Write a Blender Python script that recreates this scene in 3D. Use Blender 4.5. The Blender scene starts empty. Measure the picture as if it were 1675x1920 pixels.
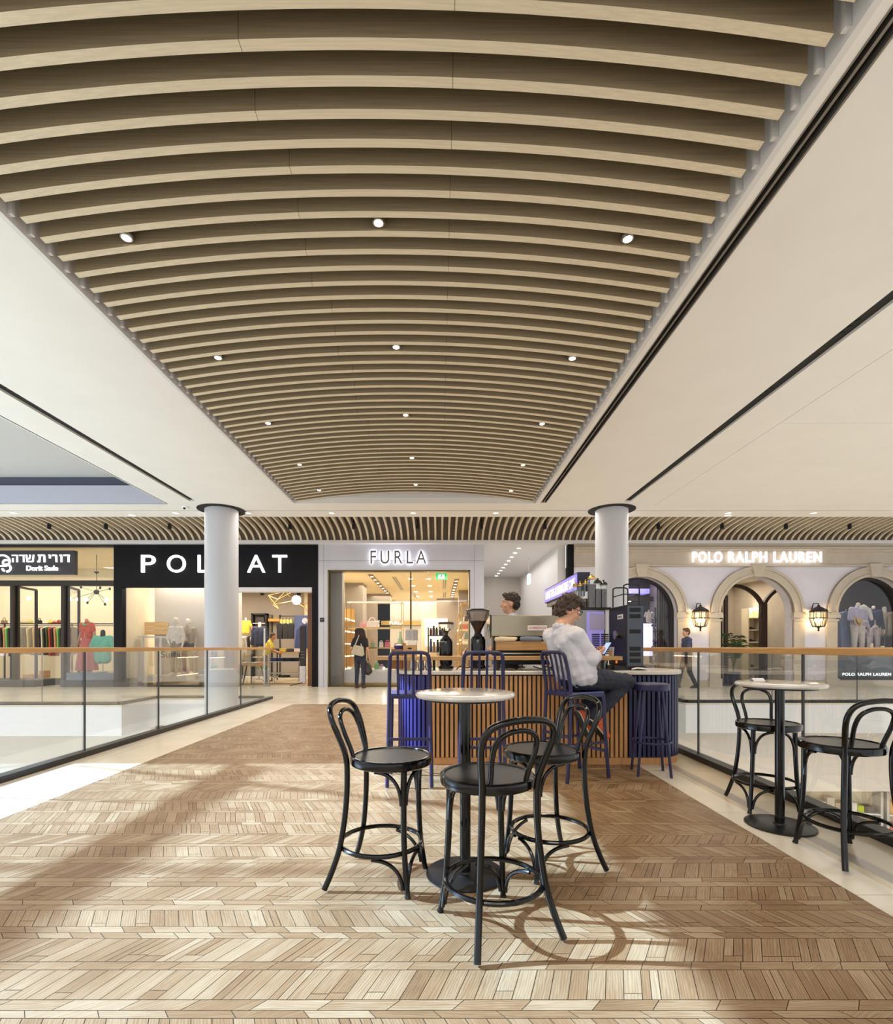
import bpy, bmesh, math, random
from mathutils import Vector, Matrix, Euler
random.seed(7)
PI = math.pi
S = bpy.context.scene
C = S.collection
# ---------------------------------------------------------------- camera, world, sun, exposure
F, VX, VY, EYE = 930.0, 823.0, 1213.0, 1.2
cam = bpy.data.cameras.new('camera')
cam.sensor_fit = 'HORIZONTAL'; cam.sensor_width = 36.0
cam.lens = 36.0 * F / 1675.0
cam.shift_x = (837.5 - VX) / 1675.0
cam.shift_y = (VY - 960.0) / 1675.0
cam.clip_start = 0.05; cam.clip_end = 200
camo = bpy.data.objects.new('camera', cam); C.objects.link(camo)
camo.location = (0, 0, EYE); camo.rotation_euler = (PI / 2, 0, 0)
S.camera = camo
w = bpy.data.worlds.new('world'); S.world = w; w.use_nodes = True
w.node_tree.nodes['Background'].inputs[0].default_value = (0.98, 0.985, 1.0, 1)
w.node_tree.nodes['Background'].inputs[1].default_value = 1.0
SUN_DIR = Vector((1.0, -0.12, -0.63)).normalized()
sl = bpy.data.lights.new('sun', 'SUN'); sl.energy = 13.0; sl.angle = math.radians(0.6); sl.color = (.60, 0.89, 1.24)
so = bpy.data.objects.new('sun', sl); C.objects.link(so)
so.rotation_euler = SUN_DIR.to_track_quat('-Z', 'Y').to_euler(); so.location = (-12, 5, 12)
S.view_settings.view_transform = 'Standard'; S.view_settings.look = 'None'
S.view_settings.exposure = 0.2; S.view_settings.gamma = 1.0; S.view_settings.use_curve_mapping = False
S.cycles.use_denoising = True
S.cycles.max_bounces = 8; S.cycles.diffuse_bounces = 4; S.cycles.glossy_bounces = 3
S.cycles.transmission_bounces = 4; S.cycles.transparent_max_bounces = 16
S.cycles.caustics_reflective = False; S.cycles.caustics_refractive = False
S.cycles.sample_clamp_indirect = 6.0

def area(x, y, z, sx, sy, e, col=(1, .93, .82), rot=(0, 0, 0)):
    l = bpy.data.lights.new('area_light', 'AREA'); l.shape = 'RECTANGLE'; l.size = sx; l.size_y = sy; l.energy = e; l.color = col
    o = bpy.data.objects.new('area_light', l); C.objects.link(o); o.location = (x, y, z); o.rotation_euler = rot
    return o
WARM = (1, .86, .66)
# shop ceilings' own lighting
area(-14, 17.3, 4.0, 7.5, 3.4, 220, (1, .95, .84))
area(-7.2, 17.5, 3.4, 4.5, 3.5, 250, (1, .9, .76))
area(-1.2, 17.6, 3.5, 3.6, 4.5, 200, (1, .9, .72))
area(-1.2, 23.0, 3.5, 3.6, 4.5, 190, (1, .9, .72))
area(2.5, 18, 4.15, 1.8, 6, 45, (1, .95, .9))
area(9.9, 17.6, 3.5, 2.4, 2.6, 60, (1, .88, .72))
area(13.2, 16.2, 3.5, 2.6, .8, 26, (1, .94, .88))
area(6.0, 16.2, 3.4, 1.8, 1.2, 35, (.9, .88, 1))
# corridor vault and bridge fittings (their downlights)
area(-.6, 11.2, 4.19, 24, .3, 420, (1, .95, .88))
# concourse behind the photographer
area(-.5, -1.4, 4.1, 4.5, 1.6, 130, (1, .93, .84))
# unseen lights added in the voids, bounced off the lower floor onto ceilings
area(9, 6, -.75, 10, 6, 520, (1, .95, .88))
area(-10, 5, -.75, 10, 6, 180, (1, .97, .93))

# ---------------------------------------------------------------- helpers
def X_(px, Y): return (px - VX) * Y / F
def Z_(py, Y): return EYE + (VY - py) * Y / F
def D_(py, z=0.0): return F * (EYE - z) / (py - VY)
def P(px, py, Y): return Vector((X_(px, Y), Y, Z_(py, Y)))

def lin(c):
    return tuple(((v / 255.0) / 12.92 if v / 255.0 <= .04045 else ((v / 255.0 + .055) / 1.055) ** 2.4) for v in c)

def mat(name, col, rough=.5, metal=0.0, spec=.5, noise=0.0, nscale=8.0, stretch=(1, 1, 1), bump=0.0, bscale=40.0, emit=None, estr=0.0, coat=0.0, col2=None):
    m = bpy.data.materials.new(name); m.use_nodes = True
    nt = m.node_tree; N = nt.nodes; L = nt.links
    b = N['Principled BSDF']
    c = (*lin(col), 1)
    b.inputs['Base Color'].default_value = c
    b.inputs['Roughness'].default_value = rough; b.inputs['Metallic'].default_value = metal
    b.inputs['Specular IOR Level'].default_value = spec
    if coat: b.inputs['Coat Weight'].default_value = coat; b.inputs['Coat Roughness'].default_value = .08
    if emit is not None:
        b.inputs['Emission Color'].default_value = (*lin(emit), 1); b.inputs['Emission Strength'].default_value = estr
    if noise or bump:
        tc = N.new('ShaderNodeTexCoord'); mp = N.new('ShaderNodeMapping'); mp.inputs['Scale'].default_value = stretch
        L.new(tc.outputs['Object'], mp.inputs['Vector'])
    if noise:
        n = N.new('ShaderNodeTexNoise'); n.inputs['Scale'].default_value = nscale; n.inputs['Detail'].default_value = 5; n.inputs['Roughness'].default_value = .6
        L.new(mp.outputs[0], n.inputs['Vector'])
        r = N.new('ShaderNodeValToRGB'); r.color_ramp.elements[0].position = .3; r.color_ramp.elements[1].position = .7
        if col2 is None:
            r.color_ramp.elements[0].color = (*[max(0, v * (1 - noise)) for v in c[:3]], 1)
            r.color_ramp.elements[1].color = (*[min(1, v * (1 + noise)) for v in c[:3]], 1)
        else:
            r.color_ramp.elements[0].color = (*lin(col2), 1); r.color_ramp.elements[1].color = c
        L.new(n.outputs['Fac'], r.inputs[0]); L.new(r.outputs[0], b.inputs['Base Color'])
    if bump:
        n2 = N.new('ShaderNodeTexNoise'); n2.inputs['Scale'].default_value = bscale; n2.inputs['Detail'].default_value = 4
        L.new(mp.outputs[0], n2.inputs['Vector'])
        bp = N.new('ShaderNodeBump'); bp.inputs['Strength'].default_value = bump; bp.inputs['Distance'].default_value = .01
        L.new(n2.outputs['Fac'], bp.inputs['Height']); L.new(bp.outputs[0], b.inputs['Normal'])
    return m

def glass_mat(name, tint=(1, 1, 1), refl=1.0, base=.04, k=.5):
    m = bpy.data.materials.new(name); m.use_nodes = True
    nt = m.node_tree; N = nt.nodes; L = nt.links; N.clear()
    out = N.new('ShaderNodeOutputMaterial'); mx = N.new('ShaderNodeMixShader')
    t = N.new('ShaderNodeBsdfTransparent'); t.inputs[0].default_value = (*tint, 1)
    g = N.new('ShaderNodeBsdfGlossy'); g.inputs['Roughness'].default_value = .0; g.inputs['Color'].default_value = (refl, refl, refl, 1)
    lw = N.new('ShaderNodeLayerWeight'); lw.inputs['Blend'].default_value = .25
    pw = N.new('ShaderNodeMath'); pw.operation = 'MULTIPLY_ADD'; pw.inputs[1].default_value = k; pw.inputs[2].default_value = base
    L.new(lw.outputs['Fresnel'], pw.inputs[0]); L.new(pw.outputs[0], mx.inputs[0])
    L.new(t.outputs[0], mx.inputs[1]); L.new(g.outputs[0], mx.inputs[2]); L.new(mx.outputs[0], out.inputs[0])
    return m

class MB:
    def __init__(s): s.v = []; s.f = []; s.m = []; s.cur = 0
    def mat(s, i): s.cur = i; return s
    def add(s, vs, fs):
        b = len(s.v); s.v += [Vector(p) for p in vs]
        for f in fs: s.f.append([b + i for i in f]); s.m.append(s.cur)
        return s
    def box(s, x0, x1, y0, y1, z0, z1):
        x0, x1 = sorted((x0, x1)); y0, y1 = sorted((y0, y1)); z0, z1 = sorted((z0, z1))
        return s.add([(x0, y0, z0), (x1, y0, z0), (x1, y1, z0), (x0, y1, z0), (x0, y0, z1), (x1, y0, z1), (x1, y1, z1), (x0, y1, z1)],
                     [(0, 3, 2, 1), (4, 5, 6, 7), (0, 1, 5, 4), (1, 2, 6, 5), (2, 3, 7, 6), (3, 0, 4, 7)])
    def bar(s, p0, p1, wid, hgt, up=(0, 0, 1), w2=None, h2=None):
        p0 = Vector(p0); p1 = Vector(p1); d = (p1 - p0).normalized(); up = Vector(up)
        if abs(d.dot(up)) > .98: up = Vector((0, 1, 0))
        sx = d.cross(up).normalized(); u = sx.cross(d).normalized(); vs = []
        for p, a, b in ((p0, wid, hgt), (p1, w2 or wid, h2 or hgt)):
            for i, j in ((-1, -1), (1, -1), (1, 1), (-1, 1)): vs.append(p + sx * (i * a / 2) + u * (j * b / 2))
        return s.add(vs, [(3, 2, 1, 0), (4, 5, 6, 7), (0, 1, 5, 4), (1, 2, 6, 5), (2, 3, 7, 6), (3, 0, 4, 7)])
    def prism(s, poly, axis, a, b):
        n = len(poly); vs = []
        for h in (a, b):
            for (u, v) in poly:
                vs.append((h, u, v) if axis == 'x' else (u, h, v) if axis == 'y' else (u, v, h))
        fs = [tuple(range(n))[::-1], tuple(range(n, 2 * n))] + [(i, (i + 1) % n, n + (i + 1) % n, n + i) for i in range(n)]
        return s.add(vs, fs)
    def lathe(s, prof, n=32, c=(0, 0, 0), axis='z', cap=True):
        c = Vector(c); vs = []
        for (r, h) in prof:
            for k in range(n):
                a = 2 * PI * k / n; q = (r * math.cos(a), r * math.sin(a), h)
                if axis == 'y': q = (q[0], q[2], q[1])
                if axis == 'x': q = (q[2], q[0], q[1])
                vs.append(c + Vector(q))
        fs = []
        for i in range(len(prof) - 1):
            for k in range(n):
                k2 = (k + 1) % n; fs.append((i * n + k, i * n + k2, (i + 1) * n + k2, (i + 1) * n + k))
        if cap:
            fs.append(tuple(range(n))[::-1]); fs.append(tuple(range((len(prof) - 1) * n, len(prof) * n)))
        return s.add(vs, fs)
    def cyl(s, p0, p1, r0, r1=None, n=16): return s.tube([p0, p1], r0, n, r_end=r1)
    def tube(s, pts, r, n=10, closed=False, r_end=None, radii=None, sx=1.0):
        pts = [Vector(p) for p in pts]; m = len(pts)
        if radii is None: radii = [r + ((r_end - r) * i / (m - 1) if r_end is not None else 0) for i in range(m)]
        T = []
        for i in range(m):
            if closed: d = pts[(i + 1) % m] - pts[i - 1]
            else: d = pts[min(i + 1, m - 1)] - pts[max(i - 1, 0)]
            T.append(d.normalized() if d.length > 1e-9 else Vector((0, 0, 1)))
        u = T[0].orthogonal().normalized(); vs = []
        for i in range(m):
            u = (u - T[i] * u.dot(T[i]))
            u = u.normalized() if u.length > 1e-6 else T[i].orthogonal().normalized()
            w_ = T[i].cross(u)
            for k in range(n):
                a = 2 * PI * k / n; vs.append(pts[i] + (u * math.cos(a) * sx + w_ * math.sin(a)) * radii[i])
        fs = []
        for i in range(m if closed else m - 1):
            j = (i + 1) % m
            for k in range(n): fs.append((i * n + k, i * n + (k + 1) % n, j * n + (k + 1) % n, j * n + k))
        if not closed: fs += [tuple(range(n))[::-1], tuple(range((m - 1) * n, m * n))]
        return s.add(vs, fs)
    def ell(s, c, r, n=16, m=10, rot=None):
        c = Vector(c); r = (r, r, r) if isinstance(r, (int, float)) else r; vs = []; fs = []
        R = rot if rot is not None else Matrix.Identity(3)
        vs.append(c + R @ Vector((0, 0, -r[2])))
        for i in range(1, m):
            t = -PI / 2 + PI * i / m
            for k in range(n):
                a = 2 * PI * k / n
                vs.append(c + R @ Vector((r[0] * math.cos(t) * math.cos(a), r[1] * math.cos(t) * math.sin(a), r[2] * math.sin(t))))
        vs.append(c + R @ Vector((0, 0, r[2])))
        for k in range(n):
            fs.append((0, 1 + (k + 1) % n, 1 + k)); e = 1 + (m - 2) * n
            fs.append((e + k, e + (k + 1) % n, len(vs) - 1))
        for i in range(m - 2):
            for k in range(n): fs.append((1 + i * n + k, 1 + i * n + (k + 1) % n, 1 + (i + 1) * n + (k + 1) % n, 1 + (i + 1) * n + k))
        return s.add(vs, fs)
    def tcap(s, p0, p1, r0, r1, n=14):           # tapered capsule (for bodies)
        p0 = Vector(p0); p1 = Vector(p1); d = (p1 - p0); L_ = d.length or 1e-6; d = d / L_
        pts = []; rr = []
        for a in (-1, -.92, -.7, -.38, 0): pts.append(p0 + d * (a * r0)); rr.append(max(1e-4, r0 * math.sqrt(max(0, 1 - a * a))))
        for a in (0, .38, .7, .92, 1): pts.append(p1 + d * (a * r1)); rr.append(max(1e-4, r1 * math.sqrt(max(0, 1 - a * a))))
        return s.tube(pts, 1, n, radii=rr)
    def build(s, name, mats, parent=None, world=True, smooth=35, bevel=0, loc=None, rot=None, seg=2):
        me = bpy.data.meshes.new(name)
        off = Vector((0, 0, 0))
        if parent is not None and world: off = Vector(parent.location)
        me.from_pydata([tuple(p - off) for p in s.v], [], s.f)
        mats = mats if isinstance(mats, (list, tuple)) else [mats]
        for m in mats: me.materials.append(m)
        if len(mats) > 1: me.polygons.foreach_set('material_index', s.m)
        bm = bmesh.new(); bm.from_mesh(me); bmesh.ops.recalc_face_normals(bm, faces=bm.faces); bm.to_mesh(me); bm.free()
        if smooth:
            me.polygons.foreach_set('use_smooth', [True] * len(me.polygons)); me.set_sharp_from_angle(angle=math.radians(smooth))
        me.update()
        o = bpy.data.objects.new(name, me); C.objects.link(o)
        if parent is not None: o.parent = parent
        if loc is not None: o.location = loc
        if rot is not None: o.rotation_euler = rot
        if bevel:
            b = o.modifiers.new('bevel', 'BEVEL'); b.width = bevel; b.segments = seg; b.limit_method = 'ANGLE'; b.angle_limit = math.radians(40)
        return o

def tag(o, label=None, cat=None, group=None, kind=None):
    if label: o['label'] = label
    if cat: o['category'] = cat
    if group: o['group'] = group
    if kind: o['kind'] = kind
    return o
def thing(name, label, cat, loc=(0, 0, 0), rotz=0.0, group=None):
    o = bpy.data.objects.new(name, None); C.objects.link(o); o.empty_display_size = .1
    o.location = loc; o.rotation_euler = (0, 0, rotz)
    return tag(o, label, cat, group)
def dup(root, loc, rotz=None, label=None, group=None, scale=None):
    r = root.copy(); C.objects.link(r); r.location = loc
    if rotz is not None: r.rotation_euler = (0, 0, rotz)
    if scale: r.scale = (scale,) * 3 if isinstance(scale, (int, float)) else scale
    if label: r['label'] = label
    if group: r['group'] = group
    for ch in list(root.children):
        c = ch.copy(); C.objects.link(c); c.parent = r
        for g in list(ch.children):
            d = g.copy(); C.objects.link(d); d.parent = c
    return r
def struct(o, label=None): return tag(o, label, None, None, 'structure')

def text_mesh(body, font=None):
    cu = bpy.data.curves.new('lettering', 'FONT'); cu.body = body; cu.align_x = 'CENTER'; cu.size = 1.0
    o = bpy.data.objects.new('lettering', cu); C.objects.link(o)
    return cu, o
def text(name, body, cx, cz, wid, hgt, y, m, parent=None, extrude=.01, offset=0.0, spacing=1.0, facing='-y', plane=None, shear=0.0, world=True):
    """lettering fitted to a width x height rectangle; facing -y by default, or plane = (origin, right, up) vectors"""
    cu, o = text_mesh(body); cu.extrude = .0; cu.offset = offset; cu.space_character = spacing; cu.shear = shear
    bpy.context.view_layer.update()
    dg = bpy.context.evaluated_depsgraph_get()
    me = bpy.data.meshes.new_from_object(o.evaluated_get(dg))
    bpy.data.objects.remove(o); bpy.data.curves.remove(cu)
    xs = [v.co.x for v in me.vertices]; ys = [v.co.y for v in me.vertices]
    x0, x1, y0, y1 = min(xs), max(xs), min(ys), max(ys)
    fx = wid / (x1 - x0) if wid else hgt / (y1 - y0); fy = hgt / (y1 - y0) if hgt else fx
    if plane is None: og, rt, up = Vector((cx, y, cz)), Vector((1, 0, 0)), Vector((0, 0, 1))
    else: og, rt, up = [Vector(q) for q in plane]
    off = Vector(parent.location) if (parent is not None and world) else Vector((0, 0, 0))
    nrm = rt.cross(up)
    for v in me.vertices:
        v.co = og + rt * ((v.co.x - (x0 + x1) / 2) * fx) + up * ((v.co.y - (y0 + y1) / 2) * fy) - off
    if extrude:
        bm = bmesh.new(); bm.from_mesh(me)
        r = bmesh.ops.extrude_face_region(bm, geom=bm.faces[:])
        bmesh.ops.translate(bm, verts=[g for g in r['geom'] if isinstance(g, bmesh.types.BMVert)], vec=nrm * extrude)
        bmesh.ops.recalc_face_normals(bm, faces=bm.faces); bm.to_mesh(me); bm.free()
    me.materials.clear(); me.materials.append(m); me.name = name
    ob = bpy.data.objects.new(name, me); C.objects.link(ob)
    if parent is not None: ob.parent = parent
    return ob

def blob(name, mb, mats, parent=None, voxel=.01, smooth_it=4, world=True, disp=0.0, dscale=.05):
    """union of overlapping rounded pieces as one continuous skin"""
    o = mb.build(name + '_raw', mats, None)
    r = o.modifiers.new('r', 'REMESH'); r.mode = 'VOXEL'; r.voxel_size = voxel; r.use_smooth_shade = True
    if smooth_it:
        s = o.modifiers.new('s', 'SMOOTH'); s.factor = .5; s.iterations = smooth_it
    bpy.context.view_layer.update()
    dg = bpy.context.evaluated_depsgraph_get()
    me = bpy.data.meshes.new_from_object(o.evaluated_get(dg))
    old = o.data; bpy.data.objects.remove(o); bpy.data.meshes.remove(old)
    off = Vector(parent.location) if (parent is not None and world) else Vector((0, 0, 0))
    if disp:
        from mathutils import noise
        me.update()
        ns = [v.normal.copy() for v in me.vertices]
        for v, n_ in zip(me.vertices, ns): v.co += n_ * (disp * noise.noise(v.co / dscale))
    for v in me.vertices: v.co -= off
    me.name = name; me.materials.clear()
    for m in (mats if isinstance(mats, (list, tuple)) else [mats]): me.materials.append(m)
    me.polygons.foreach_set('use_smooth', [True] * len(me.polygons)); me.update()
    ob = bpy.data.objects.new(name, me); C.objects.link(ob)
    if parent is not None: ob.parent = parent
    return ob

def bez(p0, p1, p2, p3, n=10):
    out = []
    for i in range(n + 1):
        t = i / n; a = (1 - t)
        out.append(Vector(p0) * a ** 3 + Vector(p1) * 3 * a * a * t + Vector(p2) * 3 * a * t * t + Vector(p3) * t ** 3)
    return out
def spline(pts, n=6):
    pts = [Vector(p) for p in pts]; out = []
    for i in range(len(pts) - 1):
        a = pts[max(i - 1, 0)]; b = pts[i]; c = pts[i + 1]; d = pts[min(i + 2, len(pts) - 1)]
        for k in range(n):
            t = k / n
            out.append(.5 * ((2 * b) + (c - a) * t + (2 * a - 5 * b + 4 * c - d) * t * t + (3 * b - a - 3 * c + d) * t ** 3))
    out.append(pts[-1]); return out
def circle(c, r, n=36, z=0):
    return [Vector((c[0] + r * math.cos(2 * PI * k / n), c[1] + r * math.sin(2 * PI * k / n), z)) for k in range(n)]
# ---------------------------------------------------------------- materials of the setting
M = {}
M['plaster'] = mat('cream_plaster', (229, 225, 218), .75, noise=.02, nscale=2)
M['white'] = mat('white_paint', (232, 230, 230), .6)
M['offwhite'] = mat('pale_board', (214, 210, 206), .6)
M['black'] = mat('matt_black', (26, 25, 25), .55)
M['slot'] = mat('black_slot', (14, 13, 12), .7)
M['grey_metal'] = mat('grey_metal', (120, 115, 108), .4, .6)
M['lightwood'] = mat('pale_oak', (214, 198, 166), .5, noise=.1, nscale=5, stretch=(.6, 14, 14))
M['ribwood'] = mat('pale_oak_rib', (216, 200, 172), .5, noise=.06, nscale=5)
M['darkback'] = mat('dark_ceiling_void', (92, 78, 64), .8)
M['voidblack'] = mat('dark_backing', (70, 58, 48), .85)
M['glass'] = glass_mat('clear_glass', (.97, .985, .98), base=.03)
M['shopglass'] = glass_mat('shop_window_glass', (.98, .98, .98), base=.012, k=.3)
M['tile'] = None
M['railwood'] = mat('oak_handrail', (196, 150, 92), .4, noise=.18, nscale=6, stretch=(3, .7, 12))
M['shoe'] = mat('black_rail_base', (44, 42, 40), .45, .2)
M['steel'] = mat('brushed_steel', (176, 172, 166), .3, 1.0)
M['beigewall'] = mat('beige_bulkhead', (206, 197, 186), .7)
M['pillar'] = mat('white_pillar', (190, 190, 193), .55)
M['blackwall'] = mat('anthracite_cladding', (20, 19, 22), .6, spec=.2, noise=.08, nscale=6)
M['greymarble'] = mat('grey_white_marble', (208, 209, 219), .35, noise=.05, nscale=1.3)
M['glow'] = mat('lit_letters', (255, 255, 255), .5, emit=(250, 248, 255), estr=1.5)
M['glow_soft'] = mat('lit_warm', (255, 240, 210), .5, emit=(255, 236, 200), estr=5.0)
M['lamp'] = mat('lamp_glow', (255, 250, 240), .5, emit=(255, 246, 232), estr=14.0)

def tile_mat(name, c1, c2, mort, bw, bh, off=.5, rough=.25, msize=.004):
    m = bpy.data.materials.new(name); m.use_nodes = True; N = m.node_tree.nodes; L = m.node_tree.links; b = N['Principled BSDF']
    tc = N.new('ShaderNodeTexCoord'); br = N.new('ShaderNodeTexBrick'); br.offset = off
    br.inputs['Color1'].default_value = (*lin(c1), 1); br.inputs['Color2'].default_value = (*lin(c2), 1); br.inputs['Mortar'].default_value = (*lin(mort), 1)
    br.inputs['Scale'].default_value = 1; br.inputs['Brick Width'].default_value = bw; br.inputs['Row Height'].default_value = bh; br.inputs['Mortar Size'].default_value = msize
    L.new(tc.outputs['Object'], br.inputs['Vector'])
    n = N.new('ShaderNodeTexNoise'); n.inputs['Scale'].default_value = 2.3; n.inputs['Detail'].default_value = 6
    L.new(tc.outputs['Object'], n.inputs['Vector'])
    mx = N.new('ShaderNodeMix'); mx.data_type = 'RGBA'; mx.blend_type = 'MULTIPLY'; mx.inputs[0].default_value = .35
    L.new(br.outputs[0], mx.inputs[6]); L.new(n.outputs['Color'], mx.inputs[7]); 
    r = N.new('ShaderNodeValToRGB'); r.color_ramp.elements[0].color = (.75, .72, .68, 1); r.color_ramp.elements[1].color = (1, 1, 1, 1)
    r.color_ramp.elements[0].position = .3; r.color_ramp.elements[1].position = .6
    L.new(n.outputs['Fac'], r.inputs[0]); L.new(r.outputs[0], mx.inputs[7]); L.new(mx.outputs[2], b.inputs['Base Color'])
    b.inputs['Roughness'].default_value = rough
    return m
M['tile'] = tile_mat('cream_stone_tile', (230, 220, 202), (222, 212, 194), (176, 162, 142), 1.2, .6, .5, .22)
M['marble'] = tile_mat('white_marble_border', (226, 219, 206), (222, 214, 200), (196, 186, 170), .6, 1.2, 0, .25)
M['marble2'] = tile_mat('beige_marble_border', (206, 192, 166), (200, 186, 160), (176, 162, 142), .6, 1.2, 0, .25)
M['marble3'] = tile_mat('grey_marble_band', (160, 150, 138), (154, 144, 132), (140, 130, 118), .6, 1.2, 0, .25)

def wood_block_mat():
    m = bpy.data.materials.new('oak_block_parquet'); m.use_nodes = True; N = m.node_tree.nodes; L = m.node_tree.links; b = N['Principled BSDF']
    uv = N.new('ShaderNodeUVMap'); uv.uv_map = 'grain'
    at = N.new('ShaderNodeAttribute'); at.attribute_name = 'tone'
    mp = N.new('ShaderNodeMapping'); mp.inputs['Scale'].default_value = (5, 46, 1); L.new(uv.outputs[0], mp.inputs[0])
    n = N.new('ShaderNodeTexNoise'); n.inputs['Scale'].default_value = 1.0; n.inputs['Detail'].default_value = 4; n.inputs['Distortion'].default_value = 1.6
    L.new(mp.outputs[0], n.inputs['Vector'])
    wv = N.new('ShaderNodeTexWave'); wv.inputs['Scale'].default_value = .55; wv.inputs['Distortion'].default_value = 9; wv.inputs['Detail'].default_value = 2; wv.bands_direction = 'Y'
    mp2 = N.new('ShaderNodeMapping'); mp2.inputs['Scale'].default_value = (9, 60, 1); L.new(uv.outputs[0], mp2.inputs[0]); L.new(mp2.outputs[0], wv.inputs['Vector'])
    tc = N.new('ShaderNodeTexCoord'); n3 = N.new('ShaderNodeTexNoise'); n3.inputs['Scale'].default_value = 3.0; n3.inputs['Detail'].default_value = 4
    L.new(tc.outputs['Object'], n3.inputs['Vector'])
    def mth(op, a, bb):
        q = N.new('ShaderNodeMath'); q.operation = op
        for i, v in enumerate((a, bb)):
            if isinstance(v, (int, float)): q.inputs[i].default_value = v
            else: L.new(v, q.inputs[i])
        return q.outputs[0]
    s = mth('ADD', mth('MULTIPLY', n.outputs['Fac'], .3), mth('MULTIPLY', wv.outputs['Fac'], .14))
    s = mth('ADD', s, mth('MULTIPLY', at.outputs['Fac'], .3))
    s = mth('ADD', s, mth('MULTIPLY', n3.outputs['Fac'], .45))
    r = N.new('ShaderNodeValToRGB'); e = r.color_ramp.elements
    e[0].position = .2; e[0].color = (*lin((92, 69, 46)), 1); e[1].position = .85; e[1].color = (*lin((167, 147, 118)), 1)
    k = e.new(.52); k.color = (*lin((134, 105, 74)), 1)
    L.new(s, r.inputs[0]); L.new(r.outputs[0], b.inputs['Base Color'])
    b.inputs['Roughness'].default_value = .42
    bp = N.new('ShaderNodeBump'); bp.inputs['Strength'].default_value = .25; bp.inputs['Distance'].default_value = .002
    L.new(n.outputs['Fac'], bp.inputs['Height']); L.new(bp.outputs[0], b.inputs['Normal'])
    return m
M['parquet'] = wood_block_mat()
M['joint'] = mat('dark_joint', (58, 44, 31), .8)

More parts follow.
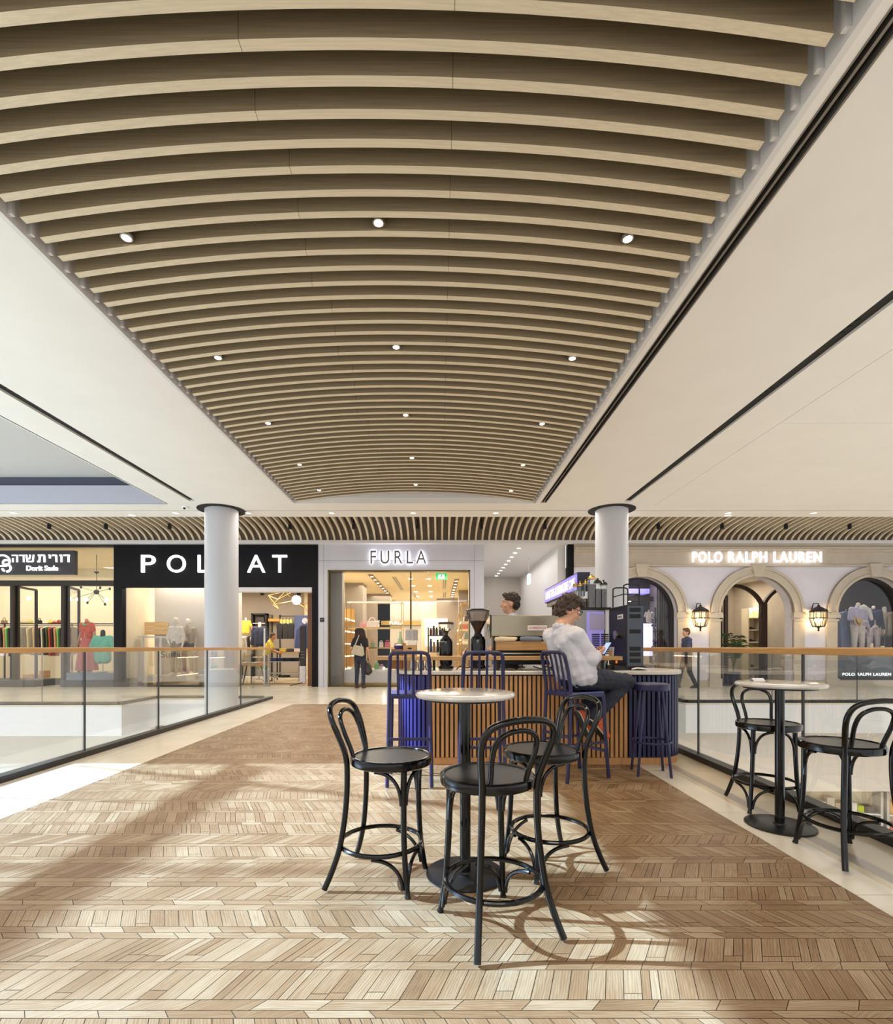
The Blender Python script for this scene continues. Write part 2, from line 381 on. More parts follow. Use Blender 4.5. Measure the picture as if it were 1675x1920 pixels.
# ---------------------------------------------------------------- floors
WX0, WX1, WY0, WY1 = -3.06, 2.02, -2.2, 10.42
def parquet():
    rng = random.Random(11)
    vs, fs, tones, uvs = [], [], [], []
    g = .0013
    def clip(poly):
        for axis, lim, sgn in ((0, WX0, 1), (0, WX1, -1)):
            out = []
            for i in range(len(poly)):
                a, b = poly[i], poly[(i + 1) % len(poly)]
                ia, ib = sgn * (a[axis] - lim) >= 0, sgn * (b[axis] - lim) >= 0
                if ia: out.append(a)
                if ia != ib:
                    t = (lim - a[axis]) / (b[axis] - a[axis]); out.append((a[0] + t * (b[0] - a[0]), a[1] + t * (b[1] - a[1])))
            poly = out
            if len(poly) < 3: return None
        return poly
    def plank(poly, ang, tone):
        poly = clip(poly)
        if not poly: return
        cx = sum(p[0] for p in poly) / len(poly); cy = sum(p[1] for p in poly) / len(poly)
        ca, sa = math.cos(ang), math.sin(ang); ox, oy = rng.uniform(0, 90), rng.uniform(0, 90)
        i0 = len(vs); uu = []
        n = len(poly); ar = sum(poly[i][0] * poly[(i + 1) % n][1] - poly[(i + 1) % n][0] * poly[i][1] for i in range(n))
        for i in range(n):
            a, p_, c_ = poly[i - 1], poly[i], poly[(i + 1) % n]
            d1 = (p_[0] - a[0], p_[1] - a[1]); d2 = (c_[0] - p_[0], c_[1] - p_[1])
            l1, l2 = math.hypot(*d1) or 1e-6, math.hypot(*d2) or 1e-6
            d1 = (d1[0] / l1, d1[1] / l1); d2 = (d2[0] / l2, d2[1] / l2)
            cr = d1[0] * d2[1] - d1[1] * d2[0]
            s_ = 1 if ar > 0 else -1; gg = g
            if abs(cr) < .15: x, y = p_[0] + (cx - p_[0]) * .02, p_[1] + (cy - p_[1]) * .02
            else: x, y = p_[0] + s_ * gg * (d2[0] - d1[0]) / cr * 1, p_[1] + s_ * gg * (d2[1] - d1[1]) / cr * 1
            vs.append((x, y, 0.0))
            uu.append(((x * ca + y * sa) + ox, (-x * sa + y * ca) + oy))
        fs.append(tuple(range(i0, len(vs)))); tones.append(tone); uvs.append(uu)
    y = WY0; last = 'w'
    while y < WY1 - .01:
        kind = 'n' if last != 'n' else rng.choice('wwv')
        last = kind
        if kind == 'n':
            for _ in range(rng.choice((1, 1, 2, 2, 3))):
                h = rng.uniform(.032, .05); h = min(h, WY1 - y)
                if h < .008: break
                L_ = rng.choice((.14, .18, .22, .26)); sl = rng.choice((-1, 1)) * h * rng.uniform(.3, 1.2); x = WX0 - rng.uniform(0, L_)
                while x < WX1 + .05:
                    l = L_ * rng.uniform(.9, 1.1)
                    plank([(x, y), (x + l, y), (x + l + sl, y + h), (x + sl, y + h)], rng.choice((0, 0, .5)), rng.random()); x += l
                y += h
        else:
            h = min(rng.uniform(.125, .205), WY1 - y)
            if h < .03: h = WY1 - y
            sgn = rng.choice((-1, 1)); a = math.radians(rng.uniform(24, 38)) * sgn
            if kind == 'v': a = math.radians(rng.uniform(14, 28)) * sgn
            W = rng.uniform(.05, .068) / max(.6, math.cos(a)); x = WX0 - .2; ta = math.tan(a)
            while x < WX1 + .2:
                n = rng.choice((1, 1, 1, 2)); cuts = sorted([0, 1] + [(i + rng.uniform(.35, .65)) / n for i in range(n - 1)])
                bt = rng.random()
                for j in range(len(cuts) - 1):
                    ya, yb = y + h * cuts[j], y + h * cuts[j + 1]; xa, xb = x + ta * h * cuts[j], x + ta * h * cuts[j + 1]
                    if rng.random() < .14 and (yb - ya) > .05:
                        plank([(xa, ya), (xa + W / 2, ya), (xb + W / 2, yb), (xb, yb)], PI / 2 - a, rng.random())
                        plank([(xa + W / 2, ya), (xa + W, ya), (xb + W, yb), (xb + W / 2, yb)], PI / 2 - a, rng.random())
                    else:
                        plank([(xa, ya), (xa + W, ya), (xb + W, yb), (xb, yb)], PI / 2 - a, (rng.random() + bt) / 2)
                x += W
            y += h
    # the dark joints between the blocks
    i0 = len(vs); z = -.0012
    vs += [(WX0, WY0, z), (WX1, WY0, z), (WX1, WY1, z), (WX0, WY1, z), (WX0, WY0, -.04), (WX1, WY0, -.04), (WX1, WY1, -.04), (WX0, WY1, -.04)]
    nb = len(fs)
    fs += [(i0, i0 + 1, i0 + 2, i0 + 3), (i0 + 7, i0 + 6, i0 + 5, i0 + 4), (i0, i0 + 4, i0 + 5, i0 + 1), (i0 + 2, i0 + 6, i0 + 7, i0 + 3), (i0 + 1, i0 + 5, i0 + 6, i0 + 2), (i0, i0 + 3, i0 + 7, i0 + 4)]
    me = bpy.data.meshes.new('floor'); me.from_pydata(vs, [], fs)
    me.materials.append(M['parquet']); me.materials.append(M['joint'])
    for i in range(nb, len(fs)): me.polygons[i].material_index = 1
    at = me.attributes.new('tone', 'FLOAT', 'FACE')
    at.data.foreach_set('value', tones + [0.0] * (len(fs) - nb))
    uvl = me.uv_layers.new(name='grain'); k = 0
    for p in me.polygons:
        for j, li in enumerate(p.loop_indices):
            uvl.data[li].uv = uvs[p.index][j] if p.index < nb else (0, 0)
    o = bpy.data.objects.new('floor', me); C.objects.link(o); return struct(o)
parquet()
LX, RX = -4.02, 2.84          # outer edges of the bridge
MB().box(LX, WX0, WY0, 10.42, -.04, 0).build('trim_1', M['marble'], smooth=0) and None
b = MB(); b.box(WX1, 2.24, WY0, 10.42, -.04, 0); b.cur = 1; b.box(2.24, 2.3, WY0, 10.42, -.04, 0); b.box(2.39, RX, WY0, 10.42, -.04, 0); b.cur = 2; b.box(2.3, 2.39, WY0, 10.42, -.04, 0)
struct(b.build('trim_2', [M['marble'], M['marble2'], M['marble3']], smooth=0))
struct(bpy.data.objects['trim_1'])
struct(MB().box(LX, RX, WY0, 10.42, -.64, -.04).build('floor_bridge_slab', M['white'], smooth=0))
# corridor floor with its two notches
NXL, NXR, NY, YL, YR = -6.55, 5.28, 11.6, 10.24, 10.6
b = MB()
for x0, x1, y0 in ((-20, NXL, YL), (NXL, LX, NY), (LX, RX, 10.42), (RX, NXR, NY), (NXR, 18, YR)): b.box(x0, x1, y0, 15.2, -.04, 0)
struct(b.build('floor_corridor', M['tile'], smooth=0))
b = MB()
for x0, x1, y0 in ((-20, NXL, YL), (NXL, LX, NY), (LX, RX, 10.42), (RX, NXR, NY), (NXR, 18, YR)): b.box(x0, x1, y0, 12.5, -.64, -.04)
struct(b.build('floor_corridor_slab', M['white'], smooth=0))
b = MB()
b.box(-20, NXL, 11.3, 11.45, -2.18, -.64); b.box(NXL, LX, 11.9, 12.05, -2.18, -.64); b.box(RX, NXR, 11.9, 12.05, -2.18, -.64); b.box(NXR, 18, 11.6, 11.75, -2.18, -.64)
b.box(LX - .02, RX + .02, 11.9, 12.05, -2.18, -.64)
struct(b.build('wall_lower_bulkhead', M['beigewall'], smooth=0))
struct(MB().box(-20, 18, -4, 17, -5.5, -5.4).build('floor_lower_level', M['tile'], smooth=0))
struct(MB().box(-20, 18, 16.6, 16.8, -5.4, -.7).build('wall_lower_shop', M['plaster'], smooth=0))
struct(MB().box(-20, 18, 12.6, 16.6, -1.9, -1.8).build('ceiling_lower_shop', M['plaster'], smooth=0))
# ---------------------------------------------------------------- ceilings
CZ = 4.2
b = MB()
b.box(-5.0, -3.06, -2.2, 10.9, CZ, CZ + .12); b.box(-3.06, -3.02, 10.33, 10.9, CZ, CZ + .12); b.box(-5.7, -5.13, -2.2, 10.9, CZ, CZ + .12); b.box(-5.13, -5.0, -2.2, 10.2, CZ + .09, CZ + .12)
b.box(-5.13, -5.0, 10.2, 10.9, CZ, CZ + .12)
b.box(-20, -5.7, 10.4, 10.9, CZ, CZ + .12)
struct(b.build('ceiling_left', M['plaster'], smooth=0))
b = MB()
b.box(2.06, 2.12, -2.2, 10.33, CZ, CZ + .12); b.box(2.235, 3.82, -2.2, 10.9, CZ, CZ + .12); b.box(2.12, 2.235, -2.2, 10.33, CZ + .09, CZ + .12); b.box(2.02, 2.235, 10.33, 10.9, CZ, CZ + .12)
b.box(3.82, 3.96, -2.2, 10.25, CZ + .09, CZ + .12); b.box(3.82, 3.96, 10.25, 10.9, CZ, CZ + .12)
b.box(3.96, 4.575, -2.2, 10.9, CZ, CZ + .12); b.box(4.581, 18, 6.655, 10.55, CZ, CZ + .12); b.box(4.581, 18, -2.2, 6.65, CZ, CZ + .12); b.box(4.575, 18, 10.556, 10.9, CZ, CZ + .12)
struct(b.build('ceiling_right', M['plaster'], smooth=0))
b = MB(); b.box(-3.02, 2.02, 10.36, 10.9, CZ, CZ + .12); b.box(-20, 18, 10.95, 11.40, CZ, CZ + .12); b.box(-20, 18, 10.9, 10.95, CZ + .1, CZ + .16)
struct(b.build('ceiling_edge_beam', M['plaster'], smooth=0))
struct(MB().box(-20, 18, 10.9, 10.95, CZ + .02, CZ + .1).build('trim_3', M['slot'], smooth=0))
b = MB(); b.box(-5.13, -5.0, -2.2, 10.2, CZ + .03, CZ + .09); b.box(3.82, 3.96, -2.2, 10.25, CZ + .03, CZ + .09)
for x0, dx in ((-5.065, 0), (3.89, 0)):
    for y in [1.0 + 1.2 * k for k in range(8)]:
        for q in range(3): b.lathe([(.018, 0), (.022, .01)], 8, (x0, y + q * .09, CZ + .021))
struct(b.build('trim_4', M['slot'], smooth=0))
d = thing('linear_air_diffuser', 'long black twin-slot air diffuser set in the white ceiling beside the slats', 'air diffuser', (2.1775, 4, CZ))
MB().box(2.12, 2.235, -2.2, 10.33, CZ + .05, CZ + .09).build('slot_box', M['slot'], d, smooth=0)
MB().box(2.166, 2.184, -2.2, 10.33, CZ + .005, CZ + .05).build('divider_bar', M['grey_metal'], d, smooth=0)
b = MB(); b.box(2.12, 2.128, -2.2, 10.33, CZ - .004, CZ + .05); b.box(2.222, 2.235, -2.2, 10.33, CZ - .004, CZ + .05)
b.build('edge_frame', M['grey_metal'], d, smooth=0)
# slat vault over the bridge: its side boards, lunette and dark back
SX0, SX1, SC, SAG = -2.95, 1.95, -.5, .20
def arc_z(x): return CZ + .02 + SAG * (1 - ((x - SC) / 2.48) ** 2)
b = MB(); b.box(-3.06, -3.02, -2.2, 10.33, CZ, 4.75); b.box(2.02, 2.06, -2.2, 10.33, CZ, 4.75)
for k in range(72):
    y = -2.0 + k * .174 + .087
    if y < 10.3: b.box(1.985, 2.019, y - .015, y + .015, CZ + .03, 4.74); b.box(-3.019, -2.985, y - .015, y + .015, CZ + .03, 4.74)
struct(b.build('trim_5', M['offwhite'], smooth=0))
struct(MB().box(-3.06, 2.06, -2.2, 10.4, 4.75, 4.85).build('ceiling_vault_back', M['voidblack'], smooth=0))
struct(MB().box(-3.06, 2.06, 10.36, 10.42, CZ + .12, 4.75).build('wall_lunette', M['offwhite'], smooth=0))
# the slats
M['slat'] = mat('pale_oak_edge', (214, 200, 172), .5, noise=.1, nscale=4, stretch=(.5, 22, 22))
M['slatface'] = mat('darkened_oak_face', (152, 134, 104), .5, noise=.2, nscale=4, stretch=(.5, 22, 22))  # oak veneer face, darkened partly to stand in for shade between slats
sv = thing('slatted_vault', 'arched ceiling of pale oak slats hanging across the bridge', 'slatted ceiling', (SC, 4.2, CZ + .2))
def slat_mesh():
    b = MB(); n = 40; T, H = .056, .25; vs = []; fs = []
    for i in range(n + 1):
        x = SX0 + (SX1 - SX0) * i / n; z = arc_z(x)
        vs += [(x, 0, z), (x, T, z), (x, T, z + H), (x, 0, z + H)]
    for i in range(n):
        a = i * 4; c = a + 4
        for j in range(4): fs.append((a + j, a + (j + 1) % 4, c + (j + 1) % 4, c + j))
    fs += [(3, 2, 1, 0), (n * 4, n * 4 + 1, n * 4 + 2, n * 4 + 3)]
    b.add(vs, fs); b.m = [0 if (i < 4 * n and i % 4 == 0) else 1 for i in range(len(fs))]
    return b
s0 = None
for k in range(-9, 46):
    y = 2.446 + k * .174
    if s0 is None:
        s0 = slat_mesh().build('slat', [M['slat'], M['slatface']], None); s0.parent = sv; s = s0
    else:
        s = s0.copy(); C.objects.link(s); s.parent = sv
    s.location = Vector((0, y, 0)) - Vector(sv.location)
# butt joint of each slat, a hairline groove
slats = [o for o in sv.children]
for k, s_ in enumerate(slats):
    xj = .08 if k % 2 else -1.0 - .02 * (k % 7)
    z = arc_z(xj); j = MB().box(xj - .0012, xj + .0012, -.0006, .057, z - .0006, z + .25).build('joint_line', M['joint'], None, smooth=0); j.parent = s_
# ribbed vault over the corridor
YC, RA, RB, RZ = 13.1, 1.65, .36, 4.36
rv = thing('ribbed_vault', 'long barrel ceiling of pale wooden ribs above the shop fronts', 'ribbed ceiling', (-.6, 13.1, 4.4))
def rib_mesh():
    b = MB(); n = 22; T, H = .055, .13; vs = []; fs = []
    for i in range(n + 1):
        a = PI * .005 + PI * .9 * i / n; c, s_ = math.cos(a), math.sin(a)
        for (t, h) in ((-T / 2, 0), (T / 2, 0), (T / 2, H), (-T / 2, H)): vs.append((t, YC + (RA + h * .2) * c, RZ + (RB + h) * s_))
    for i in range(n):
        a = i * 4; c = a + 4
        for j in range(4): fs.append((a + j, a + (j + 1) % 4, c + (j + 1) % 4, c + j))
    return b.add(vs, fs + [(3, 2, 1, 0), (n * 4, n * 4 + 1, n * 4 + 2, n * 4 + 3)])
xs = [-.5 + .2 * k for k in range(-68, 73)]
xs.sort(key=lambda x: abs(x + .5)); r0 = None
for x in xs[:99]:
    if r0 is None: r0 = rib_mesh().build('rib', M['ribwood'], None); r0.parent = rv; s = r0
    else: s = r0.copy(); C.objects.link(s); s.parent = rv
    s.location = Vector((x, 0, 0)) - Vector(rv.location)
b = MB(); base = rib_mesh()
for x in xs[99:]: b.add([v + Vector((x, 0, 0)) for v in base.v], base.f)
o = b.build('rib', M['ribwood'], rv); o['kind'] = 'stuff'
b = MB(); n = 24; vs = []; fs = []
for i in range(n + 1):
    a = PI * i / n
    for x in (-20, 18): vs.append((x, YC + (RA + .03) * math.cos(a), RZ + .02 + (RB + .135) * math.sin(a)))
for i in range(n): fs.append((2 * i, 2 * i + 1, 2 * i + 3, 2 * i + 2))
struct(b.add(vs, fs).build('ceiling_vault_shell', M['darkback']))
b = MB(); b.box(-20, 18, 14.72, 15.0, 4.28, 4.37); b.box(-20, 18, 11.40, 11.44, 4.2, 4.5)
struct(b.build('trim_6', M['white'], smooth=0))
# left skylight well above the void
b = MB(); b.box(-20, -5.7, 10.38, 10.42, CZ, 4.58)
struct(b.build('trim_7', mat('cool_grey_paint', (176, 178, 190), .6), smooth=0))
struct(MB().box(-20, -5.5, 10.45, 10.6, 4.56, 4.78).build('trim_8', mat('blue_grey_beam', (72, 76, 92), .6), smooth=0))
b = MB(); n = 10; vs = []; fs = []
for i in range(n + 1):
    t = i / n; y = 10.6 - 4.4 * t; z = 4.76 + 1.0 * t ** 1.3
    vs += [(-20, y, z), (-5.7, y, z), (-5.7, y, z + .08), (-20, y, z + .08)]
for i in range(n):
    a = i * 4; c = a + 4
    for j in range(4): fs.append((a + j, a + (j + 1) % 4, c + (j + 1) % 4, c + j))
fs += [(3, 2, 1, 0), (n * 4, n * 4 + 1, n * 4 + 2, n * 4 + 3)]
struct(b.add(vs, fs).build('ceiling_skylight_cove', mat('pale_grey_cove', (184, 181, 177), .7)))
struct(MB().box(-5.72, -5.68, -2.2, 10.4, CZ, 5.0).build('trim_9', M['plaster'], smooth=0))
b = MB()
for x in (-11.75, -17.4): b.box(x - .075, x + .075, -3, 6.2, 6.1, 6.3)
for y in (-2.9, 3.7): b.bar((-17, y + .3, 6.15), (-5.7, y, 6.15), .04, .12)
b.bar((-13.5, 6.2, 6.2), (-8.2, 4.4, 6.2), .05, .12)
struct(b.build('window_skylight_frame', M['shoe'], smooth=0))
# pillars
for i, x in enumerate((-4.76, 3.79)):
    b = MB(); b.lathe([(.344, -5.4), (.344, 4.24)], 64, (x, 10.87, 0), cap=False)
    b.cur = 1; b.lathe([(.344, 4.19), (.50, 4.19), (.50, 4.199), (.344, 4.199)], 48, (x, 10.87, 0), cap=False)
    struct(b.build('pillar_left' if i == 0 else 'pillar_right', [M['pillar'], M['slot']]))
# downlights of the slat vault
dl = thing('downlight', 'x', 'downlight', (0, 0, 0), 0, 'round spotlights between the ceiling slats')
b = MB(); b.lathe([(.034, -.022), (.044, -.02), (.05, -.005), (.05, .02), (.035, .045), (.012, .05), (.012, .2)], 20, cap=True); b.build('housing', M['steel'], dl)
b = MB(); b.lathe([(.001, -.026), (.02, -.025), (.033, -.0225), (.034, -.019)], 20); b.build('lamp_glow', M['lamp'], dl)
first = True; rowname = ['', 'nearest', 'second', 'third', 'fourth', 'farthest']; col = {-2.38: 'left', -.46: 'middle', 1.44: 'right'}
for r in range(1, 6):
    for x in (-2.38, -.46, 1.44):
        y = 2.446 + .174 * (7, 16, 25, 34, 42)[r - 1] + .115; z = arc_z(x) + .03
        lb = '%s spotlight of the %s row of three between the ceiling slats' % (col[x], rowname[r])
        if first: dl.location = (x, y, z); dl['label'] = lb; first = False
        else: dup(dl, (x, y, z), 0, lb)
        if r % 2 == 1 or True:
            l = bpy.data.lights.new('downlight_beam', 'SPOT'); l.energy = 115; l.spot_size = math.radians(75); l.spot_blend = .6; l.shadow_soft_size = .06; l.color = (1, .80, .55)
            o = bpy.data.objects.new('downlight_beam', l); C.objects.link(o); o.location = (x, y, z - .045)

# small fittings of the corridor ceiling
M['soft_lamp'] = mat('soft_lamp_glow', (250, 244, 232), .5, emit=(250, 242, 226), estr=.9)
for i, px in enumerate((26, 330, 466, 622, 775, 930, 1366, 1526)):
    t = thing('recessed_downlight', 'small round recessed downlight, %s from the left on the white ceiling edge above the corridor' % 'first second third fourth fifth sixth seventh eighth'.split()[i], 'downlight', (X_(px, 11.08), 11.08, CZ), 0, 'downlights on the corridor ceiling edge')
    MB().lathe([(.075, -.012), (.085, -.006), (.085, -.0005)], 18, t.location).build('trim_ring', M['white'], t)
    MB().lathe([(.001, -.0135), (.06, -.0125)], 16, t.location).build('lamp_glow', M['soft_lamp'], t)
for i, px in enumerate((88, 203, 318, 550, 663, 780, 905, 1020, 1240, 1356, 1473, 1588)):
    x = round((X_(px, 14.0) + .5) / .2 - .5) * .2 + .1 - .5
    t = thing('vault_spotlight', 'small black spotlight between the wooden ribs, %s from the left' % 'first second third fourth fifth sixth seventh eighth ninth tenth eleventh twelfth'.split()[i], 'spotlight', (x, 14.0, 4.6), 0, 'black spotlights between the ribs')
    MB().lathe([(.03, -.07), (.05, -.07), (.05, .06), (.02, .07), (.02, .2)], 14, t.location).build('can', M['slot'], t)
t = thing('dome_camera', 'small white security camera with a dark lens beside the left pillar head', 'security camera', (X_(348, 10.6), 10.6, CZ)); c_ = Vector(t.location)
MB().lathe([(.001, -.07), (.05, -.06), (.07, -.03), (.07, -.0005)], 18, c_).build('housing', M['white'], t)
MB().ell(c_ + Vector((.0, -.045, -.05)), (.03, .03, .025), 12, 8).build('lens', M['slot'], t)
for i, px in enumerate((248, 1365)):
    t = thing('smoke_detector', 'small pale smoke detector on the %s part of the corridor ceiling edge' % ('left', 'right')[i], 'smoke detector', (X_(px, 11.3), 11.3, CZ))
    MB().lathe([(.04, -.03), (.06, -.02), (.065, -.0005)], 18, t.location).build('housing', M['offwhite'], t)
# ---------------------------------------------------------------- shop fronts
WY = 14.9
ORD = 'first second third fourth fifth sixth seventh eighth ninth tenth eleventh twelfth thirteenth fourteenth fifteenth sixteenth seventeenth eighteenth nineteenth twentieth'.split()
def ordw(i):
    if i < 20: return ORD[i]
    t = ('twenty', 'thirty', 'forty')[(i + 1) // 10 - 2]; r = (i + 1) % 10
    return ('twentieth', 'thirtieth', 'fortieth')[(i + 1) // 10 - 2] if r == 0 else t + '-' + ORD[r - 1]
_mc = {}
def cm(col, rough=.75, **k):
    key = (tuple(col), rough)
    if key not in _mc: _mc[key] = mat('cloth_%d_%d_%d' % tuple(col), col, rough, noise=.12, nscale=14, **k)
    return _mc[key]
M['cream'] = mat('cream_wall', (236, 222, 190), .7, noise=.03, nscale=3)
M['taupe'] = mat('taupe_wall', (150, 138, 126), .7)
M['paleint'] = mat('pale_interior', (206, 200, 192), .65)
M['shopfloor'] = mat('pale_shop_floor', (204, 184, 152), .3, noise=.05, nscale=3)
M['brass'] = mat('brass', (206, 170, 96), .28, 1.0)
M['darkframe'] = mat('dark_bronze_frame', (52, 46, 42), .45, .3)
M['darkwood'] = mat('dark_wood', (58, 42, 32), .45, noise=.15, nscale=5, stretch=(9, 9, 1))
M['stone'] = mat('beige_limestone', (200, 188, 170), .7, noise=.06, nscale=3, bump=.15, bscale=30)
M['stucco'] = mat('pale_stucco', (226, 222, 230), .8, noise=.035, nscale=2.2, bump=.12, bscale=18)
M['mannequin'] = mat('white_mannequin', (232, 222, 208), .45)
M['skin'] = mat('skin', (208, 156, 126), .55, noise=.05, nscale=30)
M['skin_dark'] = mat('tanned_skin', (186, 130, 98), .55, noise=.05, nscale=30)
M['hair'] = mat('dark_brown_hair', (44, 32, 24), .6, noise=.4, nscale=30, bump=.8, bscale=60)

# --- clothing shop on the far left
X0, X1 = -20.0, -9.77
b = MB(); b.box(X0, X1, 19.6, 19.8, 0, 4.3); b.box(X1 - .14, X1 - .02, 15.1, 19.8, 0, 4.3); b.box(X0 - .1, X0, 15.1, 19.8, 0, 4.3)
struct(b.build('wall_left_shop', M['cream'], smooth=0))
struct(MB().box(X0, X1, 15.1, 19.8, 4.28, 4.4).build('ceiling_left_shop', M['cream'], smooth=0))
struct(MB().box(X0, X1, 15.2, 19.8, -.04, 0).build('floor_left_shop', M['shopfloor'], smooth=0))
b = MB(); b.box(X0, X1, WY, 15.05, 3.04, 3.2); b.box(X0, X1, WY, 15.05, 4.2, 4.28)
for px in (21.5, 117): b.box(X_(px, WY) - .045, X_(px, WY) + .045, WY, 15.05, 0, 3.04)
struct(b.build('trim_10', M['darkframe'], smooth=0))
struct(MB().box(X0, X1, 14.97, 14.985, 3.2, 4.2).build('window_1', M['shopglass'], smooth=0))
b = MB(); b.box(X0, X_(67, WY), WY - .05, 15.9, 0, .2); b.box(X_(115, WY), X1, WY - .05, 16.3, 0, .2)
b.cur = 1; b.box(X_(119, WY), X1 - .03, WY + .05, 16.25, .2, .42)
struct(b.build('trim_11', [mat('slate_plinth', (70, 70, 76), .5), mat('mirror_plinth', (120, 124, 134), .12, .8)], smooth=0))
struct(MB().box(X_(119, WY), X1, 14.97, 14.985, .42, 3.04).build('window_2', M['shopglass'], smooth=0))
# open folding door leaves
def leaf(px0, px1, label):
    t = thing('glazed_door_leaf', label, 'door', (X_(px0, WY), 15.0, 0))
    xa = X_(px0, WY); Yb = 15.9; xb = X_(px1, Yb)
    b = MB(); zt = 3.02
    for p, q in (((xa, 15.06, .06), (xa, 15.06, zt)), ((xb, Yb, .06), (xb, Yb, zt)), ((xa, 15.06, .06), (xb, Yb, .06)), ((xa, 15.06, zt), (xb, Yb, zt))):
        b.bar(p, q, .06, .06)
    b.build('frame', M['darkframe'], t, smooth=0)
    MB().bar((xa, 15.06, 1.54), (xb, Yb, 1.54), .01, 2.92).build('pane', M['shopglass'], t, smooth=0)
leaf(26, 68, 'black framed glass door leaf folded open beside the first post of the far left shop')
leaf(121, 148, 'black framed glass door leaf standing behind the orange dressed mannequin')
sg = thing('shop_sign', 'dark sign board with white Hebrew letters and Dorit Sade above the left shop', 'sign', (-12.3, 14.8, 3.75))
zb, zt = Z_(1077.5, 14.8), Z_(1033, 14.8); xr = X_(143, 14.8)
MB().box(-14.4, xr, 14.72, 14.86, zb, zt).build('board', mat('charcoal_board', (58, 56, 60), .5), sg, smooth=0)
def T(body, px0, px1, py0, py1, y, m, parent, ex=.03, **k):
    return text('lettering', body, (X_(px0, y) + X_(px1, y)) / 2, (Z_(py0, y) + Z_(py1, y)) / 2, X_(px1, y) - X_(px0, y), Z_(py0, y) - Z_(py1, y), y, m, parent, ex, **k)
def strokes(px, py, y, segs, wpx, m, parent, name='lettering'):
    """letters drawn as flat bars, in pixel units of the sign"""
    b = MB()
    for (x0, y0, x1, y1) in segs:
        b.bar(P(px + x0, py + y0, y), P(px + x1, py + y1, y), wpx * y / F, .03, up=(0, 1, 0))
    return b.build(name, m, parent, smooth=0)
# the Hebrew words, right to left, drawn letter by letter
y = 14.70
heb = [
    ('d', [(1, 1.2, 12, 1.2), (10, 1.2, 10, 14)], 118.5), ('v', [(3, 1.2, 7, 1.2), (6.2, 1, 6.2, 14)], 109),
    ('r', [(0, 1.2, 8, 1.2), (7.5, 1.2, 8, 14)], 98), ('y', [(2, 1.2, 5, 1.2), (4.4, 1, 4, 7)], 89.5),
    ('t', [(2, 1.2, 14, 1.2), (13.6, 1.2, 14, 14), (5, 1.2, 4.4, 12.8), (1, 13, 5, 13)], 69.5),
    ('sh', [(2, 0, 4, 12.8), (3, 13, 14, 13), (15.5, 0, 14, 13), (9, 0, 8.4, 7), (8.4, 7, 3.5, 8)], 47.5),
    ('d2', [(1, 1.2, 11, 1.2), (9.4, 1.2, 9.6, 14)], 35), ('h', [(1, 1.2, 11, 1.2), (10.6, 1.2, 10.8, 14), (2.6, 6.5, 2.6, 14)], 21.5)]
for nm, segs, x in heb: strokes(x, 1040, y, segs, 2.6 if nm in ('d', 'v', 'r', 'y', 't') else 1.9, M['glow'], sg)
T('Dorit Sade', 50.5, 109.5, 1060.5, 1070, y, M['glow'], sg, offset=.012)
b = MB()
ring = lambda cx, cy, rx, ry, a0, a1: [P(cx + rx * math.cos(math.radians(a)), cy - ry * math.sin(math.radians(a)), y) for a in range(a0, a1 + 1, 10)]
b.tube(ring(4, 1052, 14, 11, -50, 110), .028, 6); b.tube(ring(11, 1055, 5.5, 5, 60, 290), .028, 6); b.tube(ring(11, 1065, 9, 7, -80, 95), .03, 6)
b.tube([P(0, 1061, y), P(12, 1061, y)], .022, 6); b.tube(ring(9, 1066, 4, 4.5, 180, 260), .03, 6)
b.build('monogram', M['glow'], sg)

# hanging garments
def garment(cx, cy, ztop, wd, ln, dp, ang, m, label, group, trousers=False):
    t = thing('hanging_garment', label, 'clothes', (cx, cy, ztop), ang, group)
    prof = [(-.5, -.16), (-.46, -.1), (-.12, -.02), (.12, -.02), (.46, -.1), (.5, -.16), (.44, -.5), (.42, -1), (-.42, -1), (-.44, -.5)]
    b = MB(); b.prism([(u * wd, v * ln if abs(v) > .2 else v * .6) for u, v in prof], 'y', -dp / 2, dp / 2)
    b.build('garment', m, t, world=False, smooth=30, bevel=.012)
    h = MB(); h.tube([(0, 0, -.02), (0, 0, .03), (.02, 0, .05), (.03, 0, .03)], .006, 6); h.build('hanger_hook', M['steel'], t, world=False)
    return t
cols = [((60, 92, 52), 'green'), ((192, 70, 48), 'red'), ((40, 36, 36), 'black'), ((216, 150, 110), 'peach'), ((126, 190, 96), 'bright green'), ((38, 36, 40), 'black'),
        ((178, 62, 40), 'rust'), ((196, 178, 140), 'beige print'), ((30, 34, 58), 'navy'), ((34, 32, 34), 'black'), ((66, 88, 110), 'blue'), ((36, 34, 36), 'black'),
        ((206, 190, 150), 'cream print'), ((44, 40, 40), 'charcoal'), ((200, 160, 120), 'tan'), ((226, 110, 90), 'coral'), ((60, 50, 48), 'brown'), ((214, 200, 176), 'cream'), ((52, 46, 44), 'dark')]
gy = 17.6; rail_z = Z_(1175, gy)
rk = thing('clothes_rail', 'black wall rail carrying the row of clothes in the far left shop', 'clothes rail', (-12.5, gy, 0))
b = MB(); b.tube([(-15.9, gy, rail_z + .035), (-10.6, gy, rail_z + .035)], .014, 8); b.build('rail', M['black'], rk)
b = MB()
for x in (-15.9, -13.2, -10.6): b.tube([(x, gy, 0), (x, gy, rail_z + .035)], .014, 8); 
b.build('upright', M['black'], rk)
xs = [X_(px, gy) for px in range(2, 142, 5)]
rng = random.Random(3)
for i, x in enumerate(xs):
    c, nm = cols[i % len(cols)]
    garment(x, gy, rail_z, .46, rng.uniform(.75, 1.05), .05, math.radians(rng.uniform(76, 86)), cm(c), '%s garment, %s from the left on the left shop rail' % (nm, ordw(i)), 'clothes on the rail of the far left shop')
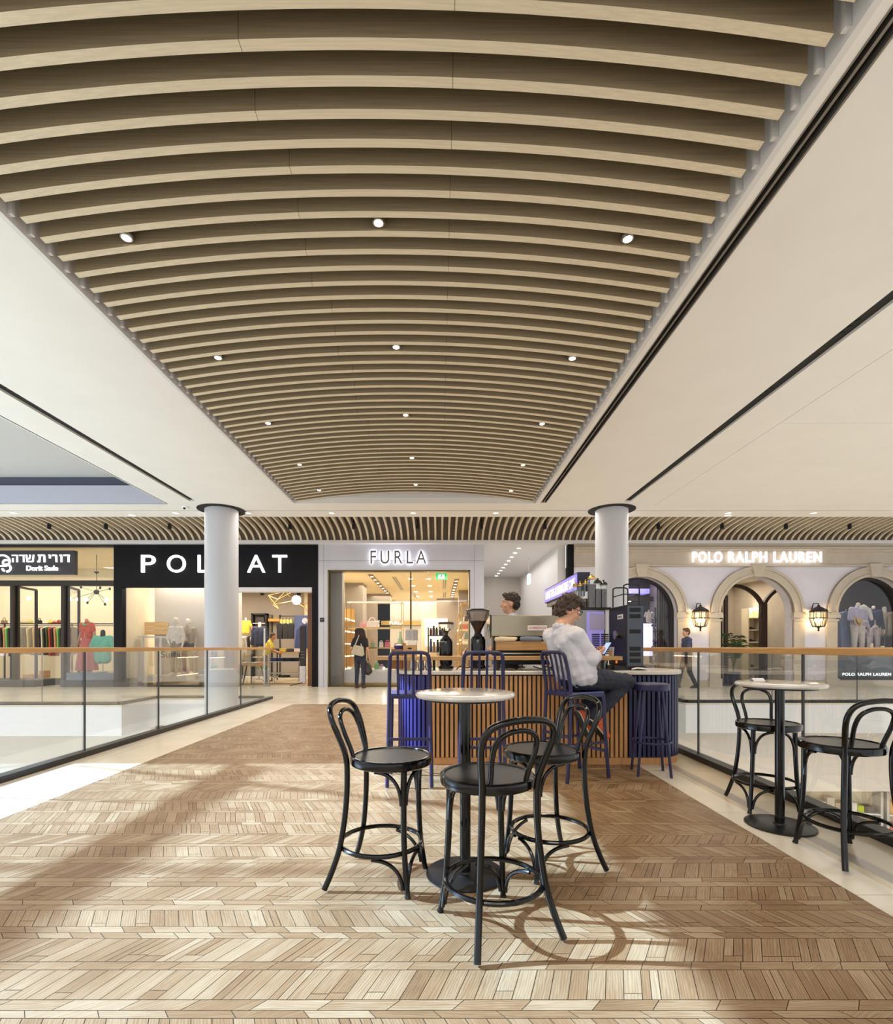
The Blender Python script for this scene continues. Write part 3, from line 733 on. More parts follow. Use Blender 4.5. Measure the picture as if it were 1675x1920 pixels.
# shelf with bags and shoes above the rail
sh = thing('display_shelf', 'long thin black shelf above the clothes rail', 'shelf', (-12.9, 18.2, 0))
zs = Z_(1169, 18.2); MB().box(-16.2, -11.0, 18.0, 18.4, zs - .03, zs).build('board', M['black'], sh, smooth=0)
b = MB()
for x in (-16.1, -13.6, -11.1): b.box(x - .02, x + .02, 18.37, 18.41, 0, zs + .02)
b.build('upright', M['black'], sh, smooth=0)
def handbag(cx, cy, z, wd, ht, m, label, group=None, dp=.12, hm=None, tall=.7):
    t = thing('handbag', label, 'handbag', (cx, cy, z), 0, group)
    MB().prism([(-wd / 2, 0), (wd / 2, 0), (wd * .44, ht), (-wd * .44, ht)], 'y', -dp / 2, dp / 2).build('body', m, t, world=False, smooth=30, bevel=.015)
    pts = [(wd * .28 * math.cos(a), 0, ht + wd * .28 * tall * math.sin(a) * 1.6) for a in [PI * k / 10 for k in range(11)]]
    MB().tube(pts, .012, 6).build('handle', hm or m, t, world=False)
    return t
for i, (px, wpx, hpx, c, nm) in enumerate(((8, 9, 10, (150, 120, 90), 'brown'), (27, 8, 8, (180, 120, 100), 'pinkish'), (44, 12, 8, (206, 190, 150), 'cream'), (57, 8, 9, (214, 196, 92), 'yellow'), (74, 7, 10, (44, 40, 40), 'black'), (95, 6, 7, (220, 200, 80), 'small yellow'), (102, 6, 5, (200, 60, 50), 'red'), (111, 6, 9, (170, 70, 60), 'dark red'))):
    handbag(X_(px, 18.2), 18.2, zs, wpx * 18.2 / F, hpx * .62 * 18.2 / F, cm(c), '%s handbag, %s from the left on the shelf above the clothes rail' % (nm, ordw(i)), 'handbags on the shelf above the rail', tall=1.2 if i in (0, 4, 5) else .5)
# low shoe boxes by the left shop's floor
k = 0
for px, py in ((30, 1268), (38, 1268), (46, 1268), (54, 1268), (62, 1268), (54, 1261), (73, 1272), (80, 1272), (88, 1272), (96, 1272), (75, 1265), (84, 1265), (84, 1258)):
    yy = 17.2; x = X_(px, yy); z = 0.2 if False else 0
    z = {1268: 0.0, 1272: 0.0, 1261: .13, 1265: .13, 1258: .26}[py]
    t = thing('shoe_box', 'tan shoe box, %s from the left in the left shop stacks' % ordw(k), 'box', (x, yy, z), 0, 'shoe boxes on the left shop floor')
    MB().box(-.075, .075, -.15, .15, 0, .09).build('box', cm((190, 150, 100)), t, world=False, smooth=0)
    MB().box(-.08, .08, -.155, .155, .09, .125).build('lid', cm((206, 168, 116)), t, world=False, smooth=0); k += 1
# spider lamp
cl = thing('spider_chandelier', 'black many-armed spider chandelier with globe bulbs in the far left shop', 'chandelier', P(181, 1110, 16.6))
c0 = Vector(cl.location)
MB().ell(c0, (.085, .085, .085)).build('hub', M['black'], cl)
MB().tube([c0 + Vector((0, 0, .08)), (c0.x, c0.y, 4.28)], .008, 6).build('rod', M['black'], cl)
MB().lathe([(.01, 0), (.08, .06), (.08, .07)], 16, (c0.x, c0.y, Z_(1076, 16.6))).build('canopy', M['black'], cl)
for px, py, on, dy in ((132, 1123, 1, .1), (161, 1124, 1, -.4), (199, 1125, 1, .2), (152, 1101, 0, .5), (188, 1102, 0, -.3), (206, 1104, 0, .3), (164, 1130, 0, .4), (197, 1133, 0, -.2)):
    e = P(px, py, 16.6 + dy)
    a = MB().tube([c0, e], .007, 6).build('arm', M['black'], cl)
    s_ = MB().ell(e - c0 * 0, (.055, .055, .055) if on else (.035, .035, .05)).build('bulb', M['lamp'] if on else M['black'], cl)

# --- menswear shop with the black front
X0, X1 = -9.77, -3.62
b = MB(); zt = 2.995
wl, wr = X_(229, WY), -6.95; dl_, dr = -6.33, X_(585, WY)
b.box(X0, wl, WY, 15.1, 0, 4.28); b.box(wl, X1, WY, 15.1, zt, 4.28); b.box(wr, dl_, WY, 15.1, 0, zt); b.box(dr, X1, WY, 15.1, 0, zt); b.box(wl, wr, WY, 15.1, 0, .12)
struct(b.build('wall_black_front', M['blackwall'], smooth=0))
struct(MB().box(wl, wr, 14.98, 15.0, .12, zt).build('window_3', M['shopglass'], smooth=0))
b = MB(); b.box(wl, wr, 16.6, 16.75, 0, 3.3); b.box(wr, wr + .1, 15.1, 16.75, 0, 3.3)
struct(b.build('wall_display_back', M['paleint'], smooth=0))
b = MB(); b.box(X1 - .15, X1, 15.1, 20.5, 0, 3.6); b.cur = 1; b.box(X0, -5.6, 20.4, 20.6, 0, 3.6); b.cur = 0; b.box(-5.6, X1, 20.5, 20.7, 0, 3.6)
struct(b.build('wall_menswear', [M['cream'], M['taupe']], smooth=0))
struct(MB().box(X0, X1, 15.1, 20.6, 3.45, 3.6).build('ceiling_menswear', M['paleint'], smooth=0))
struct(MB().box(X0, X1, 15.2, 20.6, -.04, 0).build('floor_menswear', M['shopfloor'], smooth=0))
b = MB(); b.box(dl_, dr, WY + .02, 15.2, 2.86, zt); struct(b.build('trim_12', M['white'], smooth=0))
b = MB(); b.box(dl_ + .02, X_(441, 15.6), 15.3, 15.9, 0, 3.45); struct(b.build('pillar_shop_white', M['white'], smooth=0))
for body, py in (('TER', 1165), ('TTI', 1184), ('LIB', 1203)):
    o = T(body, 428, 437, py - 2.4, py + 2.4, 15.295, M['black'], None, .004, offset=.01); o.name = 'wall_lettering'
    tag(o, 'black letters %s on the white pillar inside the black fronted shop' % body, 'lettering')
sg = thing('shop_sign', 'white backlit POLGAT letters spaced along the black fascia', 'sign', (-6.7, 14.86, Z_(1073, WY)))
for ch, a, e in (('P', 266, 292.5), ('O', 314.5, 349), ('L', 372, 392), ('G', 412, 445), ('A', 464.5, 498), ('T', 511.5, 539)):
    T(ch, a, e, 1041, 1073.5, 14.86, M['glow'], sg, .05, offset=.0)
o = T('Summer', 302, 367, 1221, 1233, 14.97, M['black'], None, .003); o.name = 'window_lettering'; tag(o, 'dark Summer lettering on the shop window with two white mannequins', 'lettering')
# window furniture
t = thing('display_bench', 'low grey plinth inside the menswear window', 'plinth', (-8.2, 16.0, .12))
MB().box(-9.4, -7.0, 15.5, 16.5, .121, .3).build('plinth', M['paleint'], t, smooth=0)
t = thing('wooden_plank_sign', 'pale pine board panel on the back wall of the menswear window', 'wooden panel', (-8.4, 16.5, 1.9))
a0, a1 = P(255, 1166, 16.5), P(313, 1190, 16.5)
b = MB(); n = 3
for i in range(n):
    z0 = a1.z + (a0.z - a1.z) * i / n; b.box(a0.x, a1.x, 16.5, 16.58, z0 + .004, z0 + (a0.z - a1.z) / n - .004)
b.build('boards', mat('pine_board', (222, 186, 126), .55, noise=.15, nscale=4, stretch=(1, 8, 8)), t, smooth=0)
MB().box(X_(248, 16.4), X_(255, 16.4), 16.4, 16.46, .3, Z_(1160, 16.4)).build('post', mat('pine_post', (196, 156, 100), .6), t, smooth=0)
t = thing('white_display_table', 'white trestle display table beside the mannequins in the menswear window', 'table', (-8.4, 16.1, .3))
z0 = Z_(1193, 16.1); MB().box(X_(264, 16.1), X_(305, 16.1), 15.95, 16.3, z0 - .05, z0).build('tabletop', M['white'], t, smooth=0)
for px in (268, 301):
    for yy in (16.0, 16.25): MB().box(X_(px, yy) - .025, X_(px, yy) + .025, yy - .025, yy + .025, .3, z0 - .05).build('leg', M['white'], t, smooth=0)
# spot heads
for i, px in enumerate((434, 492, 560)):
    t = thing('track_spotlight', '%s black cylinder spotlight under the doorway head of the black fronted shop' % ('left-hand', 'middle', 'right-hand')[i], 'spotlight', P(px, 1108, 16.0))
    c = Vector(t.location); MB().lathe([(.06, -.14), (.075, -.14), (.075, .08), (.06, .08)], 16, c).build('can', M['black'], t)
    MB().lathe([(.0005, -.128), (.06, -.13)], 16, c).build('lamp_glow', M['lamp'], t)
    MB().box(c.x - .12, c.x + .12, c.y - .03, c.y + .03, c.z + .08, 3.45).build('bracket', M['black'], t, smooth=0)
# ceiling lattice lamp
t = thing('geometric_wire_lamp', 'glowing wire lattice globe lamp near the ceiling of the black fronted shop', 'lamp', P(556, 1125, 17.6))
c = Vector(t.location); MB().ell(c, .16, 16, 10).build('globe', M['lamp'], t)
rng = random.Random(9); b = MB(); pts = []
for i in range(14):
    z = 1 - 2 * (i + .5) / 14; a = i * 2.4; r_ = math.sqrt(1 - z * z); pts.append(c + Vector((r_ * math.cos(a) * 1.05, r_ * math.sin(a) * .6, z * .42)))
for i in range(14):
    for j in sorted(range(14), key=lambda q: (pts[q] - pts[i]).length)[1:4]: b.tube([pts[i], pts[j]], .012, 5)
b.build('wire_lattice', M['brass'], t)

# --- bag shop
X0, X1 = -3.62, 1.36
b = MB(); gl, gr, gt = X_(615, WY), X_(881.5, WY), Z_(1069, WY)
b.box(X0, gl, WY, 15.1, 0, 4.28); b.box(gr, X1, WY, 15.1, 0, 4.28); b.box(gl, gr, WY, 15.1, gt, 4.28)
struct(b.build('wall_marble_front', M['greymarble'], smooth=0))
b = MB()
for x in (X_(607, WY), X_(890, WY)): b.box(x - .004, x + .004, WY - .002, WY + .01, 0, 4.28)
b.box(X0, X1, WY - .002, WY + .01, gt + .28, gt + .288)
struct(b.build('trim_13', M['grey_metal'], smooth=0))
b = MB(); b.box(gl, gl + .04, WY - .02, 15.1, 0, gt); b.box(gr - .04, gr, WY - .02, 15.1, 0, gt); b.box(gl, gr, WY - .02, 15.1, gt - .04, gt); b.box(gl, gr, WY - .02, 15.1, 0, .05)
xm = X_(770.5, WY); b.box(xm - .025, xm + .025, WY, 15.0, .05, gt - .04)
struct(b.build('window_4_frame', mat('bronze_frame', (110, 92, 56), .35, .7), smooth=0))
b = MB(); b.box(gl + .04, xm - .025, 14.95, 14.962, .05, gt - .04); b.box(xm + .025, gr - .04, 14.95, 14.962, .05, gt - .04)
struct(b.build('window_4', M['shopglass'], smooth=0))
b = MB(); b.box(X0, X0 + .1, 15.1, 25.2, 0, 3.62); b.box(X1 - .1, X1, 15.1, 25.2, 0, 3.62); b.box(X0, X1, 25.2, 25.4, 0, 3.62); b.cur = 1
b.box(-3.52, -2.85, 18.6, 19.6, 0, 3.6); b.box(-3.52, -2.2, 22.4, 23.2, 0, 3.6); b.box(.85, 1.26, 21.0, 21.8, 0, 3.6); b.box(-.1, 1.26, 24.6, 25.2, 0, 3.6)
b.cur = 2; b.box(-3.3, -2.95, 15.12, 15.5, 0, 3.6)
struct(b.build('wall_bag_shop', [M['cream'], M['taupe'], mat('grey_fabric_panel', (126, 120, 110), .6)], smooth=0))
b = MB(); b.box(X0, X1, 15.1, 25.2, 3.6, 3.7); b.cur = 1
for x, y0, y1 in ((-1.6, 17, 21), (-1.2, 22, 24.5), (.15, 17.5, 20.5), (.2, 21.8, 24)): b.box(x, x + .05, y0, y1, 3.595, 3.6); b.box(x + .08, x + .13, y0, y1, 3.595, 3.6)
struct(b.build('ceiling_bag_shop', [M['cream'], M['grey_metal']], smooth=0))
struct(MB().box(X0, X1, 15.2, 25.2, -.04, 0).build('floor_bag_shop', M['shopfloor'], smooth=0))
for i, (x, y0, y1) in enumerate(((-2.35, 16.4, 22.3), (.55, 17.5, 24))):
    t = thing('recessed_light_strip', 'recessed ceiling trough of small spotlights, the %s of two in the bag shop' % ('left-hand', 'right-hand')[i], 'ceiling light', (x, 20, 3.6))
    MB().box(x, x + .16, y0, y1, 3.58, 3.599).build('trough', mat('trough_grey', (150, 130, 96), .5), t, smooth=0)
    for k in range(7): MB().lathe([(.05, 0), (.05, .006)], 12, (x + .08, y0 + (y1 - y0) * (k + .5) / 7, 3.574)).build('lamp_glow', M['lamp'], t)
k = 0
for r, yy in enumerate((17.5, 19.5, 21.5, 23.5)):
    for j, x in enumerate((-1.0, -.35)):
        t = thing('downlight', '%s round ceiling downlight in row %s of the bag shop ceiling' % (('left', 'right')[j], ('one', 'two', 'three', 'four')[r]), 'downlight', (x, yy, 3.6))
        MB().lathe([(.07, -.012), (.07, -.002)], 16, (x, yy, 3.6)).build('lamp_glow', M['lamp'], t); k += 1
# exit sign
es = thing('exit_sign', 'green and white illuminated exit sign behind the bag shop window', 'exit sign', P(828, 1081, 16.2))
c = Vector(es.location); b = MB(); b.box(c.x - .18, c.x + .18, c.y - .02, c.y + .02, c.z - .1, c.z + .1); b.build('panel', mat('green_sign', (40, 170, 90), .4, emit=(60, 200, 120), estr=.8), es, smooth=0)
MB().box(c.x - .1, c.x + .1, c.y - .024, c.y - .02, c.z - .075, c.z + .06).build('white_field', mat('white_field', (240, 250, 245), .4, emit=(235, 250, 240), estr=1.2), es, smooth=0)
b = MB(); b.ell((c.x + .01, c.y - .028, c.z + .035), (.018, .004, .018), 8, 6); b.bar((c.x, c.y - .028, c.z + .02), (c.x - .02, c.y - .028, c.z - .02), .03, .004, up=(0, 1, 0)); b.bar((c.x - .02, c.y - .028, c.z - .02), (c.x - .06, c.y - .028, c.z - .055), .014, .004, up=(0, 1, 0)); b.bar((c.x - .02, c.y - .028, c.z - .02), (c.x + .03, c.y - .028, c.z - .06), .014, .004, up=(0, 1, 0)); b.bar((c.x, c.y - .028, c.z + .015), (c.x + .05, c.y - .028, c.z), .01, .004, up=(0, 1, 0))
b.build('running_figure', mat('sign_green', (20, 130, 70), .5), es, smooth=0)
MB().box(c.x - .005, c.x + .005, c.y - .005, c.y + .005, c.z + .1, 3.6).build('hanger', M['steel'], es, smooth=0)
sg = thing('shop_sign', 'thin grey FURLA letters with a white halo on the marble front', 'sign', (-1.2, 14.86, Z_(1056, WY)))
T('FURLA', 695, 799.5, 1032.5, 1057, 14.82, mat('grey_letter', (112, 106, 104), .4), sg, .02, spacing=1.45, offset=.004)
T('FURLA', 695.5, 799, 1033, 1056.5, 14.875, mat('halo_light', (255, 255, 255), .5, emit=(248, 246, 255), estr=8.0), sg, .025, spacing=1.45, offset=-.018)
t = thing('wall_switch', 'small black square plate on the marble pier left of the bag shop window', 'wall plate', P(604, 1162, 14.88))
c = Vector(t.location); MB().box(c.x - .06, c.x + .06, 14.87, 14.9, c.z - .06, c.z + .06).build('plate', M['black'], t, smooth=0, bevel=.005)
MB().bar((c.x - .02, 14.868, c.z - .01), (c.x + .03, 14.868, c.z + .02), .015, .004, up=(0, 1, 0)).build('mark', M['steel'], t, smooth=0)
# gold display rack in the window
def gold_rack(px0, px1, pyt, shelves, y0, y1, label, zbase):
    x0, x1 = X_(px0, y0), X_(px1, y0); t = thing('gold_display_rack', label, 'display rack', ((x0 + x1) / 2, (y0 + y1) / 2, 0))
    zt = Z_(pyt, y0)
    for x in (x0, x1):
        for yy in (y0, y1): MB().box(x - .012, x + .012, yy - .012, yy + .012, zbase, zt).build('post', M['brass'], t, smooth=0)
    b = MB()
    for yy in (y0, y1): b.box(x0, x1, yy - .012, yy + .012, zt - .02, zt)
    for x in (x0, x1): b.box(x - .012, x + .012, y0, y1, zt - .02, zt)
    b.build('top_frame', M['brass'], t, smooth=0)
    MB().box(x0 + .02, x1 - .02, y0 + .02, y0 + .035, zt - .045, zt - .02).build('light_strip', M['glow_soft'], t, smooth=0)
    for py in shelves:
        z = Z_(py, y0); s = MB().box(x0, x1, y0, y1, z - .03, z).build('shelf', M['cream'], t, smooth=0)
        MB().box(x0 - t.location.x, x1 - t.location.x, y0 - .012 - t.location.y, y0 - t.location.y, z - .035, z + .004).build('edge_trim', M['brass'], s, world=False, smooth=0)
    return t
gold_rack(650, 753, 1127, (1176, 1214), 15.7, 16.5, 'tall gold framed display rack in the bag shop window', Z_(1256, 15.4) + .001)
zsh = [Z_(1176, 15.7), Z_(1214, 15.7)]
for i, (px, wpx, hpx, sh_, c, nm) in enumerate(((681, 13, 7, 0, (228, 150, 150), 'pink'), (698, 21, 12, 0, (244, 226, 220), 'large pale pink'), (715, 8, 10, 1, (240, 230, 216), 'cream'), (727, 11, 10, 1, (224, 110, 120), 'coral pink'), (700, 9, 8, 1, (150, 176, 140), 'sage green'), (664, 8, 7, 1, (206, 196, 180), 'beige'))):
    yy = 16.0; handbag(X_(px, yy), yy, zsh[sh_], wpx * yy / F, hpx * yy / F, cm(c, .5), '%s handbag on the %s shelf of the gold rack behind the window' % (nm, ('upper', 'lower')[sh_]), 'handbags on the gold rack')
t = thing('white_figurine', 'small white teddy-like ornament beside the pale pink bag on the gold rack', 'ornament', (X_(709, 15.9), 15.9, zsh[0]))
c = Vector(t.location); b = MB(); b.ell(c + Vector((0, 0, .07)), (.05, .045, .075)); b.ell(c + Vector((0, 0, .17)), (.05, .045, .045)); b.ell(c + Vector((-.035, 0, .215)), .018, 8, 6); b.ell(c + Vector((.035, 0, .215)), .018, 8, 6); b.build('body', M['mannequin'], t)
# white counter with flowers and gold base
t = thing('window_plinth', 'long white display plinth with gold base along the bag shop window', 'plinth', (-1.7, 15.8, 0))
MB().box(X_(645, 15.4), X_(800, 15.4), 15.42, 16.6, .09, Z_(1256, 15.4)).build('plinth', M['white'], t, smooth=0)
MB().box(X_(643, 15.4), X_(801, 15.4), 15.40, 16.62, 0, .09).build('gold_base', M['brass'], t, smooth=0)
zp = Z_(1256, 15.4)
rng = random.Random(21)
for i, (px, hpx, c, nm) in enumerate(((693, 14, (96, 170, 110), 'green'), (707, 16, (120, 186, 120), 'pale green'), (716, 10, (232, 168, 170), 'pink'), (745, 12, (230, 130, 140), 'rose pink'), (664, 9, (236, 226, 206), 'cream'))):
    yy = 15.9; handbag(X_(px, yy), yy, zp, 9 * yy / F, hpx * .6 * yy / F, cm(c, .5), '%s handbag standing on the white plinth in the bag shop window' % nm, 'handbags on the white plinth')
# back sign, rack and shelves
t = thing('back_sign_band', 'gold band with lit FURLA letters across the back of the bag shop', 'sign', (-1.3, 22.3, 2.3))
y_ = 22.3; MB().box(X_(715, y_), X_(790, y_), y_, y_ + .1, Z_(1172, y_), Z_(1164, y_)).build('band', M['brass'], t, smooth=0)
T('FURLA', 731, 757, 1165, 1171, y_ - .04, M['glow'], t, .03, spacing=1.15, offset=.02)
b = MB(); b.box(X_(708, y_), X_(790, y_), y_ + .1, y_ + .2, 0, Z_(1130, y_)); b.build('screen', M['paleint'], t, smooth=0)
t = thing('lit_niche', 'glowing cream niche at the back right of the bag shop', 'niche', (.0, 24.5, 1.6))
y_ = 24.5; MB().box(X_(797, y_), X_(839, y_), y_, y_ + .09, Z_(1212, y_), Z_(1160, y_)).build('back_panel', mat('lit_panel', (250, 236, 206), .5, emit=(250, 232, 196), estr=.8), t, smooth=0)
MB().box(X_(797, y_), X_(839, y_), y_ - .02, y_, Z_(1166, y_), Z_(1160, y_)).build('light_strip', M['glow_soft'], t, smooth=0)
# gold shelving on the right side wall
for i, (px0, px1, pyt, y0, y1) in enumerate(((866, 877, 1130, 16.2, 17.6), (852, 862, 1152, 18.4, 19.8))):
    x1 = 1.2; x0 = 1.2 - .45; zt = Z_(pyt, y0)
    t = thing('gold_shelving', 'gold framed shelving on the right wall of the bag shop, %s' % ('nearer the window', 'farther inside')[i], 'shelving', ((x0 + x1) / 2, (y0 + y1) / 2, 0))
    for x in (x0, x1):
        for yy in (y0, y1): MB().box(x - .015, x + .015, yy - .015, yy + .015, 0, zt).build('post', M['brass'], t, smooth=0)
    b = MB(); b.box(x0 - .015, x1, y0 - .015, y1, zt - .03, zt); b.build('top_frame', M['brass'], t, smooth=0)
    for k in range(4):
        z = .25 + (zt - .3) * k / 4; MB().box(x0, x1, y0, y1, z, z + .025).build('shelf', M['cream'], t, smooth=0)
        MB().box(x0 - .02, x0, y0, y1, z + .002, z + .022).build('light_strip', M['glow_soft'], t, smooth=0)
        for q in range(2):
            c_, nm = (((206, 170, 60), 'mustard'), ((196, 110, 90), 'terracotta'), ((44, 42, 44), 'black'), ((226, 206, 176), 'cream'), ((120, 150, 120), 'green'), ((214, 150, 150), 'pink'), ((90, 70, 60), 'brown'), ((230, 226, 220), 'white'))[(k * 2 + q + i * 3) % 8]
            handbag((x0 + x1) / 2, y0 + .35 + q * .65, z + .026, .26, .2, cm(c_, .5), '%s handbag, %s on shelf %s of gold shelving %s' % (nm, ('front', 'rear')[q], ('one', 'two', 'three', 'four')[k], ('nearer the window', 'farther inside')[i]), 'handbags on the gold wall shelving')
# left wall glowing shelves of the bag shop
t = thing('glowing_wall_shelf', 'stack of lit wall shelves on the left wall of the bag shop', 'shelving', (-3.3, 17.2, 0))
for k in range(5):
    z = .45 + k * .42; s = MB().box(-3.515, -3.1, 16.3, 18.2, z, z + .03).build('shelf', M['cream'], t, smooth=0)
    MB().box(-3.1, -3.08, 16.3, 18.2, z, z + .03).build('light_strip', M['glow_soft'], t, smooth=0)
MB().box(-3.515, -3.08, 16.25, 16.3, 0, 2.6).build('side_panel', M['brass'], t, smooth=0)
MB().box(-3.515, -3.08, 18.2, 18.25, 0, 2.6).build('side_panel', M['brass'], t, smooth=0)

# --- side passage between the bag shop and the stone front
b = MB(); b.box(1.36, 4.0, 22.0, 22.2, 0, 4.6); b.cur = 1; b.box(3.62, 3.86, 15.1, 22.0, 0, 4.6); b.box(1.36, 1.38, 15.1, 22, 0, 4.6)
struct(b.build('wall_passage', [M['paleint'], M['white']], smooth=0))
struct(MB().box(1.36, 3.86, 15.0, 22.0, 4.28, 4.4).build('ceiling_passage', M['white'], smooth=0))
struct(MB().box(1.36, 3.86, 15.2, 22.0, -.04, 0).build('floor_passage', M['tile'], smooth=0))
struct(MB().box(X_(1065, WY), X_(1076, WY), WY - .02, 15.1, 0, 4.28).build('trim_14', M['blackwall'], smooth=0))
for i in range(9):
    y_ = 15.5 + i * .75
    t = thing('downlight', 'small ceiling downlight, %s from the front in the side passage' % ordw(i), 'downlight', (2.5, y_, 4.28))
    MB().lathe([(.05, -.01), (.05, -.001)], 14, (2.5, y_, 4.28)).build('lamp_glow', M['lamp'], t)
t = thing('hanging_sign', 'small glowing white pictogram sign hanging in the side passage', 'sign', P(992, 1086, 17))
c = Vector(t.location); MB().box(c.x - .03, c.x + .03, c.y - .17, c.y + .17, c.z - .17, c.z + .17).build('panel', mat('lit_sign', (200, 226, 236), .4, emit=(196, 226, 240), estr=1.6), t, smooth=0)
MB().box(c.x - .032, c.x + .032, c.y - .05, c.y + .05, c.z - .1, c.z + .1).build('pictogram', mat('sign_grey', (120, 150, 160), .5), t, smooth=0)
MB().box(c.x - .006, c.x + .006, c.y - .006, c.y + .006, c.z + .17, 4.28).build('hanger', M['steel'], t, smooth=0)

# --- stone shop front with three arches
X0, X1 = X_(1076, WY), 17.0
AX = [6.06, 9.54, 13.04]; AR, ASP = 1.1, 2.21; DP = .35
def arch_pts(cx, r, n=56): return [(cx + r * math.cos(PI - PI * k / n), ASP + r * math.sin(PI * k / n)) for k in range(n + 1)]
b = MB(); top = 3.62; prev = X0
for cx in AX:
    b.box(prev, cx - AR, WY, WY + DP, 0, top)
    ap = arch_pts(cx, AR)
    for i in range(len(ap) - 1):
        (xa, za), (xb, zb) = ap[i], ap[i + 1]
        b.add([(xa, WY, za), (xb, WY, zb), (xb, WY, top), (xa, WY, top), (xa, WY + DP, za), (xb, WY + DP, zb), (xb, WY + DP, top), (xa, WY + DP, top)],
              [(0, 1, 2, 3), (4, 7, 6, 5), (0, 4, 5, 1), (3, 2, 6, 7)])
    prev = cx + AR
b.box(prev, X1, WY, WY + DP, 0, top)
struct(b.build('wall_right', M['stucco'], smooth=0))
b = MB(); b.box(X0, X1, WY - .05, WY + DP, 3.62, 4.03)
b.box(X0, X1, WY - .09, WY, 3.60, 3.66); b.box(X0, X1, WY - .12, WY, 4.03, 4.09); b.box(X0, X1, WY - .2, WY, 4.09, 4.17); b.box(X0, X1, WY - .13, WY + DP, 4.17, 4.28)
b.box(X0, AX[0] - 1.45, WY - .04, WY, 0, .2); b.box(AX[0] + 1.45, AX[1] - 1.45, WY - .04, WY, 0, .2); b.box(AX[1] + 1.45, AX[2] - 1.45, WY - .04, WY, 0, .2); b.box(AX[2] + 1.45, X1, WY - .04, WY, 0, .2)
for cx in (AX[0], AX[2]): b.box(cx - AR, cx + AR, WY - .08, WY + DP, 0, .2)
struct(b.build('trim_15', M['stone'], smooth=0))
for i, cx in enumerate(AX):
    b = MB(); n = 56
    for r0, r1, y0 in ((AR, AR + .30, WY - .06), (AR + .22, AR + .30, WY - .10), (AR, AR + .07, WY - .09)):
        for k in range(n):
            a, c_ = PI * k / n, PI * (k + 1) / n
            q = [(cx + r * math.cos(t_), y_, ASP + r * math.sin(t_)) for y_ in (y0, WY + .05) for (r, t_) in ((r0, a), (r1, a), (r1, c_), (r0, c_))]
            b.add(q, [(0, 1, 2, 3), (4, 7, 6, 5), (0, 3, 7, 4), (1, 5, 6, 2), (0, 4, 5, 1), (3, 2, 6, 7)])
    b.prism([(cx - .12, ASP + AR - .02), (cx + .12, ASP + AR - .02), (cx + .2, ASP + AR + .37), (cx - .2, ASP + AR + .37)], 'y', WY - .14, WY)
    for s_ in (-1, 1):
        xa, xb = cx + s_ * AR, cx + s_ * (AR + .32)
        b.box(xa, xb, WY - .06, WY + .02, .25, ASP - .2); b.box(xa - s_ * .03, xb + s_ * .03, WY - .1, WY + .02, 0, .25)
        b.box(xa - s_ * .02, xb + s_ * .02, WY - .09, WY + .02, ASP - .24, ASP - .18); b.box(xa - s_ * .05, xb + s_ * .05, WY - .12, WY + .02, ASP - .14, ASP - .04); b.box(xa - s_ * .03, xb + s_ * .03, WY - .1, WY + .02, ASP - .04, ASP + .02)
    struct(b.build('trim_%d' % (16 + i), M['stone'], smooth=30))
def arch_frame(cx, r, y0, y1, wid, z0, m, name='frame', parent=None):
    b = MB(); n = 24
    for k in range(n):
        a, c_ = PI * k / n, PI * (k + 1) / n
        q = [(cx + q_ * math.cos(t_), y_, ASP + q_ * math.sin(t_)) for y_ in (y0, y1) for (q_, t_) in ((r - wid, a), (r, a), (r, c_), (r - wid, c_))]
        b.add(q, [(0, 1, 2, 3), (4, 7, 6, 5), (0, 3, 7, 4), (1, 5, 6, 2)])
    for s_ in (-1, 1): b.box(cx + s_ * r, cx + s_ * (r - wid), y0, y1, z0, ASP)
    b.box(cx - r, cx + r, y0, y1, z0, z0 + wid)
    return b.build(name, m, parent, smooth=30)
for i, cx in ((0, AX[0]), (2, AX[2])):
    struct(arch_frame(cx, AR, WY + .2, WY + .3, .08, .2, M['darkframe'], 'window_%d_frame' % (5 + i)))
    ap = arch_pts(cx, AR - .02); b = MB(); poly = [(cx - AR + .02, .25)] + ap + [(cx + AR - .02, .25)]
    struct(b.prism(poly, 'y', WY + .24, WY + .25).build('window_%d' % (5 + i), M['shopglass'], smooth=0))
# rooms behind
b = MB(); b.box(X0, X1, 19.4, 19.6, 0, 3.7); b.box(AX[0] + AR + .25, AX[0] + AR + .4, 15.3, 19.5, 0, 3.7); b.box(AX[2] - AR - .4, AX[2] - AR - .25, 15.3, 19.5, 0, 3.7); b.box(X0, X0 + .1, 15.3, 19.5, 0, 3.7); b.box(X1 - .1, X1, 15.3, 19.5, 0, 3.7)
b.cur = 1; b.box(AX[0] - AR - .2, AX[0] + AR + .25, 17.4, 17.5, 0, 3.7); b.box(AX[2] - AR - .25, AX[2] + 3, 17.4, 17.5, 0, 3.7)
struct(b.build('wall_stone_shop', [M['stone'], mat('dark_display_wall', (62, 54, 54), .6)], smooth=0))
struct(MB().box(X0, X1, 15.25, 19.5, 3.6, 3.72).build('ceiling_stone_shop', M['paleint'], smooth=0))
struct(MB().box(X0, X1, 15.2, 19.5, -.04, 0).build('floor_stone_shop', M['darkwood'], smooth=0))
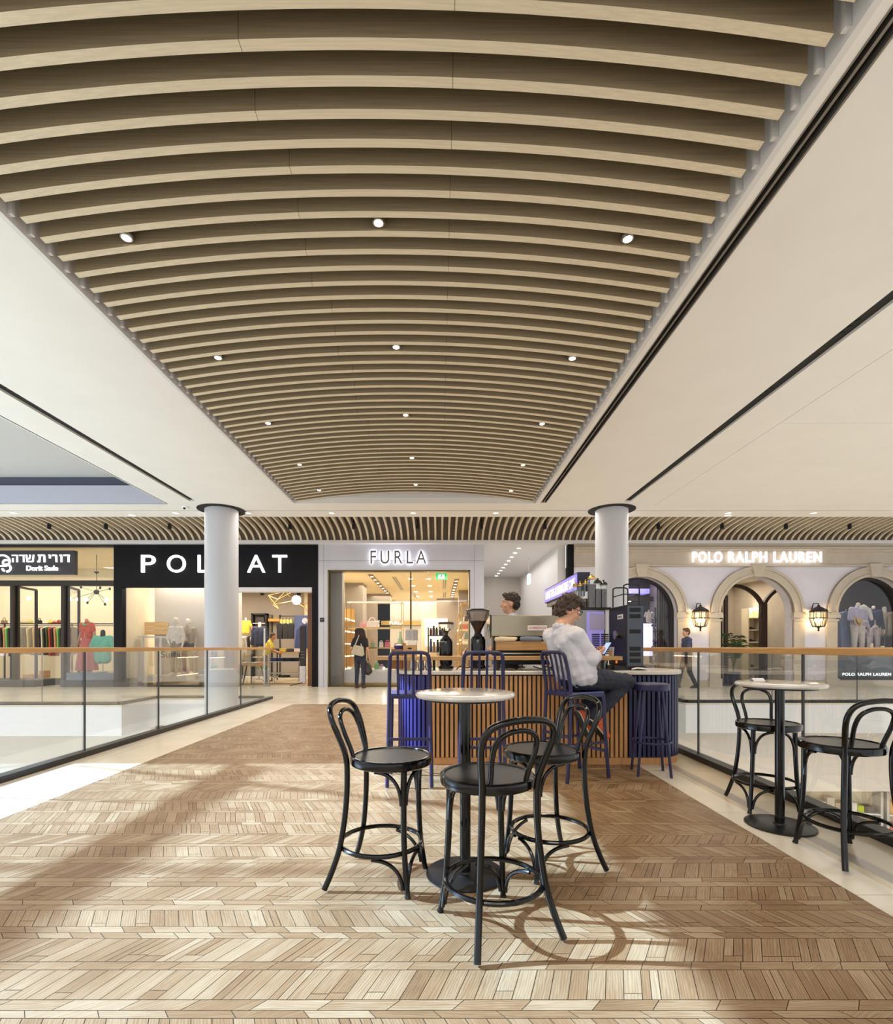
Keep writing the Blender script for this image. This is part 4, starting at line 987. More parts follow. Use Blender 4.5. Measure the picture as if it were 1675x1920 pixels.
# entrance doors: two dark arched leaves inside the middle arch
cx = AX[1]
ds = MB()
for c2 in (9.70, 11.68):
    n = 20; r = 1.1
    for k in range(n):
        a, c_ = PI * k / n, PI * (k + 1) / n
        q = [(c2 + q_ * math.cos(t_), y_, 2.17 + q_ * math.sin(t_)) for y_ in (16.3, 16.42) for (q_, t_) in ((r - .1, a), (r, a), (r, c_), (r - .1, c_))]
        ds.add(q, [(0, 1, 2, 3), (4, 7, 6, 5), (0, 3, 7, 4), (1, 5, 6, 2)])
ds.box(10.6, 10.8, 16.29, 16.43, 0, 2.62); ds.box(9.42, 9.52, 16.31, 16.41, 0, 2.9); ds.box(9.22, 9.50, 16.6, 16.9, 0, 2.75)
struct(ds.build('door_1', M['darkwood'], smooth=30))
lt = None
for i, px in enumerate((1310.5, 1530.5)):
    c = P(px, 1158, 14.72); zt = Z_(1141, 14.72); zb = Z_(1177, 14.72)
    t = thing('wall_lantern', 'black iron wall lantern with glowing candles, %s the entrance arch' % ('left of', 'right of')[i], 'lantern', (c.x, 14.62, zb))
    y_ = 14.62; H = zt - zb
    b = MB(); b.lathe([(.03, H + .1), (.035, H + .06), (.09, H + .03), (.22, H - .06), (.24, H - .1), (.23, H - .1)], 8, (c.x, y_, zb)); b.build('roof', M['darkframe'], t, smooth=20)
    b = MB(); hz = H - .1
    for k in range(8):
        a = 2 * PI * (k + .5) / 8; b.tube([(c.x + .215 * math.cos(a), y_ + .215 * math.sin(a), zb + hz), (c.x + .225 * math.cos(a), y_ + .225 * math.sin(a), zb + hz * .55), (c.x + .15 * math.cos(a), y_ + .15 * math.sin(a), zb + .03)], .01, 5)
    for rr, zz in ((.22, hz), (.225, hz * .6), (.15, .03)): b.tube(circle((c.x, y_), rr, 24, zb + zz), .01, 5, closed=True)
    b.lathe([(.15, .02), (.15, .03), (.03, .0), (.02, -.06), (.03, -.09), (.005, -.11)], 12, (c.x, y_, zb)); b.build('cage', M['darkframe'], t)
    b = MB(); b.lathe([(.2, hz), (.208, hz * .55), (.14, .04)], 16, (c.x, y_, zb), cap=False); b.build('glass', glass_mat('lantern_glass_%d' % i, (1, .96, .86), .6, .06), t)
    for q in (-.08, 0, .08):
        k = MB().cyl((c.x + q, y_, zb + .04), (c.x + q, y_, zb + .17), .018, n=8).build('candle', M['mannequin'], t)
        MB().ell((c.x + q, y_, zb + .22), (.03, .03, .055), 10, 8).build('flame_bulb', mat('flame_glow', (255, 220, 150), .5, emit=(255, 214, 140), estr=26), t)
    MB().tube([(c.x, 14.9, zb + H - .05), (c.x, 14.82, zb + H + .16), (c.x, y_, zb + H + .14), (c.x, y_, zb + H + .08)], .014, 8).build('bracket', M['darkframe'], t)
    l = bpy.data.lights.new('lantern_light', 'POINT'); l.energy = 22; l.color = (1, .75, .42); l.shadow_soft_size = .08
    o = bpy.data.objects.new('lantern_light', l); C.objects.link(o); o.location = (c.x, y_ - .0, zb + .25)
sg = thing('shop_sign', 'white glowing POLO RALPH LAUREN letters on the stone frieze', 'sign', (9.5, 14.8, 3.7))
T('POLO', 1298, 1354, 1034.5, 1054.5, 14.78, M['glow'], sg, .04, spacing=1.2, offset=.018); T('RALPH', 1365.5, 1437.5, 1034.5, 1054.5, 14.78, M['glow'], sg, .04, spacing=1.2, offset=.018); T('LAUREN', 1450.5, 1540, 1034.5, 1054.5, 14.78, M['glow'], sg, .04, spacing=1.2, offset=.018)
t = thing('window_sill_sign', 'dark panel with small white POLO RALPH LAUREN letters under the right arch window', 'sign', (AX[2], 15.2, .25))
MB().box(AX[2] - AR + .09, AX[2] + AR - .09, 15.16, 15.2, .28, .98).build('panel', mat('dark_glass_panel', (58, 62, 72), .2), t, smooth=0)
T('POLO RALPH LAUREN', 1580, 1671, 1261.5, 1267, 15.155, M['glow'], t, .004, offset=.02, spacing=1.1)
# lit display panel behind the left arch
t = thing('lit_poster_panel', 'bright white lit panel inside the left arch window', 'light panel', (X_(1214, 16.6), 16.6, 0))
MB().box(X_(1203, 16.6), X_(1224, 16.6), 16.6, 16.68, .9, Z_(1169, 16.6)).build('panel', mat('lit_panel_white', (230, 226, 255), .5, emit=(214, 208, 255), estr=1.3), t, smooth=0)
MB().box(X_(1203, 16.6), X_(1238, 16.6), 16.56, 16.72, 0, .9).build('base_cabinet', M['taupe'], t, smooth=0)
t = thing('lilac_light_bar', 'lilac ceiling light bar at the top of the left arch window', 'ceiling light', (6.0, 16.8, 3.1))
MB().box(5.0, 7.1, 16.7, 17.2, 3.0, 3.16).build('bar', mat('lilac_light', (150, 140, 230), .5, emit=(140, 130, 236), estr=.9), t, smooth=0)
MB().box(5.0, 7.1, 16.4, 16.7, 2.72, 2.86).build('shelf', M['darkframe'], t, smooth=0)
for x in (5.75, 6.35): MB().lathe([(.05, 2.705), (.05, 2.715)], 12, (x, 16.52, 0)).build('lamp_glow', M['lamp'], t)
t = thing('curtain', 'long grey curtain gathered at the right side of the left arch window', 'curtain', (7.2, 15.9, 0))
b = MB(); pts0 = []; pts = [(7.0 + .5 * k / 40, 15.9 + .05 * math.sin(k * 1.1)) for k in range(41)]
vs = [(x, y_, z) for z in (.05, 3.5) for (x, y_) in pts] + [(x, y_ + .02, z) for z in (.05, 3.5) for (x, y_) in pts]
fs = [(k, k + 1, 42 + k, 41 + k) for k in range(40)] + [(82 + k, 82 + 41 + k, 82 + 42 + k, 82 + k + 1) for k in range(40)]
b.add(vs, fs).build('cloth', cm((96, 88, 86)), t)
# potted palm in the entrance
pl = thing('potted_palm', 'dark green potted palm inside the entrance arch', 'plant', (X_(1375, 15.9), 15.9, 0))
c = Vector(pl.location); b = MB(); b.lathe([(.14, 0), (.2, .36), (.215, .4), (.18, .4), (.17, .34)], 20, c); b.build('pot', mat('black_pot', (34, 34, 38), .4), pl)
MB().lathe([(.001, .35), (.17, .35)], 16, c).build('soil', mat('soil', (50, 38, 28), .9), pl)
rng = random.Random(8); b = MB(); lf = MB()
for k in range(15):
    a = rng.uniform(0, 2 * PI); r = rng.uniform(.3, .6); h = rng.uniform(1.0, 1.62)
    st = bez(c + Vector((0, 0, .35)), c + Vector((.05 * math.cos(a), .05 * math.sin(a), h * .8)), c + Vector((r * .5 * math.cos(a), r * .5 * math.sin(a), h + .15)), c + Vector((r * math.cos(a), r * math.sin(a), h)), 14)
    b.tube(st, .008, 5, r_end=.003)
    for j in range(5, 15):
        p = st[j]; d = (st[min(j + 1, 14)] - st[j - 1]).normalized(); sd = d.cross(Vector((0, 0, 1))).normalized()
        for s_ in (-1, 1):
            e = p + sd * s_ * rng.uniform(.14, .22) + d * .1 + Vector((0, 0, -.05)); m_ = (p + e) / 2 + Vector((0, 0, .03)); q = d * .013
            lf.add([p, m_ - q, e, m_ + q], [(0, 1, 2), (0, 2, 3)])
b.build('stem', mat('palm_stem', (70, 84, 44), .6), pl); lf.build('leaves', mat('palm_leaf', (58, 88, 44), .5, noise=.3, nscale=6), pl, smooth=0)
# shelf with shoes and bags inside the entrance
t = thing('entrance_bookcase', 'cream shelving with shoes seen through the entrance arch', 'shelving', (X_(1420, 17.8), 17.8, 0))
y_ = 17.8; x0, x1 = X_(1405, y_), X_(1428, y_); zt = Z_(1140, y_)
b = MB(); b.box(x0 - .03, x0, y_, y_ + .4, 0, zt); b.box(x1, x1 + .03, y_, y_ + .4, 0, zt); b.box(x0, x1, y_ + .37, y_ + .4, 0, zt); b.build('carcass', M['cream'], t, smooth=0)
zz = [.05, .45, Z_(1204, y_), Z_(1181, y_), Z_(1158, y_)]
for z in zz: MB().box(x0, x1, y_ + .005, y_ + .37, z - .025, z).build('shelf', M['cream'], t, smooth=0)
MB().box(x0, x1, y_ + .02, y_ + .36, zt - .03, zt).build('top_light', M['glow_soft'], t, smooth=0)
def shoe(cx, cy, z, m, label, L_=.26, rz=0, group=None):
    t = thing('shoe', label, 'shoe', (cx, cy, z), rz, group)
    b = MB(); b.prism([(-.5 * L_, .02), (-.48 * L_, .11), (-.3 * L_, .12), (-.1 * L_, .09), (.25 * L_, .065), (.48 * L_, .045), (.5 * L_, .02)], 'y', -.04, .04); b.build('upper', m, t, world=False, smooth=40, bevel=.012)
    MB().prism([(-.51 * L_, 0), (.52 * L_, 0), (.52 * L_, .02), (-.51 * L_, .02)], 'y', -.045, .045).build('sole', M['mannequin'], t, world=False, smooth=0)
    return t
for i, (k, c_, nm) in enumerate(((2, (40, 36, 36), 'black'), (3, (60, 44, 34), 'brown'), (1, (70, 60, 54), 'grey'), (0, (210, 200, 190), 'pale'))):
    shoe((x0 + x1) / 2, y_ + .15, zz[k], cm(c_, .5), '%s shoe on the entrance shelving, %s shelf up' % (nm, ordw(k)), .27, .4 * i, 'shoes on the entrance shelving')
# ---------------------------------------------------------------- glass railings
M['railglass'] = glass_mat('rail_glass', (.98, .99, .985), base=.008, k=.3)
M['blk'] = mat('black_lacquer', (9, 9, 9), .14, spec=.45)
M['seatblk'] = mat('black_seat', (17, 16, 16), .3, noise=.2, nscale=6, spec=.4)
M['blkmetal'] = mat('black_metal', (20, 20, 21), .38, .2)
M['navy'] = mat('navy_paint', (34, 34, 74), .42, noise=.14, nscale=9)
M['navyslat'] = mat('strong_blue_slats', (50, 46, 118), .4)  # stronger blue on the bar's left end, the right end stays navy
M['marbletop'] = mat('white_marble_top', (234, 230, 222), .14, noise=1, nscale=5, col2=(198, 192, 182), coat=.3)
M['oakslat'] = mat('oak_slat_front', (196, 144, 90), .5, noise=.18, nscale=5, stretch=(14, 14, 1))
M['oakbar'] = mat('oak_bar', (182, 142, 88), .38, noise=.2, nscale=5, stretch=(1, 12, 12))
M['counterstone'] = mat('grey_stone_counter', (204, 198, 188), .25, noise=.1, nscale=7)

def railing(name_label, runs, joints):
    """runs: list of straight stretches ((x0,y0),(x1,y1)); joints: for each run, distances of the panel joints"""
    (x0, y0), _ = runs[0]
    t = thing('glass_railing', name_label, 'railing', (x0, y0, 0))
    for (a, b_), js in zip(runs, joints):
        a = Vector((*a, 0)); b_ = Vector((*b_, 0)); d = (b_ - a); L_ = d.length; d /= L_
        ends = [0] + js + [L_]
        MB().bar(a + Vector((0, 0, 1.167)) - d * .035, b_ + Vector((0, 0, 1.167)) + d * .035, .075, .048).build('handrail', M['railwood'], t, smooth=0, bevel=.004)
        MB().bar(a + Vector((0, 0, .03)), b_ + Vector((0, 0, .03)), .11, .06).build('base_channel', M['shoe'], t, smooth=0, bevel=.003)
        for i in range(len(ends) - 1):
            p, q = a + d * (ends[i] + .006), a + d * (ends[i + 1] - .006)
            MB().bar(p + Vector((0, 0, .6)), q + Vector((0, 0, .6)), .014, 1.085).build('glass_panel', M['railglass'], t, smooth=0)
            if i: MB().bar(a + d * ends[i] + Vector((0, 0, .06)), a + d * ends[i] + Vector((0, 0, 1.143)), .018, .011, up=d).build('joint_strip', M['shoe'], t, smooth=0)
    return t
railing('glass balustrade with oak handrail along the left edge of the wooden bridge', [((-3.9, -2.0), (-3.9, 11.5))], [[y + 2.0 for y in (-1.76, -.32, 1.12, 2.56, 4.0, 5.46, 6.9, 8.35, 9.77)]])
railing('glass balustrade with oak handrail along the right edge of the wooden bridge', [((2.77, -2.0), (2.77, 11.5))], [[y + 2.0 for y in (-.73, .77, 2.27, 3.77, 5.29, 6.8, 8.3, 9.9)]])
railing('far glass balustrade before the left shops, stepped around the left pillar', [((-4.1, 11.62), (-6.6, 11.62)), ((-6.6, 11.6), (-6.6, 10.32)), ((-6.64, 10.3), (-18, 10.3))], [[1.25], [], [1.6, 3.35, 5.1, 6.85, 8.6]])
railing('far glass balustrade before the stone arches, stepped around the right pillar', [((2.97, 11.62), (5.3, 11.62)), ((5.3, 11.6), (5.3, 10.7)), ((5.34, 10.67), (17, 10.67))], [[1.2], [], [1.83, 3.66, 5.49, 7.32, 9.15]])

# ---------------------------------------------------------------- bentwood bar stools
def make_stool(label, group):
    t = thing('bentwood_stool', label, 'bar stool', (0, 0, 0), 0, group)
    def half(s): return [(.2 * s, -.278, .012), (.178 * s, -.245, .1), (.155 * s, -.213, .22), (.137 * s, -.192, .4), (.13 * s, -.188, .56), (.135 * s, -.195, .66), (.158 * s, -.228, .77), (.165 * s, -.252, .83)]
    L_ = half(-1); R_ = half(1)
    top = [(-.148, -.272, .878), (-.098, -.288, .906), (0, -.296, .917), (.098, -.288, .906), (.148, -.272, .878)]
    pts = spline(L_ + top + R_[::-1], 5)
    MB().tube(pts, .0145, 12).build('back_frame', M['blk'], t, world=False)
    inn = [(-.084, -.166, .615), (-.088, -.185, .68), (-.1, -.218, .77), (-.09, -.243, .832), (-.05, -.256, .862), (0, -.26, .87), (.05, -.256, .862), (.09, -.243, .832), (.1, -.218, .77), (.088, -.185, .68), (.084, -.166, .615)]
    MB().tube(spline(inn, 5), .0115, 12).build('inner_hoop', M['blk'], t, world=False)
    MB().lathe([(.001, .634), (.12, .634), (.17, .637), (.186, .641)], 48).build('seat', M['seatblk'], t, world=False)
    MB().lathe([(.184, .6), (.2, .6), (.208, .606), (.21, .622), (.208, .64), (.201, .647), (.19, .647), (.185, .64), (.184, .6)], 48, cap=False).build('seat_rim', M['blk'], t, world=False)
    MB().lathe([(.001, .606), (.186, .606)], 40).build('seat_underside', M['blkmetal'], t, world=False)
    for s in (-1, 1):
        leg = spline([(.168 * s, .138, 0), (.162 * s, .134, .03), (.146 * s, .115, .2), (.136 * s, .108, .4), (.132 * s, .108, .605)], 4)
        MB().tube(leg, .0135, 12, radii=[.0155 if i < 3 else .0125 + .0035 * i / len(leg) for i in range(len(leg))]).build('leg', M['blk'], t, world=False)
        for (ex, ey) in ((.02 * s, .165), (.17 * s, -.03)):
            MB().tube(bez((.137 * s + (ex - .137 * s) * .1, .111 + (ey - .111) * .1, .43), (.137 * s + (ex - .137 * s) * .12, .111 + (ey - .111) * .12, .53), (.137 * s + (ex - .137 * s) * .4, .111 + (ey - .111) * .4, .588), (ex, ey, .594), 10), .0095, 8).build('seat_brace', M['blk'], t, world=False)
        for (ex, ey) in ((.02 * s, .152), (.2 * s, -.035)):
            MB().tube(bez((.16 * s + (ex - .16 * s) * .1, .13 + (ey - .13) * .1, .035), (.155 * s + (ex - .155 * s) * .14, .127 + (ey - .127) * .14, .12), (.15 * s + (ex - .15 * s) * .4, .122 + (ey - .122) * .4, .17), (ex, ey, .181), 10), .0095, 8).build('ring_brace', M['blk'], t, world=False)
    MB().tube(circle((0, -.055), .208, 48, .198), .0115, 10, closed=True).build('foot_ring', M['blk'], t, world=False)
    return t
GS = 'black bentwood bar stools around the two marble tables'
def aim(deg): return math.radians(deg) - PI / 2       # model faces +Y; deg = direction it faces, from +X
st = make_stool('black bentwood stool left of the central marble table, its seat facing right', GS)
st.location = (-.245, 2.56, 0); st.rotation_euler.z = aim(-13)
dup(st, (.214, 2.19, 0), aim(114), 'black bentwood stool nearest the camera, its hooped back in front of the central table')
dup(st, (.561, 2.72, 0), aim(202), 'black bentwood stool behind and right of the central table, below the seated man')
dup(st, (2.43, 3.66, 0), aim(256), 'black bentwood stool behind the right marble table, beside the glass balustrade')
dup(st, (2.35, 2.90, 0), aim(90), 'black bentwood stool cut by the right edge, in front of the right marble table')
# ---------------------------------------------------------------- round marble tables
def make_table(label):
    t = thing('round_marble_table', label, 'table', (0, 0, 0), 0, 'round marble bar tables')
    MB().lathe([(.001, .932), (.235, .932), (.255, .936), (.263, .946), (.263, .953), (.255, .962), (.235, .965), (.001, .965)], 64).build('tabletop', M['marbletop'], t, world=False)
    MB().lathe([(.001, .922), (.215, .922), (.215, .9318)], 40).build('support_plate', M['blkmetal'], t, world=False)
    MB().lathe([(.0285, .012), (.0285, .922)], 24).build('pole', M['blk'], t, world=False)
    MB().lathe([(.001, 0), (.2, 0), (.207, .003), (.207, .009), (.2, .012), (.04, .014), (.036, .022), (.0286, .022)], 48).build('base_plate', M['blkmetal'], t, world=False)
    return t
tb = make_table('round white marble bar table in the middle of the wooden floor')
tb.location = (.14, 2.62, 0); tb.rotation_euler.z = .4
dup(tb, (2.29, 3.33, 0), 1.3, 'round white marble bar table at the right, beside the glass balustrade')
t = thing('menu_card', 'small white folded card standing on the right marble table', 'card', (2.22, 3.42, .965))
b = MB(); b.add([(2.16, 3.40, .966), (2.24, 3.40, .966), (2.24, 3.425, .985), (2.16, 3.425, .985)], [(0, 1, 2, 3)]); b.add([(2.16, 3.45, .966), (2.24, 3.45, .966), (2.24, 3.425, .985), (2.16, 3.425, .985)], [(3, 2, 1, 0)])
o = b.build('card', M['white'], t, smooth=0); sm = o.modifiers.new('thickness', 'SOLIDIFY'); sm.thickness = .001

# ---------------------------------------------------------------- blue chairs
def make_chair(label):
    t = thing('navy_bar_chair', label, 'bar chair', (0, 0, 0), 0, 'navy blue bar chairs at the coffee bar')
    def rr(p, w_=.03, h=.026): return p
    m = M['navy']
    for s in (-1, 1):
        pts = spline([(.19 * s, -.235, 0), (.183 * s, -.205, .35), (.176 * s, -.185, .78), (.172 * s, -.205, .95), (.166 * s, -.235, 1.09)], 5)
        MB().tube(pts, .0165, 8).build('rear_leg', m, t, world=False, smooth=50)
        MB().tube(spline([(.195 * s, .235, 0), (.185 * s, .205, .4), (.178 * s, .185, .775)], 4), .0165, 8).build('front_leg', m, t, world=False, smooth=50)
        MB().bar((.18 * s, -.185, .765), (.178 * s, .19, .765), .022, .036).build('side_rail', m, t, world=False, smooth=0, bevel=.004)
        MB().bar((.186 * s, -.212, .335), (.188 * s, .212, .335), .016, .022).build('side_stretcher', m, t, world=False, smooth=0, bevel=.003)
    top = spline([(-.166, -.235, 1.09), (-.16, -.245, 1.125), (-.13, -.252, 1.148), (-.06, -.256, 1.153), (.06, -.256, 1.153), (.13, -.252, 1.148), (.16, -.245, 1.125), (.166, -.235, 1.09)], 5)
    MB().tube(top, .0165, 8).build('top_rail', m, t, world=False, smooth=50)
    for i in range(4):
        x = -.099 + .066 * i
        b = MB(); pts = [(x, -.184, .785), (x, -.205, .95), (x, -.236, 1.09), (x, -.252, 1.143)]
        for p, q in zip(pts, pts[1:]): b.bar(p, q, .021, .010, up=(0, 1, 0))
        b.build('back_slat', m, t, world=False, smooth=30)
    MB().bar((-.176, -.186, .772), (.176, -.186, .772), .022, .034).build('rear_rail', m, t, world=False, smooth=0, bevel=.004)
    MB().bar((-.178, .19, .768), (.178, .19, .768), .022, .034).build('front_rail', m, t, world=False, smooth=0, bevel=.004)
    MB().bar((-.185, -.215, .41), (.185, -.215, .41), .016, .024).build('rear_stretcher', m, t, world=False, smooth=0, bevel=.003)
    MB().bar((-.19, .218, .25), (.19, .218, .25), .018, .026).build('foot_rest', m, t, world=False, smooth=0, bevel=.003)
    b = MB(); n = 10; vs = []; fs = []
    for j in range(n + 1):
        for i in range(n + 1):
            u, v = -1 + 2 * i / n, -1 + 2 * j / n
            z = .796 - .012 * (1 - u * u) * (1 - v * v); vs.append((u * .182, .004 + v * .186, z))
    k = len(vs)
    vs += [(x, y, .778) for (x, y, z) in vs]
    for j in range(n):
        for i in range(n):
            a = j * (n + 1) + i; fs.append((a, a + 1, a + n + 2, a + n + 1)); fs.append((k + a, k + a + n + 1, k + a + n + 2, k + a + 1))
    for i in range(n):
        for a, c in ((i, i + 1), (n * (n + 1) + i + 1, n * (n + 1) + i), ((i + 1) * (n + 1), i * (n + 1)), (i * (n + 1) + n, (i + 1) * (n + 1) + n)): fs.append((a, k + a, k + c, c))
    b.add(vs, fs).build('seat', M['navyseat'], t, world=False, smooth=40)
    for s in (-1, 1):
        for y in (-.235, .235): MB().lathe([(.017, 0), (.017, .006)], 10, (.19 * s if y < 0 else .195 * s, y, 0)).build('foot_glide', M['steel'], t, world=False)
    return t
M['navyseat'] = mat('lighter_blue_seat', (76, 78, 140), .3, noise=.15, nscale=8)  # seat pan a lighter blue than the frame
ch = make_chair('navy metal bar chair at the left end of the wood-slatted coffee bar')
ch.location = (-.255, 4.46, 0); ch.rotation_euler.z = .02
dup(ch, (.385, 4.47, 0), -.02, 'navy metal bar chair at the coffee bar behind the central marble table')
seat_c = Vector((1.255, 4.60, 0))
dup(ch, seat_c, aim(25), 'navy metal bar chair occupied by the man with the phone')
# low blue round stool
t = thing('round_blue_stool', 'round dark blue backless stool at the right end of the coffee bar', 'bar stool', (2.01, 4.70, 0))
c = Vector(t.location); m = M['navy']
MB().lathe([(.001, .79), (.15, .79), (.162, .795), (.165, .81), (.165, .848), (.155, .856), (.001, .85)], 40, c).build('seat', m, t)
for k in range(4):
    a = math.radians(35 + 90 * k); e = Vector((math.cos(a), math.sin(a), 0))
    MB().tube([c + e * .205, c + e * .115 + Vector((0, 0, .79))], .0125, 10).build('leg', m, t)
MB().tube(circle((c.x, c.y), .175, 40, .31), .011, 8, closed=True).build('foot_ring', m, t)

# ---------------------------------------------------------------- the coffee bar
KY, KR, KX0, KX1 = 5.40, .35, -.09, 2.22
kb = thing('coffee_bar_counter', 'long rounded coffee bar with oak slats, blue slatted ends and pale stone top', 'bar counter', (1.06, KY, 0))
def stadium(r, n=20):
    p = [(KX1 + r * math.cos(-PI / 2 + PI * k / n), KY + r * math.sin(-PI / 2 + PI * k / n)) for k in range(n + 1)]
    return p + [(KX0 + r * math.cos(PI / 2 + PI * k / n), KY + r * math.sin(PI / 2 + PI * k / n)) for k in range(n + 1)]
MB().prism(stadium(KR - .035), 'z', .05, .91).build('core', M['black'], kb, smooth=30)
MB().prism(stadium(KR - .01), 'z', 0, .07).build('plinth', M['oakslat'], kb, smooth=30)
MB().prism(stadium(KR + .03), 'z', .916, .958).build('countertop', M['counterstone'], kb, smooth=30, bevel=.01)
b = MB(); b2 = MB(); p = .0467; x = KX0 + .02
while x < 1.93:
    b.prism([(x, KY - KR - .0), (x + .029, KY - KR - .0), (x + .029, KY - KR + .036), (x, KY - KR + .036)], 'z', .075, .905)
    b2.prism([(x, KY + KR), (x + .029, KY + KR), (x + .029, KY + KR - .036), (x, KY + KR - .036)], 'z', .075, .905); x += p
b.build('oak_slats', M['oakslat'], kb, smooth=0); b2.build('oak_slats', M['oakslat'], kb, smooth=0)
for cx, a0 in ((KX0, PI / 2), (KX1, -PI / 2)):
    b = MB(); n = 24
    for k in range(n):
        a = a0 + PI * (k + .5) / n; e = Vector((math.cos(a), math.sin(a), 0)); s = Vector((-math.sin(a), math.cos(a), 0)); q = Vector((cx, KY, 0))
        b.bar(q + e * (KR - .018) + Vector((0, 0, .075)), q + e * (KR - .018) + Vector((0, 0, .905)), .028, .036, up=e)
    if cx == KX1:
        for k in range(7): b.box(1.95 + k * p - .01, 1.95 + k * p + .018, KY - KR, KY - KR + .036, .075, .905)
    b.build('blue_slats', M['navyslat'] if cx == KX0 else M['navy'], kb, smooth=0)
# raised oak bar
t = thing('raised_oak_bar', 'narrow raised oak bar ledge on black posts along the coffee counter', 'bar ledge', (.6, 5.2, .958))
MB().prism([(-.65, 5.12), (-.62, 5.04), (1.87, 5.04), (1.87, 5.36), (-.60, 5.36), (-.65, 5.3)], 'z', 1.064, 1.104).build('ledge_board', M['oakbar'], t, smooth=0, bevel=.004)
for x in (-.05, .62, 1.3, 1.72): MB().box(x - .015, x + .015, 5.2, 5.23, .9585, 1.064).build('post', M['blkmetal'], t, smooth=0)

# grinders
def grinder(label, x, y, hop, zt, zh, bw, big):
    t = thing('coffee_grinder', label, 'coffee grinder', (x, y, .9585)); c = Vector((x, y, 0))
    zb = zh - .02
    b = MB(); b.lathe([(.085, .9585), (.085, .985), (bw * .9, 1.0), (bw, 1.1), (bw, zb - .04), (bw * .8, zb)], 28, c); b.build('body', M['blk'], t)
    MB().lathe([(bw * .62, zb), (bw * .55, zh), (hop * .3, zh + .012)], 24, c).build('collar', M['blkmetal'], t)
    b = MB(); b.lathe([(hop * .27, zh + .01), (hop * .34, zh + .05), (hop, zt - .07), (hop * 1.02, zt - .015)], 32, c, cap=False)
    b.build('hopper', glass_mat('hopper_smoke' if big else 'hopper_clear', (.62, .55, .48) if big else (.86, .86, .84), .8, .06), t)
    zf = zh + .05 + (zt - .07 - zh - .05) * (.62 if big else .2); rf = hop * (.34 + .66 * (.62 if big else .2)) * .96
    MB().lathe([(hop * .2, zh + .012), (hop * .31, zh + .05), (rf, zf), (.001, zf + .012)], 28, c).build('coffee_beans', mat('coffee_beans', (48, 32, 24), .5, bump=.8, bscale=90, noise=.5, nscale=80), t)
    b = MB(); b.lathe([(.001, zt + .005), (hop * .9, zt + .004), (hop * 1.06, zt - .008), (hop * 1.06, zt - .018)], 32, c); b.build('lid', M['blk'] if big else M['blkmetal'], t)
    MB().tube([c + Vector((-.01, -bw - .0, 1.14)), c + Vector((-.01, -bw - .06, 1.12))], .014, 8).build('dosing_spout', M['blkmetal'], t)
    return t
grinder('tall black coffee grinder with big smoked hopper beside the espresso machine', X_(896.5, 5.55), 5.55, .125, Z_(1143, 5.55), Z_(1190, 5.55), .083, True)
g2 = grinder('smaller black coffee grinder with clear hopper on the left half of the bar', X_(836.5, 5.55), 5.55, .085, Z_(1167, 5.55), Z_(1194, 5.55), .075, False)
text('lettering', 'Brasilia', X_(829, 5.47), Z_(1203, 5.47), .06, .013, 5.472, M['white'], g2, .002, shear=.2)
# espresso machine
em = thing('espresso_machine', 'wide stainless espresso machine with an oak front on the coffee counter', 'espresso machine', (1.0, 5.6, .9585))
ey = 5.48; xa, xb = X_(921, ey), 1.42
b = MB(); b.prism([(ey, 1.315), (ey + .32, 1.315), (ey + .34, 1.545), (ey + .01, 1.55)], 'x', xa, xb); b.build('upper_housing', mat('warm_steel', (150, 140, 120), .32, 1.0), em, smooth=0, bevel=.008)
MB().box(xa - .012, xa, ey - .004, ey + .345, 1.30, 1.556).build('side_cheek', M['blk'], em, smooth=0)
MB().box(xb, xb + .012, ey - .004, ey + .345, 1.30, 1.556).build('side_cheek', M['blk'], em, smooth=0)
MB().box(xa + .04, xb - .02, ey + .12, ey + .32, 1.0, 1.315).build('lower_body', M['blkmetal'], em, smooth=0)
MB().box(xa + .05, xb - .03, ey - .02, ey + .02, 1.16, 1.262).build('oak_front_board', M['oakbar'], em, smooth=0, bevel=.006)
MB().box(xa + .03, xb - .02, ey - .03, ey + .12, 1.12, 1.135).build('drip_tray', M['steel'], em, smooth=0)
for x in (xa + .08, xb - .1):
    for y in (ey + .05, ey + .28): MB().cyl((x, y, .9586), (x, y, 1.12), .02, .026, 12).build('foot', M['blkmetal'], em)
for x in (xa - .03, xa - .01): MB().tube([(x, ey + .03, 1.45), (x - .02, ey - .02, 1.3), (x - .03, ey - .03, 1.16)], .008, 8).build('steam_wand', M['steel'], em)
pl_ = MB().box(X_(990, ey - .01), X_(1026, ey - .01), ey - .006, ey + .006, Z_(1182, ey), Z_(1172.5, ey)).build('badge', M['white'], em, smooth=0)
text('badge_lettering', 'LA MARZOCCO', X_(1008, ey), Z_(1177.2, ey), .19, .026, ey - .007, mat('red_ink', (190, 50, 50), .5), em, .002)
t = thing('folded_towel', 'cream towel folded over the ledge of the espresso machine', 'towel', (X_(945, 5.45), 5.46, 1.263))
b = MB(); c = Vector(t.location)
b.tcap(c + Vector((-.08, 0, .02)), c + Vector((.12, .0, .02)), .028, .022); b.tcap(c + Vector((-.04, .02, .035)), c + Vector((.14, .02, .03)), .02, .018); blob('cloth', b, cm((214, 200, 172)), t, voxel=.008)
t = thing('folded_towel', 'grey blue towel on the oak ledge of the espresso machine', 'towel', (X_(990, 5.45), 5.46, 1.263))
b = MB(); c = Vector(t.location)
b.tcap(c + Vector((-.06, 0, .025)), c + Vector((.14, 0, .02)), .03, .024); b.tcap(c + Vector((-.02, .02, .04)), c + Vector((.12, .02, .035)), .02, .018); blob('cloth', b, cm((112, 120, 136)), t, voxel=.008)
